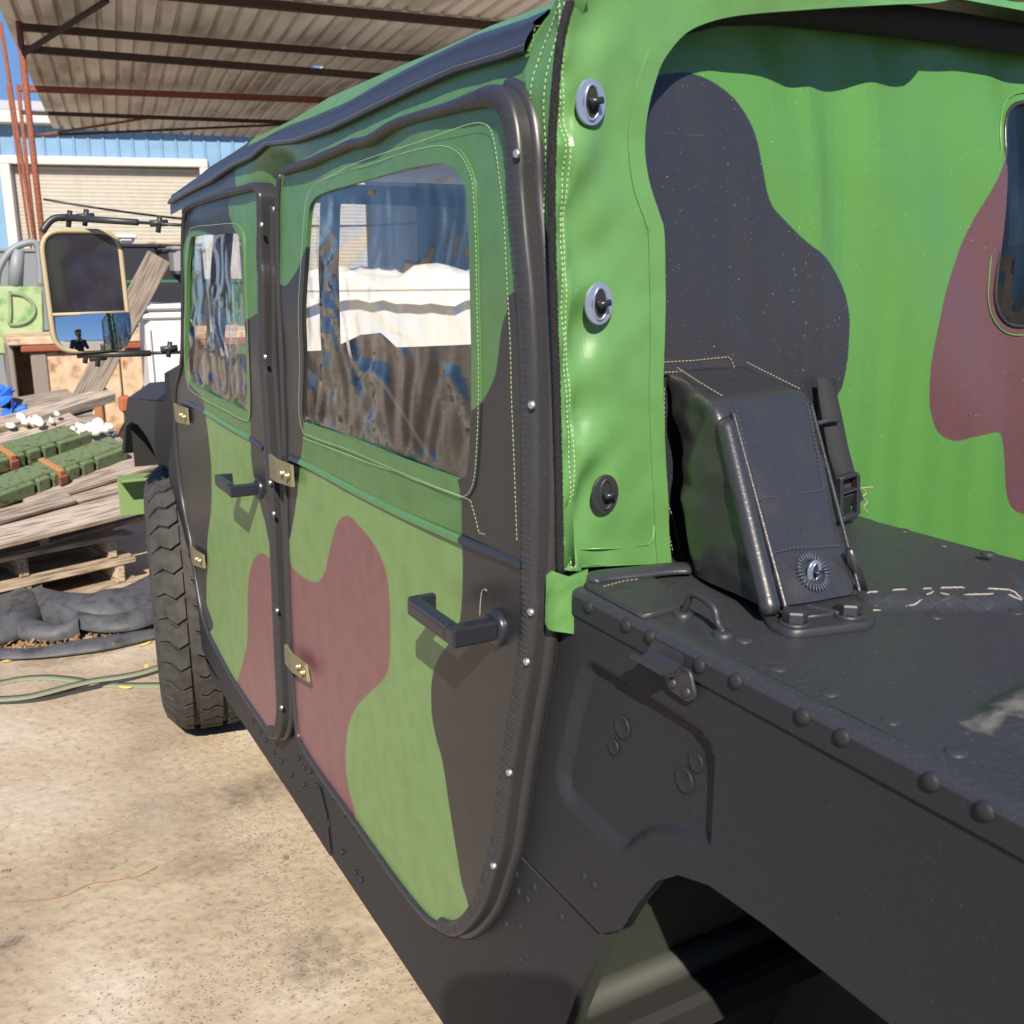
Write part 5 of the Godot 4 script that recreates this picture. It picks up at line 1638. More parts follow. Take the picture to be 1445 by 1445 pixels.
	# seam with its two rows of thread
	var tb := MB.new()
	for dx in [-0.004, 0.002]:
		var q := PackedVector3Array()
		var y := 1.265
		while y < 1.93:
			q.append(g.call(Vector2(seam_x.call(y) + dx, y)) + Vector3(0, 0, 0.0006))
			y += 0.004
		stitches(tb, q, Vector3.BACK, 0.0036, 0.002, 0.00065)
	stuff(part(flap, "stitching", tb.mesh(), M.thread_green))
	for a in [[Vector3(0.017, 1.755, -0.888), "gun_blue"], [Vector3(0.032, 1.556, -0.888), "gun_blue"], [Vector3(0.044, 1.347, -0.886), "black_metal"]]:
		turn_button(flap, a[0], M[a[1]], 1.0)
	# tail hanging over the body below the corner
	var ta := ccw(PackedVector2Array([Vector2(-0.025, 1.268), Vector2(-0.006, 1.26), Vector2(0.015, 1.267), Vector2(0.017, 1.224), Vector2(0.019, 1.19), Vector2(0.011, 1.188), Vector2(-0.004, 1.193), Vector2(-0.023, 1.197), Vector2(-0.031, 1.202), Vector2(-0.034, 1.21), Vector2(-0.033, 1.241), Vector2(-0.032, 1.264)]))
	var h := func(p: Vector2) -> Vector3: return Vector3(p.x, p.y, -0.878 + 0.005 * sin(p.x * 70) + 0.004 * wob.get_noise_2d(p.x * 20, p.y * 12))
	var tm := MB.new()
	tm.group(0)
	sheet(tm, ta, [], Vector2(0.004, 0.004), h)
	tm.group(1)
	rim(tm, ta, h, Vector3(0, 0, -0.0022))
	part(truck, "flap_tail", tm.mesh(), M.green_canvas)
	# the curtain itself, hanging a hand's width in
	var uvr := Rect2(0, 0.72, 1.02, 1.25)
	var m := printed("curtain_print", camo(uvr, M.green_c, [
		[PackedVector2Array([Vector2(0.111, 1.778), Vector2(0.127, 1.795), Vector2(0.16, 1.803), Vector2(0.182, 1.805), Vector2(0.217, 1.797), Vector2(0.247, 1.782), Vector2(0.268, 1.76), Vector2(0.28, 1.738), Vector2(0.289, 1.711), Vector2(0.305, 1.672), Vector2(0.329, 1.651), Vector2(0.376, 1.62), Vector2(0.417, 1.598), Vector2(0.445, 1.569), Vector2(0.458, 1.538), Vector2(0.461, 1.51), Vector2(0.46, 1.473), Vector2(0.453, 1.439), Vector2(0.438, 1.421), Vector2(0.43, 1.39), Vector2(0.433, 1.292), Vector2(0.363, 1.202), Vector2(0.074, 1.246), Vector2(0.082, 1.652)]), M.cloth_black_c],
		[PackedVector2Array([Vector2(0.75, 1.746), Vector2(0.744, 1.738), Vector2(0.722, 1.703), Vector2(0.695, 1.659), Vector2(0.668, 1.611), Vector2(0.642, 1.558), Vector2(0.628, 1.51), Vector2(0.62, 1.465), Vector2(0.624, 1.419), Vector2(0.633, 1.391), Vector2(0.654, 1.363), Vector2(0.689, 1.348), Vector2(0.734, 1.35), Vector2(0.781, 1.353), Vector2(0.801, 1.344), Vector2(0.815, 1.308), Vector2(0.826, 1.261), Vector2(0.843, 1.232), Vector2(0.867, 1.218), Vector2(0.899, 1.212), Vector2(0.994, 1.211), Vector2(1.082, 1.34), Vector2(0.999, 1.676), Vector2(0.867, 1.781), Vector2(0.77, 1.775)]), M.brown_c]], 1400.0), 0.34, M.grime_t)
	weathered(m, M.lint_t, Vector3(1.6, 1.6, 1.6), false)
	relief_uv(m)
	var win := rounded(PackedVector2Array([Vector2(0.752, 1.512), Vector2(1.41, 1.512), Vector2(1.41, 1.822), Vector2(0.752, 1.822)]), 0.065, 8)
	var co := PackedVector2Array([Vector2(0.03, 1.24), Vector2(0.50, 1.24), Vector2(0.54, 0.72), Vector2(2.13, 0.72), Vector2(2.13, 1.88), Vector2(2.0, 1.9), Vector2(0.1, 1.9), Vector2(0.03, 1.86)])
	var cf := func(p: Vector2) -> Vector3:
		var x: float = p.x
		var top := smoothstep(1.35, 1.93, p.y)
		var z := -0.925 - 0.020 * smoothstep(1.7, 1.9, p.y) - 0.012 * top * smoothstep(0.1, 0.4, x)
		z += 0.0080 * calm.get_noise_2d(x * 5.0 + p.y * 2.2, p.y * 0.9) + 0.0042 * calm.get_noise_2d(x * 10 + 5.0 * p.y, p.y * 1.4 + 3) * smoothstep(0.7, 0.3, x) + 0.002 * calm.get_noise_2d(x * 14 + p.y, p.y * 1.4 + 3)
		# a soft fold falling from the top toward the strap
		z += 0.006 * exp(-pow((x - 0.36 - 0.10 * (1.9 - p.y)) / 0.022, 2.0)) * smoothstep(1.40, 1.6, p.y)
		z -= 0.006 * exp(-pow((x - 0.42 - 0.05 * (1.9 - p.y)) / 0.03, 2.0)) * smoothstep(1.45, 1.75, p.y)
		return Vector3(x, p.y, z)
	var cm := MB.new()
	cm.group(0)
	sheet(cm, co, [win], Vector2(0.009, 0.012), cf, uvr)
	var cur := part(truck, "rear_curtain", cm.mesh(), m)
	var wm := MB.new()
	wm.group(0)
	sheet(wm, win, [], Vector2(0.02, 0.02), func(p: Vector2) -> Vector3: return cf.call(p) + Vector3(0, 0, -0.004 + 0.003 * wob.get_noise_2d(p.x * 14, p.y * 9)))
	part(cur, "window", wm.mesh(), M.vinyl_window)
	for off in [0.003, 0.016]:
		var lip := MB.new()
		lip.group(0)
		var lp := PackedVector3Array()
		for p in Geometry2D.offset_polygon(win, off, Geometry2D.JOIN_ROUND)[0]:
			lp.append(cf.call(p) + Vector3(0, 0, 0.001))
		tube(lip, lp, 0.0028 if off < 0.01 else 0.0012, 6, true)
		part(cur, "window_lip", lip.mesh(), M.green_canvas if off > 0.01 else M.vinyl_leather)
	# black hem lying on the deck under the flap
	var hm := MB.new()
	hm.group(0)
	tube(hm, smooth3(PackedVector3Array([Vector3(0.014, 1.255, -0.874), Vector3(0.036, 1.255, -0.876), Vector3(0.071, 1.255, -0.869), Vector3(0.116, 1.255, -0.862), Vector3(0.141, 1.255, -0.852)]), 5), 0.0165, 12, false, true, 0.8, 0.36)
	var hem := part(cur, "hem", hm.mesh(), M.black_canvas)
	var hs := MB.new()
	stitches(hs, PackedVector3Array([Vector3(0.141, 1.458, -0.91), Vector3(0.144, 1.397, -0.91), Vector3(0.149, 1.328, -0.91), Vector3(0.163, 1.296, -0.91), Vector3(0.182, 1.229, -0.91)]), Vector3.BACK)
	stitches(hs, PackedVector3Array([Vector3(0.141, 1.329, -0.91), Vector3(0.152, 1.293, -0.91), Vector3(0.167, 1.246, -0.91), Vector3(0.172, 1.231, -0.91)]), Vector3.BACK)
	stitches(hs, PackedVector3Array([Vector3(-0.005, 1.267, -0.814), Vector3(0.024, 1.267, -0.819), Vector3(0.045, 1.267, -0.816)]), Vector3.UP)
	stuff(part(hem, "stitching", hs.mesh(), M.thread_tan))
	# webbing strap with its buckle
	var wb := MB.new()
	wb.group(0)
	var sa := PackedVector3Array([Vector3(0.385, 1.457, -0.912), Vector3(0.39, 1.432, -0.912), Vector3(0.399, 1.395, -0.912), Vector3(0.409, 1.356, -0.912), Vector3(0.421, 1.328, -0.912), Vector3(0.434, 1.306, -0.912), Vector3(0.45, 1.282, -0.912)])
	var sbb := PackedVector3Array([Vector3(0.418, 1.454, -0.912), Vector3(0.423, 1.43, -0.912), Vector3(0.432, 1.401, -0.912), Vector3(0.443, 1.363, -0.912), Vector3(0.455, 1.331, -0.912), Vector3(0.466, 1.308, -0.912), Vector3(0.477, 1.289, -0.912)])
	for i in sa.size() - 1:
		var o := Vector3(0, 0, 0.004 + 0.012 * smoothstep(0, 5, i))
		var o1 := Vector3(0, 0, 0.004 + 0.012 * smoothstep(0, 5, i + 1))
		wb.quado(sa[i] + o, sbb[i] + o, sbb[i + 1] + o1, sa[i + 1] + o1, Vector3.BACK)
		wb.quado(sa[i] + o, sa[i + 1] + o1, sa[i + 1] + o1 - Vector3(0, 0, 0.002), sa[i] + o - Vector3(0, 0, 0.002), Vector3.LEFT)
		wb.quado(sbb[i] + o, sbb[i + 1] + o1, sbb[i + 1] + o1 - Vector3(0, 0, 0.002), sbb[i] + o - Vector3(0, 0, 0.002), Vector3.RIGHT)
	tube(wb, PackedVector3Array([Vector3(0.381, 1.4, -0.898), Vector3(0.398, 1.402, -0.898), Vector3(0.418, 1.402, -0.898)]), 0.003, 8)
	part(cur, "strap", wb.mesh(), M.black_web)
	var bk := MB.new()
	bk.group(-1)
	var bc := Vector3(0.438, 1.299, -0.89)
	var bx := Transform3D(Basis(Vector3.BACK, 0.12), bc)
	for q in [[-0.0155, 0.0, 0.006, 0.062], [0.0155, 0.0, 0.006, 0.056], [0.0, 0.0285, 0.031, 0.006], [0.0, -0.028, 0.028, 0.008], [0.0, 0.008, 0.031, 0.004]]:
		bbox(bk, bx * Transform3D(Basis.IDENTITY, Vector3(q[0], q[1], 0)), Vector3(q[2], q[3], 0.012), 0.0018)
	bbox(bk, bx * Transform3D(Basis(Vector3.RIGHT, 0.3), Vector3(0, -0.01, -0.004)), Vector3(0.024, 0.026, 0.003), 0.001)
	part(cur, "buckle", bk.mesh(), M.black_plastic)
	# frayed threads by the buckle
	var fr := MB.new()
	fr.group(0)
	for l in [PackedVector3Array([Vector3(0.475, 1.303, -0.905), Vector3(0.489, 1.303, -0.905), Vector3(0.504, 1.302, -0.905)]), PackedVector3Array([Vector3(0.484, 1.302, -0.905), Vector3(0.49, 1.295, -0.905), Vector3(0.484, 1.29, -0.905), Vector3(0.494, 1.283, -0.905), Vector3(0.488, 1.275, -0.905), Vector3(0.499, 1.266, -0.905)])]:
		tube(fr, smooth3(l, 5), 0.0008, 5)
	stuff(part(cur, "loose_threads", fr.mesh(), M.thread_tan))


func turn_button(owner: Node3D, at: Vector3, m: Material, k: float) -> void:
	# flat oval washer with a raised oval lip, dark slot and a stub of a knob turned across it
	var o := MB.new()
	o.group(0)
	var oval := Transform3D(Basis.from_scale(Vector3(0.80, 1, 1)) * k, Vector3.ZERO)
	lathe(o, PackedVector2Array([Vector2(0.0225, -0.001), Vector2(0.0225, 0.0010), Vector2(0.0215, 0.0018)]), oval, 36)
	o.group(1)
	lathe(o, PackedVector2Array([Vector2(0.0215, 0.0018), Vector2(0.013, 0.0020)]), oval, 36)
	o.group(2)
	var slot := Transform3D(Basis.from_scale(Vector3(0.52, 1, 1)) * k, Vector3.ZERO)
	lathe(o, PackedVector2Array([Vector2(0.0185, 0.0018), Vector2(0.0178, 0.0036), Vector2(0.0165, 0.0040), Vector2(0.0152, 0.0034), Vector2(0.0148, 0.0008)]), slot, 30)
	var b := part(owner, "turn_button", o.mesh(), m, facing(Vector3.BACK, at))
	var i := MB.new()
	i.group(0)
	lathe(i, PackedVector2Array([Vector2(0.0150, 0.0024), Vector2(0.0001, 0.0025)]), slot, 24)
	part(b, "slot", i.mesh(), M.dark_inside)
	var kn := MB.new()
	kn.group(0)
	tube(kn, PackedVector3Array([Vector3(-0.001, 0.0, 0.001) * k, Vector3(0.0, 0.0075, 0.0) * k]), 0.0055 * k, 12)
	tube(kn, PackedVector3Array([Vector3(-0.006, 0.0085, 0.001) * k, Vector3(0.0075, 0.0105, -0.0015) * k]), 0.0040 * k, 10, false, true, 0.92)
	part(b, "knob", kn.mesh(), M.handle_plastic)


func post_cover() -> void:
	# corners at the bottom and the top: front left, front right, back right, back left
	var b := PackedVector3Array([Vector3(0.107, 1.262, -0.685), Vector3(0.227, 1.262, -0.678)])
	b.append(Vector3(0.30, 1.252, -0.9))
	b.append(Vector3(0.136, 1.252, -0.846))
	var t := PackedVector3Array([Vector3(0.137, 1.451, -0.815), Vector3(0.275, 1.451, -0.815)])
	t.append(Vector3(0.257, 1.475, -0.925) + Vector3(0.015, 0, 0))
	t.append(Vector3(0.153, 1.474, -0.925))
	b[3].x = minf(b[3].x, t[3].x + 0.02)
	var ring := func(u: float, shrink: float, lift: float) -> PackedVector3Array:
		var c := [b[0].lerp(t[0], u), b[1].lerp(t[1], u), b[2].lerp(t[2], u), b[3].lerp(t[3], u)]
		var mid: Vector3 = (c[0] + c[1] + c[2] + c[3]) / 4
		var o := PackedVector3Array()
		for i in 4:
			var p: Vector3 = c[i]
			var pr: Vector3 = c[(i + 3) % 4]
			var nx: Vector3 = c[(i + 1) % 4]
			var a := p.lerp(pr, 0.13)
			var e := p.lerp(nx, 0.13)
			for j in 6:
				var s := j / 5.0
				o.append(a.lerp(p, s).lerp(p.lerp(e, s), s))
			for j in range(1, 8):
				o.append(e.lerp(nx.lerp(p, 0.13), j / 8.0))
		for i in o.size():
			o[i] = mid + (o[i] - mid) * shrink + Vector3(0, lift, 0)
		return o
	var rings := []
	for k in 31:
		rings.append(ring.call(k / 30.0 * 0.955, 1.0 + 0.015 * sin(PI * k / 30.0), 0.0))
	for q in [[0.975, 0.985, 0.0], [0.99, 0.95, 0.002], [1.0, 0.90, 0.003], [1.0, 0.7, 0.004], [1.0, 0.45, 0.005], [1.0, 0.2, 0.005], [1.0, 0.02, 0.005]]:
		rings.append(ring.call(q[0], q[1], q[2]))
	for r in rings:
		for i in r.size():
			var p: Vector3 = r[i]
			var w := 0.0070 * calm.get_noise_3d(p.x * 11, p.y * 9, p.z * 11) + 0.0034 * calm.get_noise_3d(p.x * 28 + p.y * 14, p.y * 24 - p.x * 10, p.z * 20) + 0.0012 * wob.get_noise_3d(p.x * 40, p.y * 40, p.z * 40)
			var mid := Vector3(0.2, p.y, -0.83)
			r[i] = p + (p - mid).normalized() * w
	var mb := MB.new()
	mb.group(0)
	for k in rings.size() - 1:
		var a: PackedVector3Array = rings[k]
		var c: PackedVector3Array = rings[k + 1]
		for i in a.size():
			var j := (i + 1) % a.size()
			mb.quad(a[i], a[j], c[j], c[i])
	var cov := part(truck, "post_cover", mb.mesh(), M.vinyl_leather)
	# padded fold down the near edge
	var fp := PackedVector3Array()
	for k in 12:
		var u := k / 11.0
		fp.append(b[0].lerp(t[0], u * 0.93) + Vector3(-0.004 + 0.01 * u, -0.003, 0.006 - 0.004 * u))
	var fm := MB.new()
	fm.group(0)
	tube(fm, smooth3(fp, 3), 0.0105, 14, false, true, 0.6)
	part(cov, "padded_edge", fm.mesh(), M.vinyl_leather)
	var sm := MB.new()
	sm.group(0)
	var sp := PackedVector3Array()
	var sq := PackedVector3Array()
	for k in 12:
		var u := k / 11.0 * 0.96
		sp.append(b[0].lerp(t[0], u) + Vector3(0.0135, 0, 0.0085))
		sq.append(b[1].lerp(t[1], u) + Vector3(-0.002, 0, 0.002))
	tube(sm, smooth3(sp, 3), 0.0030, 8)
	tube(sm, smooth3(sq, 3), 0.0022, 8)
	part(cov, "seam_ridge", sm.mesh(), M.vinyl_leather)
	# thread on the front panel, laid on its plane
	var out := (t[1] - t[0]).cross(b[0] - t[0]).normalized() * -1.0
	var on := func(x: float, y: float) -> Vector3: return b[0].lerp(b[1], x).lerp(t[0].lerp(t[1], x), y) + out * 0.0045
	var th := MB.new()
	stitches(th, PackedVector3Array([on.call(0.16, 0.95), on.call(0.15, 0.7), on.call(0.14, 0.50), on.call(0.86, 0.50), on.call(0.90, 0.7), on.call(0.93, 0.96)]), out)
	stitches(th, PackedVector3Array([on.call(0.06, 0.24), on.call(0.4, 0.25), on.call(0.96, 0.22)]), out)
	stitches(th, PackedVector3Array([on.call(0.10, 0.02), on.call(0.11, 0.5), on.call(0.12, 0.85)]), out)
	stuff(part(cov, "stitching", th.mesh(), M.thread_dark))
	var c := MB.new()
	for l in [PackedVector3Array([Vector3(0.144, 1.487, -0.917), Vector3(0.19, 1.487, -0.917), Vector3(0.244, 1.489, -0.917), Vector3(0.254, 1.475, -0.917), Vector3(0.223, 1.475, -0.917), Vector3(0.144, 1.475, -0.917)])]:
		stitches(c, l, Vector3.BACK)
	stitches(c, PackedVector3Array([t[3] + Vector3(0.01, 0.006, 0.01), t[3].lerp(t[0], 0.6) + Vector3(0.004, 0.01, 0), t[0] + Vector3(0.012, 0.006, 0.0)]), Vector3.UP)
	stitches(c, PackedVector3Array([t[2] + Vector3(0, 0.006, 0.008), t[1] + Vector3(-0.006, 0.006, -0.004)]), Vector3.UP)
	stuff(part(cov, "pale_stitching", c.mesh(), M.thread_tan))
	var col := MB.new()
	plate(col, ccw(PackedVector2Array([Vector2(0.133, 1.492), Vector2(0.243, 1.492), Vector2(0.257, 1.474), Vector2(0.225, 1.471), Vector2(0.134, 1.472)])), on_z(-.921), Vector3.BACK, 0.0025, 0.0006)
	part(cov, "collar", col.mesh(), M.vinyl_leather)
	# turn fastener in its ring of thread
	var at: Vector3 = on.call(0.52, 0.125) + out * 0.001
	turn_button(cov, at, M.gun_blue, 0.55)
	var rm := MB.new()
	rm.group(0)
	for k in 30:
		var a := TAU * k / 30
		var e1 := (t[1] - t[0]).normalized()
		var e2 := out.cross(e1)
		var d := e1 * cos(a) + e2 * sin(a)
		tube(rm, PackedVector3Array([at + d * 0.0135, at + d * 0.0215]), 0.0008, 5)
	stuff(part(cov, "thread_ring", rm.mesh(), M.ring_thread))
	# frayed end standing beside the cover
	var fe := MB.new()
	fe.group(0)
	tube(fe, PackedVector3Array([Vector3(0.219, 1.307, -0.69), Vector3(0.23, 1.286, -0.69), Vector3(0.247, 1.257, -0.69)]), 0.006, 8, false, true, 0.7)
	part(cov, "cord_end", fe.mesh(), M.vinyl_leather)


func front_end() -> void:
	# front fender with its open arch
	var fo := ccw(PackedVector2Array([Vector2(-4.158, 1.094), Vector2(-3.508, 1.156), Vector2(-3.289, 1.181), Vector2(-3.253, 1.131), Vector2(-3.267, 1.014), Vector2(-3.396, 0.872), Vector2(-3.49, 0.853), Vector2(-3.548, 0.898), Vector2(-3.664, 0.968), Vector2(-3.792, 0.998), Vector2(-3.952, 1.014), Vector2(-4.122, 1.005), Vector2(-4.268, 0.965), Vector2(-4.382, 0.835), Vector2(-4.467, 0.821), Vector2(-4.324, 0.963)]))
	var mb := MB.new()
	mb.group(0)
	sheet(mb, fo, [], Vector2(0.03, 0.03), on_x(0.015))
	mb.group(1)
	rim(mb, fo, on_x(0.015), Vector3(0.05, 0, 0))
	# sloping top of the fender and the hood behind it
	mb.group(-1)
	var a := Vector3(0.015, 1.094, -4.158)
	var b := Vector3(0.015, 1.184, -3.265)
	mb.quad(a, b, Vector3(0.10, b.y + 0.065, b.z), Vector3(0.10, a.y + 0.06, a.z + 0.03))
	mb.quad(Vector3(0.10, a.y + 0.06, a.z + 0.03), Vector3(0.10, b.y + 0.065, b.z), Vector3(0.36, b.y + 0.075, b.z), Vector3(0.36, a.y + 0.065, a.z + 0.04))
	var fender := part(truck, "front_fender", mb.mesh(), M.black_paint)
	var ln := MB.new()
	ln.group(-1)
	ln.quado(Vector3(0.03, 0.80, -4.24), Vector3(0.45, 0.80, -4.24), Vector3(0.45, a.y + 0.04, -4.24), Vector3(0.03, a.y - 0.01, -4.24), Vector3.BACK)
	ln.quado(Vector3(0.45, 0.75, -4.25), Vector3(0.45, 0.75, -3.1), Vector3(0.45, 1.2, -3.1), Vector3(0.45, 1.2, -4.25), Vector3.LEFT)
	ln.quado(Vector3(0.02, 0.40, -2.97), Vector3(0.45, 0.40, -2.97), Vector3(0.45, 1.15, -3.12), Vector3(0.02, 1.15, -3.12), Vector3.FORWARD)
	part(fender, "liner", ln.mesh(), M.dark_inside)
	var hd := MB.new()
	bbox(hd, Transform3D(Basis(Vector3.RIGHT, -0.03), Vector3(1.08, 1.08, -3.62)), Vector3(1.46, 0.36, 1.25), 0.05)
	part(truck, "hood", hd.mesh(), M.black_paint)
	var lamp := MB.new()
	bbox(lamp, Transform3D(Basis.IDENTITY, Vector3(0.03, 1.049, -4.336)), Vector3(0.05, 0.07, 0.06), 0.012)
	part(truck, "marker_lamp", lamp.mesh(), M.amber_lens)
	# cowl between fender and door
	var co := MB.new()
	bbox(co, Transform3D(Basis.IDENTITY, Vector3(0.13, 1.15, -3.05)), Vector3(0.22, 0.30, 0.2), 0.02)
	part(truck, "cowl", co.mesh(), M.black_paint)
	var bm := MB.new()
	bbox(bm, Transform3D(Basis.IDENTITY, Vector3(1.08, 0.62, -4.40)), Vector3(1.7, 0.22, 0.12), 0.02)
	part(truck, "bumper", bm.mesh(), M.black_paint)
	# green bracket low in front of the wheel
	var gb := MB.new()
	gb.group(-1)
	bbox(gb, Transform3D(Basis.IDENTITY, Vector3(0.09, 0.64, -4.42)), Vector3(0.22, 0.17, 0.012), 0.003)
	bbox(gb, Transform3D(Basis.IDENTITY, Vector3(0.09, 0.73, -4.36)), Vector3(0.22, 0.012, 0.12), 0.003)
	part(truck, "front_bracket", gb.mesh(), M.fresh_green)


func wheels() -> void:
	# tyre about x; the outer wall lies in the plane x = 0
	var block := func(x0: float, x1: float, skew: float) -> ArrayMesh:
		var mb := MB.new()
		mb.group(-1)
		var n := 3
		var half := 0.0325
		for i in n:
			var u0 := lerpf(x0, x1, float(i) / n)
			var u1 := lerpf(x0, x1, float(i + 1) / n)
			var k := [0.0, 0.010, -0.012, 0.006]
			for seg in 2:
				var c := []
				for u in [[u0, k[i] * skew], [u1, k[i + 1] * skew]]:
					for w in [[-half, 0.0], [half, 0.0]]:
						c.append([u[0], w[0] + u[1]])
				var P := func(q, r: float) -> Vector3:
					var drop := 0.075 * pow(maxf(0.0, 1.0 - minf(q[0], 0.32 - q[0]) / 0.09), 2.0)
					var ang: float = q[1] / 0.47
					return Vector3(q[0], (r - drop) * cos(ang), -(r - drop) * sin(ang))
				var t := 0.472
				var l := 0.452
				if seg == 0:
					mb.quado(P.call(c[0], t), P.call(c[1], t), P.call(c[3], t), P.call(c[2], t), Vector3.UP)
				else:
					mb.quado(P.call(c[0], t), P.call(c[2], t), P.call(c[2], l), P.call(c[0], l), Vector3(0, 0, 1))
					mb.quado(P.call(c[1], t), P.call(c[3], t), P.call(c[3], l), P.call(c[1], l), Vector3(0, 0, -1))
					if i == 0:
						mb.quado(P.call(c[0], t), P.call(c[1], t), P.call(c[1], l), P.call(c[0], l), Vector3.LEFT)
					if i == n - 1:
						mb.quado(P.call(c[2], t), P.call(c[3], t), P.call(c[3], l), P.call(c[2], l), Vector3.RIGHT)
		return mb.mesh()
	var shapes := [block.call(0.012, 0.096, 1.0), block.call(0.118, 0.19, -1.0), block.call(0.208, 0.305, 1.0)]
	for a in [[-3.46, 0.157], [-0.16, 0.0]]:
		# the front wheel is steered a little to the right
		var w := hub(truck, "wheel", Transform3D(Basis(Vector3.UP, -a[1]), Vector3(0.10, 0.47, a[0])) * Transform3D(Basis.IDENTITY, Vector3(-0.16, 0, 0)))
		var ty := MB.new()
		ty.group(0)
		var pr := PackedVector2Array([Vector2(0.22, 0.03), Vector2(0.26, 0.008), Vector2(0.34, -0.002), Vector2(0.375, 0.001), Vector2(0.40, 0.008), Vector2(0.418, 0.022), Vector2(0.440, 0.05), Vector2(0.456, 0.08), Vector2(0.459, 0.16), Vector2(0.456, 0.24), Vector2(0.440, 0.27), Vector2(0.41, 0.302), Vector2(0.375, 0.32), Vector2(0.30, 0.322), Vector2(0.22, 0.29)])
		# radius, x: turned about x
		lathe(ty, pr, Transform3D(Basis(Vector3(0, 1, 0), Vector3(1, 0, 0), Vector3(0, 0, -1)), Vector3.ZERO), 72)
		var tyre := part(w, "tyre", ty.mesh(), M.tyre_rubber)
		for row in 3:
			for k in 37:
				var ang := TAU * (k + row * 0.45) / 37
				part(w, "tread_block", shapes[row], M.tyre_rubber, Transform3D(Basis(Vector3.RIGHT, ang), Vector3.ZERO))
		var rm := MB.new()
		rm.group(0)
		lathe(rm, PackedVector2Array([Vector2(0.0, 0.06), Vector2(0.1, 0.05), Vector2(0.12, 0.09), Vector2(0.19, 0.10), Vector2(0.225, 0.03), Vector2(0.235, 0.012)]), Transform3D(Basis(Vector3(0, 1, 0), Vector3(1, 0, 0), Vector3(0, 0, -1)), Vector3.ZERO), 32)
		part(w, "rim", rm.mesh(), M.black_paint)


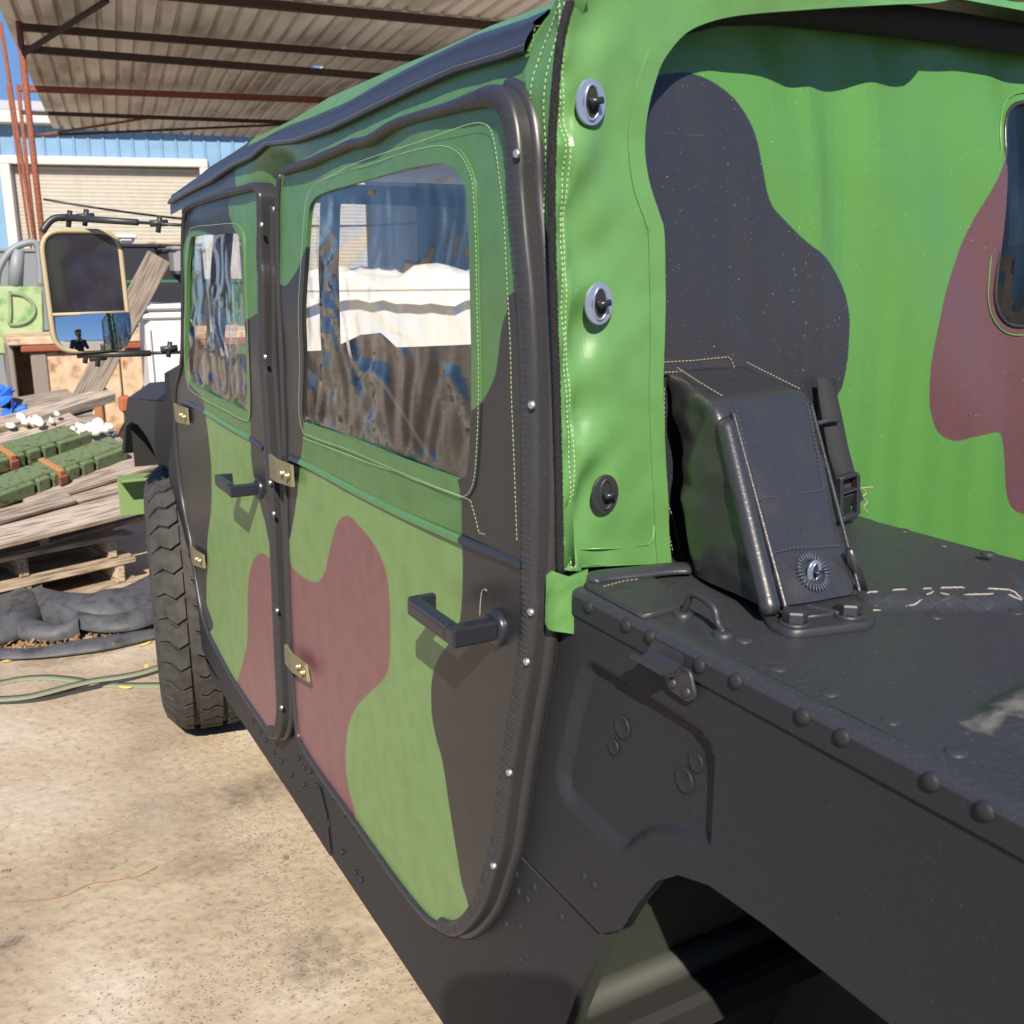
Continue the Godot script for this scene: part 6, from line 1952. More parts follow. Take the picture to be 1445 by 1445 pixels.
func mirror() -> void:
	var m := hub(truck, "side_mirror")
	# head: rounded frame turned slightly toward the cab, flat glass above, bulged glass below
	var tl := Vector3(-0.339, 1.687, -2.88)
	var tr := Vector3(-0.149, 1.69, -2.88)
	var bl := Vector3(-0.339, 1.376, -2.88)
	var br := Vector3(-0.141, 1.385, -2.88)
	var c := (tl + tr + bl + br) / 4
	var w := ((tr - tl).length() + (br - bl).length()) / 2
	var h := ((tl - bl).length() + (tr - br).length()) / 2
	var y := ((tl - bl) + (tr - br)).normalized()
	var n := Vector3(0.115, 0.02, 1.0).normalized()
	y = (y - n * y.dot(n)).normalized()
	var xf := Transform3D(Basis(y.cross(n), y, n), c)
	var loop := rounded(PackedVector2Array([Vector2(-w / 2, -h / 2), Vector2(w / 2, -h / 2), Vector2(w / 2, h / 2), Vector2(-w / 2, h / 2)]), 0.055, 7)
	var back := MB.new()
	plate(back, loop, func(p: Vector2) -> Vector3: return xf * Vector3(p.x, p.y, -0.045), xf.basis.z, 0.030, 0.006)
	part(m, "housing", back.mesh(), M.olive_metal)
	var fr := MB.new()
	fr.group(0)
	var fp := PackedVector3Array()
	for p in loop:
		fp.append(xf * Vector3(p.x, p.y, 0))
	tube(fr, fp, 0.0065, 8, true)
	var split := -h / 2 + h * 0.315
	tube(fr, PackedVector3Array([xf * Vector3(-w / 2, split, 0.001), xf * Vector3(w / 2, split, 0.001)]), 0.0045, 8)
	part(m, "frame", fr.mesh(), M.mirror_frame)
	var upper := Geometry2D.intersect_polygons(loop, PackedVector2Array([Vector2(-1, split), Vector2(1, split), Vector2(1, 1), Vector2(-1, 1)]))[0]
	var lower := Geometry2D.intersect_polygons(loop, PackedVector2Array([Vector2(-1, -1), Vector2(1, -1), Vector2(1, split), Vector2(-1, split)]))[0]
	var g := MB.new()
	g.group(0)
	sheet(g, ccw(upper), [], Vector2(0.03, 0.03), func(p: Vector2) -> Vector3: return xf * Vector3(p.x, p.y, 0.0))
	part(m, "flat_glass", g.mesh(), M.dirty_mirror)
	var cg := MB.new()
	cg.group(0)
	var mid := Vector2(0, (-h / 2 + split) / 2)
	sheet(cg, ccw(lower), [], Vector2(0.006, 0.006), func(p: Vector2) -> Vector3:
		var d := (p - mid).length()
		return xf * Vector3(p.x, p.y, 0.014 - d * d / (2 * 0.6) + 0.17 * p.x - 0.05 * (p.y - mid.y)))
	part(m, "round_glass", cg.mesh(), M.mirror)
	# arms back to the door pillar
	var am := MB.new()
	am.group(0)
	var top := xf * Vector3(0.0, h / 2 + 0.012, -0.012)
	var t1 := Vector3(-0.02, 1.701, -2.699)
	tube(am, smooth3(PackedVector3Array([xf * Vector3(-0.09, h / 2 - 0.002, -0.012), xf * Vector3(-0.06, h / 2 + 0.03, -0.012), xf * Vector3(-0.02, h / 2 + 0.035, -0.012)]), 4), 0.009, 8)
	tube(am, PackedVector3Array([xf * Vector3(-0.03, h / 2 + 0.034, -0.012), (xf * Vector3(-0.03, h / 2 + 0.034, -0.012)).lerp(t1, 0.62)]), 0.0105, 10, false, true, 0.8)
	tube(am, PackedVector3Array([(xf * Vector3(-0.03, h / 2 + 0.034, -0.012)).lerp(t1, 0.6), t1]), 0.004, 8)
	var b0 := xf * Vector3(-0.02, -h / 2 - 0.012, -0.012)
	var b1 := Vector3(-0.02, 1.368, -2.855)
	tube(am, PackedVector3Array([b0, b0.lerp(b1, 0.68)]), 0.0105, 10, false, true, 0.8)
	tube(am, PackedVector3Array([b0.lerp(b1, 0.66), b1]), 0.0045, 8)
	part(m, "arm", am.mesh(), M.black_metal)
	for p in [top + Vector3(-0.02, 0.02, 0), top + Vector3(0.02, 0.024, 0), (xf * Vector3(-0.03, h / 2 + 0.034, -0.012)).lerp(t1, 0.8), b0, b0 + Vector3(0.03, -0.01, 0), b1 + Vector3(-0.03, 0.01, 0)]:
		var cm := MB.new()
		cm.group(0)
		tube(cm, PackedVector3Array([p - Vector3(0.004, 0.022, 0), p + Vector3(0.004, 0.02, 0)]), 0.011, 8, false, true, 0.6)
		tube(cm, PackedVector3Array([p - Vector3(0.022, 0, 0.0), p + Vector3(0.022, 0.003, 0)]), 0.012, 8, false, true, 0.7)
		part(m, "clamp", cm.mesh(), M.black_metal)


func cab() -> void:
	# the far side, floor, dash and seats seen through the windows
	var mb := MB.new()
	mb.group(-1)
	var right := ccw(PackedVector2Array([Vector2(-3.0, 0.4), Vector2(1.1, 0.4), Vector2(1.1, 1.25), Vector2(-0.9, 1.25), Vector2(-0.9, 1.85), Vector2(-2.6, 1.85), Vector2(-3.0, 1.3)]))
	var w1 := rounded(PackedVector2Array([Vector2(-1.72, 1.33), Vector2(-1.08, 1.33), Vector2(-1.08, 1.70), Vector2(-1.68, 1.70)]), 0.05)
	var w2 := rounded(PackedVector2Array([Vector2(-2.70, 1.33), Vector2(-2.1, 1.33), Vector2(-2.08, 1.66), Vector2(-2.54, 1.66)]), 0.05)
	sheet(mb, right, [w1, w2], Vector2(0.1, 0.1), on_x(2.15))
	part(truck, "far_side", mb.mesh(), M.black_paint)
	var wm := MB.new()
	wm.group(-1)
	for w in [w1, w2]:
		sheet(wm, w, [], Vector2(0.1, 0.1), on_x(2.148))
	part(truck, "far_window", wm.mesh(), M.vinyl_window)
	var fm := MB.new()
	bbox(fm, Transform3D(Basis.IDENTITY, Vector3(1.08, 0.62, -1.95)), Vector3(2.12, 0.06, 2.2), 0.01)
	bbox(fm, Transform3D(Basis.IDENTITY, Vector3(1.34, 0.72, 0.05)), Vector3(1.62, 0.05, 2.1), 0.01)
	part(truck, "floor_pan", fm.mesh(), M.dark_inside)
	var tn := MB.new()
	bbox(tn, Transform3D(Basis.IDENTITY, Vector3(1.08, 0.9, -1.95)), Vector3(0.8, 0.55, 2.0), 0.05)
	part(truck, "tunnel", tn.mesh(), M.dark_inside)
	var ds := MB.new()
	bbox(ds, Transform3D(Basis(Vector3.RIGHT, 0.2), Vector3(1.08, 1.2, -2.72)), Vector3(2.02, 0.3, 0.25), 0.04)
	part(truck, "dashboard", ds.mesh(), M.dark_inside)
	# folded canvas lying along the dash
	var fc := MB.new()
	fc.group(0)
	var fp := PackedVector3Array()
	for k in 26:
		fp.append(Vector3(0.12 + k * 0.06, 1.30 + 0.05 * calm.get_noise_1d(k * 0.31), -2.62))
	var prev := PackedVector3Array()
	for q in fp:
		var ring := PackedVector3Array()
		var r := 0.055 + 0.035 * calm.get_noise_1d(q.x * 7.0 + 3)
		for j in 12:
			var a := TAU * j / 12
			ring.append(q + Vector3(0, cos(a), sin(a)) * r)
		if prev.size():
			for j in 12:
				fc.quado(prev[j], prev[(j + 1) % 12], ring[(j + 1) % 12], ring[j], Vector3(0, cos(TAU * (j + 0.5) / 12), sin(TAU * (j + 0.5) / 12)))
		prev = ring
	part(truck, "folded_canvas", fc.mesh(), M.dark_inside)
	for p in [Vector3(0.42, 0, -2.05), Vector3(1.74, 0, -2.05), Vector3(0.42, 0, -1.16), Vector3(1.74, 0, -1.16)]:
		var sm := MB.new()
		bbox(sm, Transform3D(Basis(Vector3.RIGHT, -0.16), p + Vector3(0, 1.13, 0.02)), Vector3(0.44, 0.52, 0.10), 0.04)
		bbox(sm, Transform3D(Basis.IDENTITY, p + Vector3(0, 0.86, -0.24)), Vector3(0.46, 0.14, 0.46), 0.04)
		part(truck, "seat", sm.mesh(), M.black_canvas)
	var st := MB.new()
	st.group(0)
	var ring := PackedVector3Array()
	var bs := Basis(Vector3.RIGHT, -0.6)
	for k in 28:
		ring.append(Vector3(0.46, 1.13, -2.40) + bs * Vector3(cos(TAU * k / 28), sin(TAU * k / 28), 0) * 0.2)
	tube(st, ring, 0.014, 8, true)
	tube(st, PackedVector3Array([Vector3(0.46, 1.13, -2.40), Vector3(0.46, 1.05, -2.72)]), 0.02, 8)
	part(truck, "steering_wheel", st.mesh(), M.dark_inside)
	# windscreen frame and glass
	var ws := MB.new()
	for a in [[Vector3(0.06, 1.28, -2.86), Vector3(0.09, 1.80, -2.66)], [Vector3(2.09, 1.28, -2.86), Vector3(2.06, 1.80, -2.66)], [Vector3(1.075, 1.28, -2.86), Vector3(1.075, 1.80, -2.66)], [Vector3(0.06, 1.29, -2.86), Vector3(2.09, 1.29, -2.86)], [Vector3(0.09, 1.79, -2.66), Vector3(2.06, 1.79, -2.66)]]:
		ws.group(0)
		tube(ws, PackedVector3Array([a[0], a[1]]), 0.026, 8)
	part(truck, "windscreen_frame", ws.mesh(), M.black_paint)
	var gl := MB.new()
	gl.group(-1)
	gl.quado(Vector3(0.08, 1.3, -2.85), Vector3(2.07, 1.3, -2.85), Vector3(2.05, 1.79, -2.66), Vector3(0.1, 1.79, -2.66), Vector3.FORWARD)
	part(truck, "windscreen", gl.mesh(), M.glass)
	# roof bows
	for z in [-0.94, -1.86]:
		var bw := MB.new()
		bw.group(0)
		tube(bw, smooth3(PackedVector3Array([Vector3(0.07, 1.24, z), Vector3(0.08, 1.7, z), Vector3(0.16, 1.86, z), Vector3(0.5, 1.895, z), Vector3(1.08, 1.90, z), Vector3(1.66, 1.895, z), Vector3(2.0, 1.86, z), Vector3(2.08, 1.7, z), Vector3(2.09, 1.24, z)]), 4), 0.02, 8)
		part(truck, "roof_bow", bw.mesh(), M.dark_inside)


func plank(owner: Node, m: Material, a: Vector3, b: Vector3, up: Vector3, w: float, th: float) -> void:
	# a board from a to b, w wide across, th thick along up
	var x := (b - a).normalized()
	var z := x.cross(up).normalized()
	var y := z.cross(x)
	var mb := MB.new()
	bbox(mb, Transform3D.IDENTITY, Vector3(a.distance_to(b), th, w * rng.randf_range(0.94, 1.05)), 0.003)
	part(owner, "plank", mb.mesh(), m, Transform3D(Basis(x, y, z), (a + b) / 2) * Transform3D(Basis(Vector3.RIGHT, rng.randf_range(-0.03, 0.03)), Vector3.ZERO))


func pallet(called: String, label: String, at: Transform3D, kind: String, long: float, deep: float, boards: int) -> Node3D:
	var p := hub(self, called, at)
	tag(p, label, "pallet", "wooden pallets in the heap by the wheel")
	for k in 3:
		var x := lerpf(0.12, long - 0.10, k / 2.0)
		plank(p, M[kind + "_wood_%d" % (k % 4)], Vector3(x, 0.07, 0.0), Vector3(x, 0.07, -deep), Vector3.UP, 0.045, 0.09)
	for k in 4:
		var z := -0.06 - k * (deep - 0.12) / 3.0
		plank(p, M[kind + "_wood_%d" % ((k + 1) % 4)], Vector3(0, 0.012, z), Vector3(long, 0.012, z), Vector3.UP, 0.11, 0.024)
	for k in boards:
		var z := -0.05 - k * (deep - 0.10) / (boards - 1)
		var e := rng.randf_range(-0.02, 0.02)
		plank(p, M[kind + "_wood_%d" % (rng.randi() % 4)], Vector3(e, 0.128, z), Vector3(long + e, 0.128, z), Vector3.UP, rng.randf_range(0.09, 0.125), 0.024)
	return p


func yard() -> void:
	var u := Vector3(0.945, 0, -0.327).normalized()
	var v := Vector3(-0.327, 0, -0.945).normalized()
	var base := Vector3(-0.52, -0.008, -5.04)
	var flat := Basis(u, Vector3.UP, -v)
	pallet("pallet", "pale wooden pallet at the bottom of the heap beside rubber tube", Transform3D(flat, base - u * 0.45), "new", 1.16, 1.05, 6)
	pallet("pallet", "pale wooden pallet second from the ground in the heap", Transform3D(Basis(Vector3.UP, -0.03) * flat, base - u * 0.42 + Vector3(0, 0.138, 0) + v * 0.03), "new", 1.10, 1.0, 6)
	# weathered boards sloping up on top of the pallets
	var tilt := 0.34
	var w := (v * cos(tilt) + Vector3.UP * sin(tilt)).normalized()
	var ut := (u + Vector3.UP * 0.085).normalized()
	var top := pallet("pallet", "grey weathered pallet tilted up on top of two pale pallets", Transform3D(Basis(ut, ut.cross(w).normalized() * (-1.0 if ut.cross(w).y < 0 else 1.0), -w), base - ut * 0.5 + Vector3(0, 0.25, 0) + v * 0.03), "old", 1.5, 1.3, 11)
	# loose boards lying on it
	u = ut
	var nrm := (u.cross(w) if u.cross(w).y > 0 else -u.cross(w)).normalized()
	var o := base + Vector3(0, 0.25, 0) + v * 0.03 + nrm * 0.148
	for b in [
		["long pale plank lying slanted across the head of the board heap", -0.2, 0.80, 1.14, 1.05, 0.10, 0.06, "old_wood_2", 0.04],
		["short white washed board with broken end lying on the heap", -0.2, 0.74, 0.85, 0.89, 0.13, 0.022, "old_wood_2", 0.02],
		["split grey board with dark knot lying just under the green cases", -0.3, 0.12, 0.46, 0.14, 0.10, 0.024, "old_wood_1", 0.015],
		["wide grey plank along the heap between the cases and lowest board", 0.25, 0.24, 0.98, 0.28, 0.14, 0.024, "old_wood_0", 0.012],
		["thick pale plank lying along the near lip of the heap", -0.6, -0.02, 0.85, -0.10, 0.15, 0.03, "old_wood_2", 0.03]]:
		var mb := MB.new()
		var a: Vector3 = o + u * b[1] + w * b[2] + nrm * b[8]
		var e: Vector3 = o + u * b[3] + w * b[4] + nrm * b[8]
		var x := (e - a).normalized()
		var z := x.cross(nrm).normalized()
		bbox(mb, Transform3D.IDENTITY, Vector3(a.distance_to(e), b[6], b[5]), 0.004)
		tag(part(self, "plank", mb.mesh(), M[b[7]], Transform3D(Basis(x, z.cross(x), z), (a + e) / 2)), b[0], "plank", "loose planks on the pallet heap")
	# leaning plank behind
	var lean := MB.new()
	bbox(lean, Transform3D.IDENTITY, Vector3(1.25, 0.03, 0.14), 0.005)
	var la := Vector3(0.014, 0.739, -6.3)
	var lb := Vector3(0.483, 1.518, -6.3)
	var lx := (lb - la).normalized()
	tag(part(self, "plank", lean.mesh(), M.old_wood_3, Transform3D(Basis(lx, Vector3.BACK, lx.cross(Vector3.BACK)) , (la + lb) / 2)), "brown plank leaning upright against the crate behind the mirror", "plank")
	# two rusty green cases, ribbed along their lower edge
	for c in [["rusty green steel case with brown strap, nearer of two on boards", -0.35, 0.16, 0.86, 0.42, 1.0], ["rusty green steel case lying beyond the other on grey boards", -0.45, 0.46, 0.71, 0.63, 0.95]]:
		var a: Vector3 = o + u * c[1] + w * c[2] + nrm * 0.07
		var e: Vector3 = o + u * c[3] + w * c[4] + nrm * 0.07
		var x := (e - a).normalized()
		var z := x.cross(nrm).normalized()
		var l := a.distance_to(e)
		var cs := hub(self, "steel_case", Transform3D(Basis(x, z.cross(x), z), (a + e) / 2))
		tag(cs, c[0], "case", "green steel cases on the pallet heap")
		var body := MB.new()
		bbox(body, Transform3D(Basis.IDENTITY, Vector3(0, 0, -0.01)), Vector3(l, 0.07, 0.12), 0.006)
		part(cs, "body", body.mesh(), M.green_steel)
		var s := -l / 2 + 0.12
		var k := 0
		while s < l / 2 - 0.06:
			var rb := MB.new()
			var long := 0.07 if k % 5 < 4 else 0.20
			bbox(rb, Transform3D(Basis.IDENTITY, Vector3(s + long / 2, -0.012, 0.058)), Vector3(long, 0.075, 0.035), 0.006)
			part(cs, "lug", rb.mesh(), M.green_steel)
			s += long + 0.018
			k += 1
		for q in [-0.22, 0.16]:
			var sb := MB.new()
			bbox(sb, Transform3D(Basis.IDENTITY, Vector3(l * q, 0.004, 0.006)), Vector3(0.032, 0.078, 0.165), 0.004)
			part(cs, "strap", sb.mesh(), M.orange_bar)
			var lt := MB.new()
			bbox(lt, Transform3D(Basis.IDENTITY, Vector3(l * q, -0.01, 0.092)), Vector3(0.05, 0.05, 0.016), 0.004)
			part(cs, "latch", lt.mesh(), M.rust)
	# torn white foam
	for f in [["clump of torn white foam at the right on the boards", 0.83, 0.67, 0.085], ["small shreds of white foam at the left on the boards", 0.58, 0.87, 0.06]]:
		var fm := MB.new()
		fm.group(0)
		for k in 16:
			var p := Vector3(rng.randfn() * f[3] * 0.9, 0.02 + rng.randf() * 0.03, rng.randfn() * f[3] * 0.35)
			var r: float = f[3] * rng.randf_range(0.2, 0.5)
			var pr := PackedVector2Array()
			for q in 6:
				pr.append(Vector2(r * sin(PI * q / 5.0) * rng.randf_range(0.7, 1.2), -r * 0.6 * cos(PI * q / 5.0)))
			lathe(fm, pr, Transform3D(Basis.from_euler(Vector3(rng.randf(), rng.randf() * 3, rng.randf())), p), 7)
		tag(part(self, "foam", fm.mesh(), M.foam, Transform3D(Basis(u, nrm, -w), o + u * f[1] + w * f[2] + nrm * 0.03)), f[0], "foam")
	rubber_tube()
	straps()
	crate()
	back_clutter()


func rubber_tube() -> void:
	# a slit inner tube lying collapsed on the ground: broad flattened lobes
	var t := hub(self, "inner_tube")
	tag(t, "collapsed grey black rubber inner tube on the ground before the pallets", "inner tube")
	var lobe := func(called: String, path: PackedVector3Array, wide: PackedFloat32Array, high: float, sd: float) -> void:
		var pts := smooth3(path, 8)
		var mb := MB.new()
		mb.group(0)
		var prev := PackedVector3Array()
		var n := 18
		for i in pts.size():
			var q := float(i) / (pts.size() - 1) * (wide.size() - 1)
			var k := mini(int(q), wide.size() - 2)
			var w := lerpf(wide[k], wide[k + 1], q - k)
			var d := (pts[mini(i + 1, pts.size() - 1)] - pts[maxi(i - 1, 0)]).normalized()
			var s := d.cross(Vector3.UP).normalized()
			var ring := PackedVector3Array()
			for j in n:
				var a := TAU * j / n
				var r := 1.0 + 0.16 * calm.get_noise_3d(i * 0.05 + sd, cos(a) * 0.7, sin(a) * 0.7)
				var y := sin(a)
				ring.append(pts[i] + s * cos(a) * w * r + Vector3.UP * (high * (y if y > 0 else y * 0.25) * r * (1.0 + 0.3 * calm.get_noise_2d(i * 0.06, sd))))
			if i > 0:
				for j in n:
					var l := (j + 1) % n
					mb.quado(prev[j], prev[l], ring[l], ring[j], s * cos(TAU * (j + 0.5) / n) + Vector3.UP * sin(TAU * (j + 0.5) / n))
			prev = ring
		part(t, called, mb.mesh(), M.old_tube)
	lobe.call("lobe", PackedVector3Array([Vector3(0.325, 0.04, -5.092), Vector3(0.149, 0.04, -4.888), Vector3(-0.006, 0.04, -4.735), Vector3(-0.15, 0.04, -4.704), Vector3(-0.252, 0.04, -4.828), Vector3(-0.334, 0.04, -5.013)]), PackedFloat32Array([0.10, 0.15, 0.17, 0.16, 0.13, 0.07]), 0.085, 1.0)
	lobe.call("lobe", PackedVector3Array([Vector3(-0.324, 0.03, -5.065), Vector3(-0.393, 0.03, -5.056), Vector3(-0.45, 0.03, -4.927), Vector3(-0.466, 0.03, -4.763), Vector3(-0.423, 0.03, -4.616), Vector3(-0.317, 0.03, -4.526), Vector3(-0.226, 0.03, -4.515)]), PackedFloat32Array([0.06, 0.08, 0.07, 0.07, 0.06, 0.06, 0.03]), 0.07, 5.0)
	lobe.call("lobe", PackedVector3Array([Vector3(-0.617, 0.03, -4.617), Vector3(-0.506, 0.03, -4.652), Vector3(-0.442, 0.03, -4.77), Vector3(-0.418, 0.03, -4.954), Vector3(-0.453, 0.03, -5.09), Vector3(-0.575, 0.03, -5.043)]), PackedFloat32Array([0.09, 0.10, 0.09, 0.08, 0.09, 0.1]), 0.075, 8.0)
	lobe.call("flap", PackedVector3Array([Vector3(-0.571, 0.012, -4.458), Vector3(-0.44, 0.012, -4.402), Vector3(-0.305, 0.012, -4.371), Vector3(-0.165, 0.012, -4.367), Vector3(-0.033, 0.012, -4.37), Vector3(0.087, 0.012, -4.372)]), PackedFloat32Array([0.05, 0.055, 0.06, 0.075, 0.06, 0.04]), 0.028, 3.0)
	lobe.call("fold", PackedVector3Array([Vector3(0.234, 0.05, -4.684), Vector3(0.088, 0.05, -4.537), Vector3(-0.032, 0.05, -4.456), Vector3(-0.144, 0.05, -4.499), Vector3(-0.246, 0.05, -4.64), Vector3(-0.322, 0.05, -4.769)]), PackedFloat32Array([0.07, 0.08, 0.07, 0.055, 0.045, 0.02]), 0.06, 12.0)
	var pr := MB.new()
	pr.group(0)
	for k in 260:
		var p := PackedVector3Array([Vector3(-0.543, 0.015, -4.497), Vector3(-0.382, 0.015, -4.443), Vector3(-0.244, 0.015, -4.422), Vector3(-0.129, 0.015, -4.415), Vector3(-0.014, 0.015, -4.4)])[rng.randi() % 5]
		bbox(pr, Transform3D(Basis.from_euler(Vector3(rng.randf(), rng.randf() * 6, rng.randf())), p + Vector3(rng.randfn() * 0.09, rng.randf() * 0.02, rng.randfn() * 0.035)), Vector3(rng.randf_range(0.008, 0.03), 0.003, rng.randf_range(0.005, 0.015)), 0.001)
	tag(stuff(part(self, "leaf_litter", pr.mesh(), M.brown_leaf)), "dry brown leaf litter caught along the rubber inner tube", "leaf litter")
	var g := 0
	for p in PackedVector3Array([Vector3(0.013, 0.004, -4.299), Vector3(-0.025, 0.004, -4.023), Vector3(-0.132, 0.004, -3.856), Vector3(-0.517, 0.004, -4.387)]):
		var lf := MB.new()
		lf.group(0)
		var loop := PackedVector2Array()
		for k in 9:
			var a := TAU * k / 9
			loop.append(Vector2(cos(a) * 0.032, sin(a) * 0.011))
		plate(lf, loop, func(q: Vector2) -> Vector3: return Vector3(q.x, 4 * q.x * q.x, -q.y), Vector3.UP, 0.0015, 0.0005)
		tag(part(self, "leaf", lf.mesh(), M.yellow_leaf, Transform3D(Basis(Vector3.UP, 0.5 + g), p)), ["yellow leaf at the end of the grey rubber flap by tyre", "yellow leaf resting on the dark strap close to the tyre", "yellow leaf lying under the crossing of the straps", "yellow leaf on concrete left of the inner tube"][g], "leaf", "yellow leaves on the concrete")
		g += 1


func ribbon(called: String, line: PackedVector3Array, w: float, m: Material, label: String) -> void:
	var pts := smooth3(line, 8)
	var mb := MB.new()
	mb.group(0)
	for i in pts.size() - 1:
		var s := (pts[i + 1] - pts[i]).normalized().cross(Vector3.UP).normalized() * w / 2
		var s2 := (pts[mini(i + 2, pts.size() - 1)] - pts[i + 1]).normalized().cross(Vector3.UP).normalized() * w / 2 if i + 2 < pts.size() else s
		var h := Vector3(0, 0.004, 0)
		mb.quado(pts[i] - s, pts[i] + s, pts[i + 1] + s2, pts[i + 1] - s2, Vector3.UP)
		for k in [-1.0, 1.0]:
			mb.quado(pts[i] + s * k, pts[i + 1] + s2 * k, pts[i + 1] + s2 * k - h, pts[i] + s * k - h, s * k)
	tag(part(self, called, mb.mesh(), m), label, "strap")


func straps() -> void:
	ribbon("strap", PackedVector3Array([Vector3(-0.61, 0.006, -4.136), Vector3(-0.56, 0.006, -4.147), Vector3(-0.484, 0.006, -4.152), Vector3(-0.396, 0.006, -4.119), Vector3(-0.312, 0.006, -4.047), Vector3(-0.242, 0.006, -3.968), Vector3(-0.148, 0.006, -3.891), Vector3(0.01, 0.006, -3.802)]), 0.045, M.olive_web, "olive webbing strap lying flat, running straight to the tyre")
	ribbon("strap", PackedVector3Array([Vector3(-0.614, 0.016, -3.978), Vector3(-0.544, 0.016, -3.945), Vector3(-0.472, 0.016, -3.927), Vector3(-0.398, 0.016, -3.937), Vector3(-0.32, 0.016, -3.955), Vector3(-0.242, 0.016, -3.965), Vector3(-0.19, 0.016, -3.96), Vector3(-0.133, 0.016, -3.952), Vector3(-0.057, 0.016, -3.958), Vector3(0.037, 0.016, -3.989)]), 0.045, M.olive_web, "olive webbing strap curving across the other toward the tyre")
	ribbon("strap", PackedVector3Array([Vector3(-0.615, 0.009, -3.974), Vector3(-0.522, 0.009, -3.922), Vector3(-0.426, 0.009, -3.897), Vector3(-0.326, 0.009, -3.907), Vector3(-0.236, 0.009, -3.917), Vector3(-0.168, 0.009, -3.934), Vector3(-0.088, 0.009, -3.937), Vector3(0.039, 0.009, -3.973)]), 0.03, M.black_web, "black strap showing along the edge of the curved olive strap")


func crate() -> void:
	var c := hub(self, "wooden_crate")
	tag(c, "pinkish wooden crate with rust red rail standing behind the boards", "crate")
	var z := -6.75
	var l := Vector3(-0.272, 1.167, -6.75)
	var r := Vector3(0.708, 1.197, -6.75)
	var e := func(called: String, a: Vector3, b: Vector3, m: Material) -> void:
		var mb := MB.new()
		bbox(mb, Transform3D.IDENTITY, (b - a).abs(), 0.008)
		part(c, called, mb.mesh(), m, Transform3D(Basis.IDENTITY, (a + b) / 2))
	var top := 1.16
	e.call("lid", Vector3(l.x, top - 0.02, z - 0.75), Vector3(1.3, top + 0.03, z + 0.02), M.crate_board)
	e.call("rail", Vector3(l.x + 0.07, top - 0.062, z - 0.02), Vector3(1.3, top - 0.022, z + 0.022), M.crate_trim)
	for q in [[0.20, 0.46], [0.47, 0.63], [0.64, 0.86], [0.90, 1.3]]:
		e.call("panel", Vector3(l.x + q[0], 0.05, z - 0.05), Vector3(l.x + q[1], top - 0.062, z - 0.02), M.crate_board)
	e.call("post", Vector3(l.x + 0.12, 0, z - 0.06), Vector3(l.x + 0.21, top - 0.06, z - 0.005), M.crate_slat)
	e.call("post", Vector3(l.x + 0.86, 0, z - 0.06), Vector3(l.x + 0.91, top - 0.06, z - 0.005), M.crate_slat)
	e.call("bar", Vector3(l.x + 0.455, 0.2, z - 0.03), Vector3(l.x + 0.50, top - 0.07, z + 0.02), M.orange_bar)
	e.call("side_panel", Vector3(l.x, 0, z - 0.7), Vector3(l.x + 0.03, top - 0.02, z - 0.02), M.crate_slat)
	e.call("back_panel", Vector3(l.x, 0, z - 0.74), Vector3(1.3, top - 0.02, z - 0.70), M.crate_board)


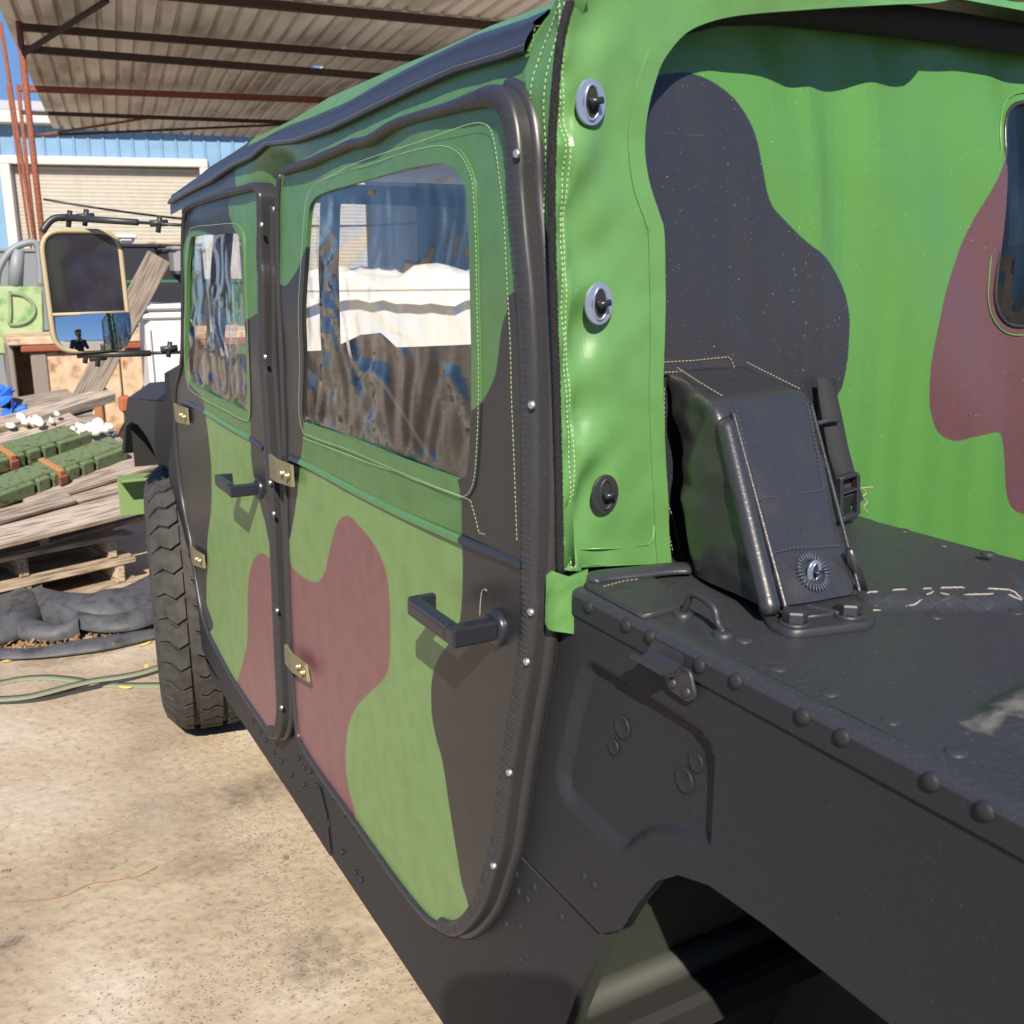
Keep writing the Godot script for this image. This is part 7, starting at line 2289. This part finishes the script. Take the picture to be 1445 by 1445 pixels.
func back_clutter() -> void:
	# old vehicle door with a D daubed on it
	var d := hub(self, "vehicle_door")
	tag(d, "pale green old vehicle door with D painted on it beside red posts", "vehicle door")
	var db := MB.new()
	plate(db, rounded(ccw(PackedVector2Array([Vector2(-0.529, 1.487), Vector2(0, 1.483), Vector2(-0.023, 1.181), Vector2(-0.037, 1.042), Vector2(-0.58, 1.064)])), 0.02), on_z(-7.3), Vector3.BACK, 0.05, 0.012)
	part(d, "skin", db.mesh(), M.pale_green)
	var le := MB.new()
	le.group(0)
	var lp := smooth3(PackedVector3Array([Vector3(-0.225, 1.249, -7.24), Vector3(-0.209, 1.325, -7.24), Vector3(-0.2, 1.446, -7.24), Vector3(-0.192, 1.441, -7.24), Vector3(-0.135, 1.431, -7.24), Vector3(-0.089, 1.395, -7.24), Vector3(-0.066, 1.34, -7.24), Vector3(-0.084, 1.291, -7.24), Vector3(-0.129, 1.256, -7.24), Vector3(-0.181, 1.243, -7.24), Vector3(-0.226, 1.244, -7.24)]), 5)
	var flat := PackedVector3Array()
	tube(le, lp, 0.011, 6)
	part(d, "letter", le.mesh(), mat("faded_paint", lin(0.20, 0.27, 0.16), 0.8))
	var wf := MB.new()
	wf.group(0)
	tube(wf, smooth3(PackedVector3Array([Vector3(-0.27, 1.494, -7.28), Vector3(-0.248, 1.583, -7.28), Vector3(-0.198, 1.667, -7.28), Vector3(-0.134, 1.729, -7.28), Vector3(-0.048, 1.761, -7.28), Vector3(-0.008, 1.748, -7.28), Vector3(0.002, 1.681, -7.28), Vector3(-0.01, 1.484, -7.28)]), 5), 0.022, 8)
	part(d, "window_frame", wf.mesh(), M.grey_steel)
	var pil := MB.new()
	pil.group(0)
	tube(pil, PackedVector3Array([Vector3(-0.159, 1.484, -7.3), Vector3(-0.126, 1.716, -7.3)]), 0.045, 8)
	part(d, "channel", pil.mesh(), M.grey_steel)
	# white drum, tubs, boxes
	var w := hub(self, "white_bin")
	tag(w, "tall white plastic bin with rolled rim beside the wooden crate", "bin")
	var wb := MB.new()
	bbox(wb, Transform3D(Basis.IDENTITY, Vector3(0.585, 0.68, -6.45)), Vector3(0.25, 1.36, 0.28), 0.03)
	part(w, "body", wb.mesh(), M.white_plastic)
	for y in [1.37, 1.315]:
		var rm := MB.new()
		bbox(rm, Transform3D(Basis.IDENTITY, Vector3(0.585, y, -6.45)), Vector3(0.29, 0.035, 0.32), 0.012)
		part(w, "rim", rm.mesh(), M.white_plastic)
	var rb := MB.new()
	bbox(rb, Transform3D(Basis.IDENTITY, Vector3(0.47, 0.7, -6.3)), Vector3(0.03, 1.1, 0.03), 0.008)
	part(w, "rib", rb.mesh(), M.white_plastic)
	for q in [
		["green_dumpster", "dark green plastic container behind the white bin", "container", Vector3(1.3, 0.75, -9.2), Vector3(1.6, 1.5, 0.8), "green_plastic"],
		["black_tub", "black plastic tub stacked high behind the mirror", "tub", Vector3(0.86, 1.62, -9.0), Vector3(0.32, 0.34, 0.4), "black_plastic"],
		["black_tub", "broad black tub in the dark pile right of mirror", "tub", Vector3(1.20, 1.60, -9.1), Vector3(0.40, 0.30, 0.5), "black_plastic"],
		["grey_crate", "grey plastic crate sitting in the black tubs near the door pillar", "crate", Vector3(1.22, 1.66, -8.75), Vector3(0.22, 0.22, 0.25), "grey_plastic"],
		["cardboard", "tan board lying on top of the black tubs", "board", Vector3(1.22, 1.79, -9.1), Vector3(0.36, 0.05, 0.4), "new_wood_0"],
		["white_cup", "small white pot on top of the stacked black tub", "pot", Vector3(0.80, 1.83, -9.0), Vector3(0.14, 0.07, 0.12), "white_plastic"],
		["grey_cart", "dark grey wagon body behind the pale green door", "wagon", Vector3(0.1, 0.95, -9.6), Vector3(1.1, 1.6, 0.9), "grey_steel"],
		["white_trailer", "long white trailer seen through the truck's windows", "trailer", Vector3(5.2, 0.80, -9.3), Vector3(6.4, 1.26, 1.6), "white_plastic"],
		["dark_container", "tall dark container under the canopy beyond the truck", "container", Vector3(8.3, 1.6, -17.2), Vector3(3.4, 3.2, 2.4), "black_plastic"]]:
		var mb := MB.new()
		bbox(mb, Transform3D.IDENTITY, q[4], 0.03)
		var body := hub(self, q[0], Transform3D(Basis.IDENTITY, q[3]))
		tag(body, q[1], q[2])
		part(body, "body", mb.mesh(), M[q[5]])
		var lip := MB.new()
		bbox(lip, Transform3D(Basis.IDENTITY, Vector3(0, q[4].y / 2 - 0.01, 0)), Vector3(q[4].x + 0.03, 0.03, q[4].z + 0.03), 0.008)
		part(body, "rim", lip.mesh(), M[q[5]])
	var cover := MB.new()
	cover.group(0)
	sheet(cover, PackedVector2Array([Vector2(-3.3, -0.9), Vector2(3.3, -0.9), Vector2(3.3, 0.9), Vector2(-3.3, 0.9)]), [], Vector2(0.12, 0.12), func(p: Vector2) -> Vector3:
		var e := smoothstep(0.0, 0.35, minf(3.3 - absf(p.x), 0.9 - absf(p.y)))
		return Vector3(p.x, 0.50 + 0.22 * e + 0.16 * e * calm.get_noise_2d(p.x * 0.9, p.y * 1.1) + 0.05 * calm.get_noise_2d(p.x * 3.0, p.y * 2.0), -p.y))
	tag(part(self, "white_tarpaulin", cover.mesh(), M.white_plastic, Transform3D(Basis.IDENTITY, Vector3(5.2, 0.80, -9.3))), "white sheet thrown over the trailer beyond the truck's windows", "tarpaulin")
	# stack under the tubs
	var sk := MB.new()
	bbox(sk, Transform3D(Basis.IDENTITY, Vector3(0, 0, 0)), Vector3(1.2, 1.48, 0.7), 0.02)
	var tb := hub(self, "work_bench", Transform3D(Basis.IDENTITY, Vector3(0.95, 0.74, -9.05)))
	tag(tb, "dark bench loaded with black tubs behind the crate", "bench")
	part(tb, "body", sk.mesh(), M.black_plastic)
	# blue plastic sheet, stiff folds
	var bl := MB.new()
	bl.group(-1)
	var row := []
	for k in 9:
		var line := PackedVector3Array()
		for q in 7:
			var p := Vector3(-0.442, 0.691, -6.3).lerp(Vector3(-0.314, 0.933, -6.3), k / 8.0) + Vector3(0.02 * (q - 3) + rng.randfn() * 0.02, rng.randfn() * 0.02, 0.05 * (q - 3) + rng.randfn() * 0.035)
			line.append(p)
		row.append(line)
	for k in 8:
		for q in 6:
			bl.quado(row[k][q], row[k + 1][q], row[k + 1][q + 1], row[k][q + 1], Vector3(-0.5, 0.6, 0.7))
	bbox(bl, Transform3D(Basis(Vector3.BACK, 0.3), Vector3(-0.275, 0.809, -6.2)), Vector3(0.09, 0.06, 0.1), 0.01)
	tag(part(self, "blue_sheet", bl.mesh(), M.blue_plastic), "bright blue crumpled plastic sheet beside the crate's left end", "plastic sheet")


# ------------------------------------------------------------------ the person taking the picture
func photographer() -> void:
	var yaw := 0.5136
	var xf := Transform3D(Basis(Vector3.UP, -yaw), Vector3(-0.66, -0.02, 0.25))
	var p := hub(self, "person", xf)
	tag(p, "person in dark clothes holding up a phone, mirrored in the round glass", "person")
	# joints with radii: the person faces -z; the camera is at (-0.06, 1.59, -0.255)
	var bones := [
		[Vector3(-0.10, 0.07, 0.0), Vector3(-0.10, 0.50, 0.0), 0.05, 0.062], [Vector3(-0.10, 0.50, 0.0), Vector3(-0.09, 0.92, 0.02), 0.065, 0.088],
		[Vector3(0.10, 0.07, 0.0), Vector3(0.10, 0.50, 0.0), 0.05, 0.062], [Vector3(0.10, 0.50, 0.0), Vector3(0.09, 0.92, 0.02), 0.065, 0.088],
		[Vector3(-0.10, 0.045, 0.04), Vector3(-0.11, 0.035, -0.15), 0.045, 0.035], [Vector3(0.10, 0.045, 0.04), Vector3(0.11, 0.035, -0.15), 0.045, 0.035],
		[Vector3(-0.06, 0.95, 0.02), Vector3(0.06, 0.95, 0.02), 0.13, 0.13], [Vector3(0, 0.98, 0.02), Vector3(0, 1.22, 0.03), 0.13, 0.14],
		[Vector3(-0.07, 1.32, 0.03), Vector3(0.07, 1.32, 0.03), 0.125, 0.125], [Vector3(-0.17, 1.40, 0.03), Vector3(0.17, 1.40, 0.03), 0.06, 0.06],
		[Vector3(-0.19, 1.40, 0.03), Vector3(-0.27, 1.20, -0.05), 0.055, 0.045], [Vector3(-0.27, 1.20, -0.05), Vector3(-0.115, 1.41, -0.16), 0.042, 0.028],
		[Vector3(0.19, 1.40, 0.03), Vector3(0.22, 1.20, -0.07), 0.055, 0.045], [Vector3(0.22, 1.20, -0.07), Vector3(0.001, 1.41, -0.16), 0.042, 0.028]]
	part(p, "body", blob(bones, 0.016, 0.04), M.dark_cloth)
	var skinb := [[Vector3(0, 1.42, 0.02), Vector3(0, 1.54, 0.0), 0.052, 0.05], [Vector3(0, 1.64, -0.005), Vector3(0, 1.68, 0.0), 0.083, 0.09], [Vector3(0, 1.575, -0.035), Vector3(0, 1.60, -0.03), 0.045, 0.055], [Vector3(0, 1.625, -0.095), Vector3(0, 1.605, -0.108), 0.010, 0.014], [Vector3(-0.088, 1.63, 0.0), Vector3(-0.09, 1.60, 0.0), 0.014, 0.011], [Vector3(0.088, 1.63, 0.0), Vector3(0.09, 1.60, 0.0), 0.014, 0.011]]
	var head := part(p, "head", blob(skinb, 0.008, 0.02), M.skin)
	part(head, "hair", blob([[Vector3(0, 1.71, 0.015), Vector3(0, 1.69, 0.03), 0.087, 0.09], [Vector3(-0.05, 1.74, -0.03), Vector3(0.05, 1.74, -0.03), 0.045, 0.045], [Vector3(0, 1.62, 0.06), Vector3(0, 1.58, 0.05), 0.06, 0.045]], 0.008, 0.02), M.hair)
	for s in [-1.0, 1.0]:
		var eb := MB.new()
		eb.group(0)
		var pr := PackedVector2Array()
		for q in 7:
			pr.append(Vector2(0.011 * sin(PI * q / 6.0), -0.011 * cos(PI * q / 6.0)))
		lathe(eb, pr, Transform3D(Basis.IDENTITY, Vector3(0.032 * s, 1.645, -0.081)), 10)
		part(head, "eye", eb.mesh(), M.hair)
		# hand closed round the phone's edge: palm, thumb, four fingers
		var off := Vector3(-0.057 - 0.042 * s, -0.085, 0.15)
		var hand := [[Vector3(0.10 * s, 1.50, -0.31), Vector3(0.092 * s, 1.545, -0.335), 0.024, 0.030], [Vector3(0.092 * s, 1.545, -0.335), Vector3(0.086 * s, 1.57, -0.345), 0.028, 0.024]]
		for k in 4:
			var y := 1.548 + k * 0.019
			var l: float = [0.028, 0.036, 0.036, 0.030][k]
			hand.append([Vector3(0.092 * s, y, -0.352), Vector3(0.088 * s, y + 0.003, -0.388), 0.0095, 0.009])
			hand.append([Vector3(0.088 * s, y + 0.003, -0.388), Vector3((0.084 - l) * s, y + 0.004, -0.394), 0.009, 0.0075])
		hand.append([Vector3(0.092 * s, 1.54, -0.33), Vector3(0.078 * s, 1.575, -0.352), 0.012, 0.010])
		hand.append([Vector3(0.078 * s, 1.575, -0.352), Vector3(0.05 * s, 1.592, -0.358), 0.010, 0.008])
		for e in hand:
			e[0] += off
			e[1] += off
		part(p, "hand", blob(hand, 0.005, 0.007), M.skin)
	var ph := MB.new()
	bbox(ph, Transform3D(Basis(Vector3.RIGHT, -0.24), Vector3(-0.057, 1.527, -0.222)), Vector3(0.076, 0.155, 0.009), 0.003)
	tag(part(self, "phone", ph.mesh(), M.black_plastic, xf), "dark phone held up in both hands by the photographer", "phone")


# tapered capsules joined smoothly and meshed as surface nets
func blob(bones: Array, cell: float, soft: float) -> ArrayMesh:
	var lo := Vector3.ONE * 99
	var hi := -lo
	for b in bones:
		var r := maxf(b[2], b[3]) + cell * 2
		lo = lo.min((b[0] as Vector3).min(b[1]) - Vector3.ONE * r)
		hi = hi.max((b[0] as Vector3).max(b[1]) + Vector3.ONE * r)
	var n := Vector3i(((hi - lo) / cell).ceil()) + Vector3i.ONE
	var f := PackedFloat32Array()
	f.resize(n.x * n.y * n.z)
	f.fill(9.0)
	for b in bones:
		var r := maxf(b[2], b[3]) + soft + cell * 2
		var a0: Vector3 = ((b[0] as Vector3).min(b[1]) - Vector3.ONE * r - lo) / cell
		var a1: Vector3 = ((b[0] as Vector3).max(b[1]) + Vector3.ONE * r - lo) / cell
		var ab: Vector3 = b[1] - b[0]
		var l2 := maxf(ab.length_squared(), 1e-9)
		for z in range(maxi(0, int(a0.z)), mini(n.z, int(a1.z) + 2)):
			for y in range(maxi(0, int(a0.y)), mini(n.y, int(a1.y) + 2)):
				for x in range(maxi(0, int(a0.x)), mini(n.x, int(a1.x) + 2)):
					var p := lo + Vector3(x, y, z) * cell
					var t := clampf((p - b[0]).dot(ab) / l2, 0, 1)
					var d: float = p.distance_to(b[0] + ab * t) - lerpf(b[2], b[3], t)
					var i := (z * n.y + y) * n.x + x
					var e := f[i]
					var h := maxf(soft - absf(e - d), 0.0) / soft
					f[i] = minf(e, d) - h * h * soft * 0.25
	var ids := {}
	var vs := PackedVector3Array()
	var corners := [Vector3i(0, 0, 0), Vector3i(1, 0, 0), Vector3i(0, 1, 0), Vector3i(1, 1, 0), Vector3i(0, 0, 1), Vector3i(1, 0, 1), Vector3i(0, 1, 1), Vector3i(1, 1, 1)]
	var edges := [[0, 1], [2, 3], [4, 5], [6, 7], [0, 2], [1, 3], [4, 6], [5, 7], [0, 4], [1, 5], [2, 6], [3, 7]]
	for z in n.z - 1:
		for y in n.y - 1:
			for x in n.x - 1:
				var i := (z * n.y + y) * n.x + x
				var w := [f[i], f[i + 1], f[i + n.x], f[i + n.x + 1], f[i + n.x * n.y], f[i + n.x * n.y + 1], f[i + n.x * n.y + n.x], f[i + n.x * n.y + n.x + 1]]
				var neg := 0
				for k in 8:
					if w[k] < 0:
						neg += 1
				if neg == 0 or neg == 8:
					continue
				var s := Vector3.ZERO
				var c := 0
				for e in edges:
					if (w[e[0]] < 0) != (w[e[1]] < 0):
						var t: float = w[e[0]] / (w[e[0]] - w[e[1]])
						s += Vector3(corners[e[0]]).lerp(Vector3(corners[e[1]]), t)
						c += 1
				ids[Vector3i(x, y, z)] = vs.size()
				vs.append(lo + (Vector3(x, y, z) + s / c) * cell)
	var mb := MB.new()
	mb.group(0)
	for q in ids:
		var i: int = (q.z * n.y + q.y) * n.x + q.x
		var step := [1, n.x, n.x * n.y]
		for ax in 3:
			var u: Vector3i = [Vector3i(0, 1, 0), Vector3i(0, 0, 1), Vector3i(1, 0, 0)][ax]
			var v: Vector3i = [Vector3i(0, 0, 1), Vector3i(1, 0, 0), Vector3i(0, 1, 0)][ax]
			var a := f[i]
			var b := f[i + step[ax]]
			if (a < 0) == (b < 0) or not ids.has(q - u) or not ids.has(q - v) or not ids.has(q - u - v):
				continue
			var out: Vector3 = [Vector3.RIGHT, Vector3.UP, Vector3.BACK][ax] * (1.0 if a < 0 else -1.0)
			mb.quado(vs[ids[q]], vs[ids[q - u]], vs[ids[q - u - v]], vs[ids[q - v]], out)
	return mb.mesh()
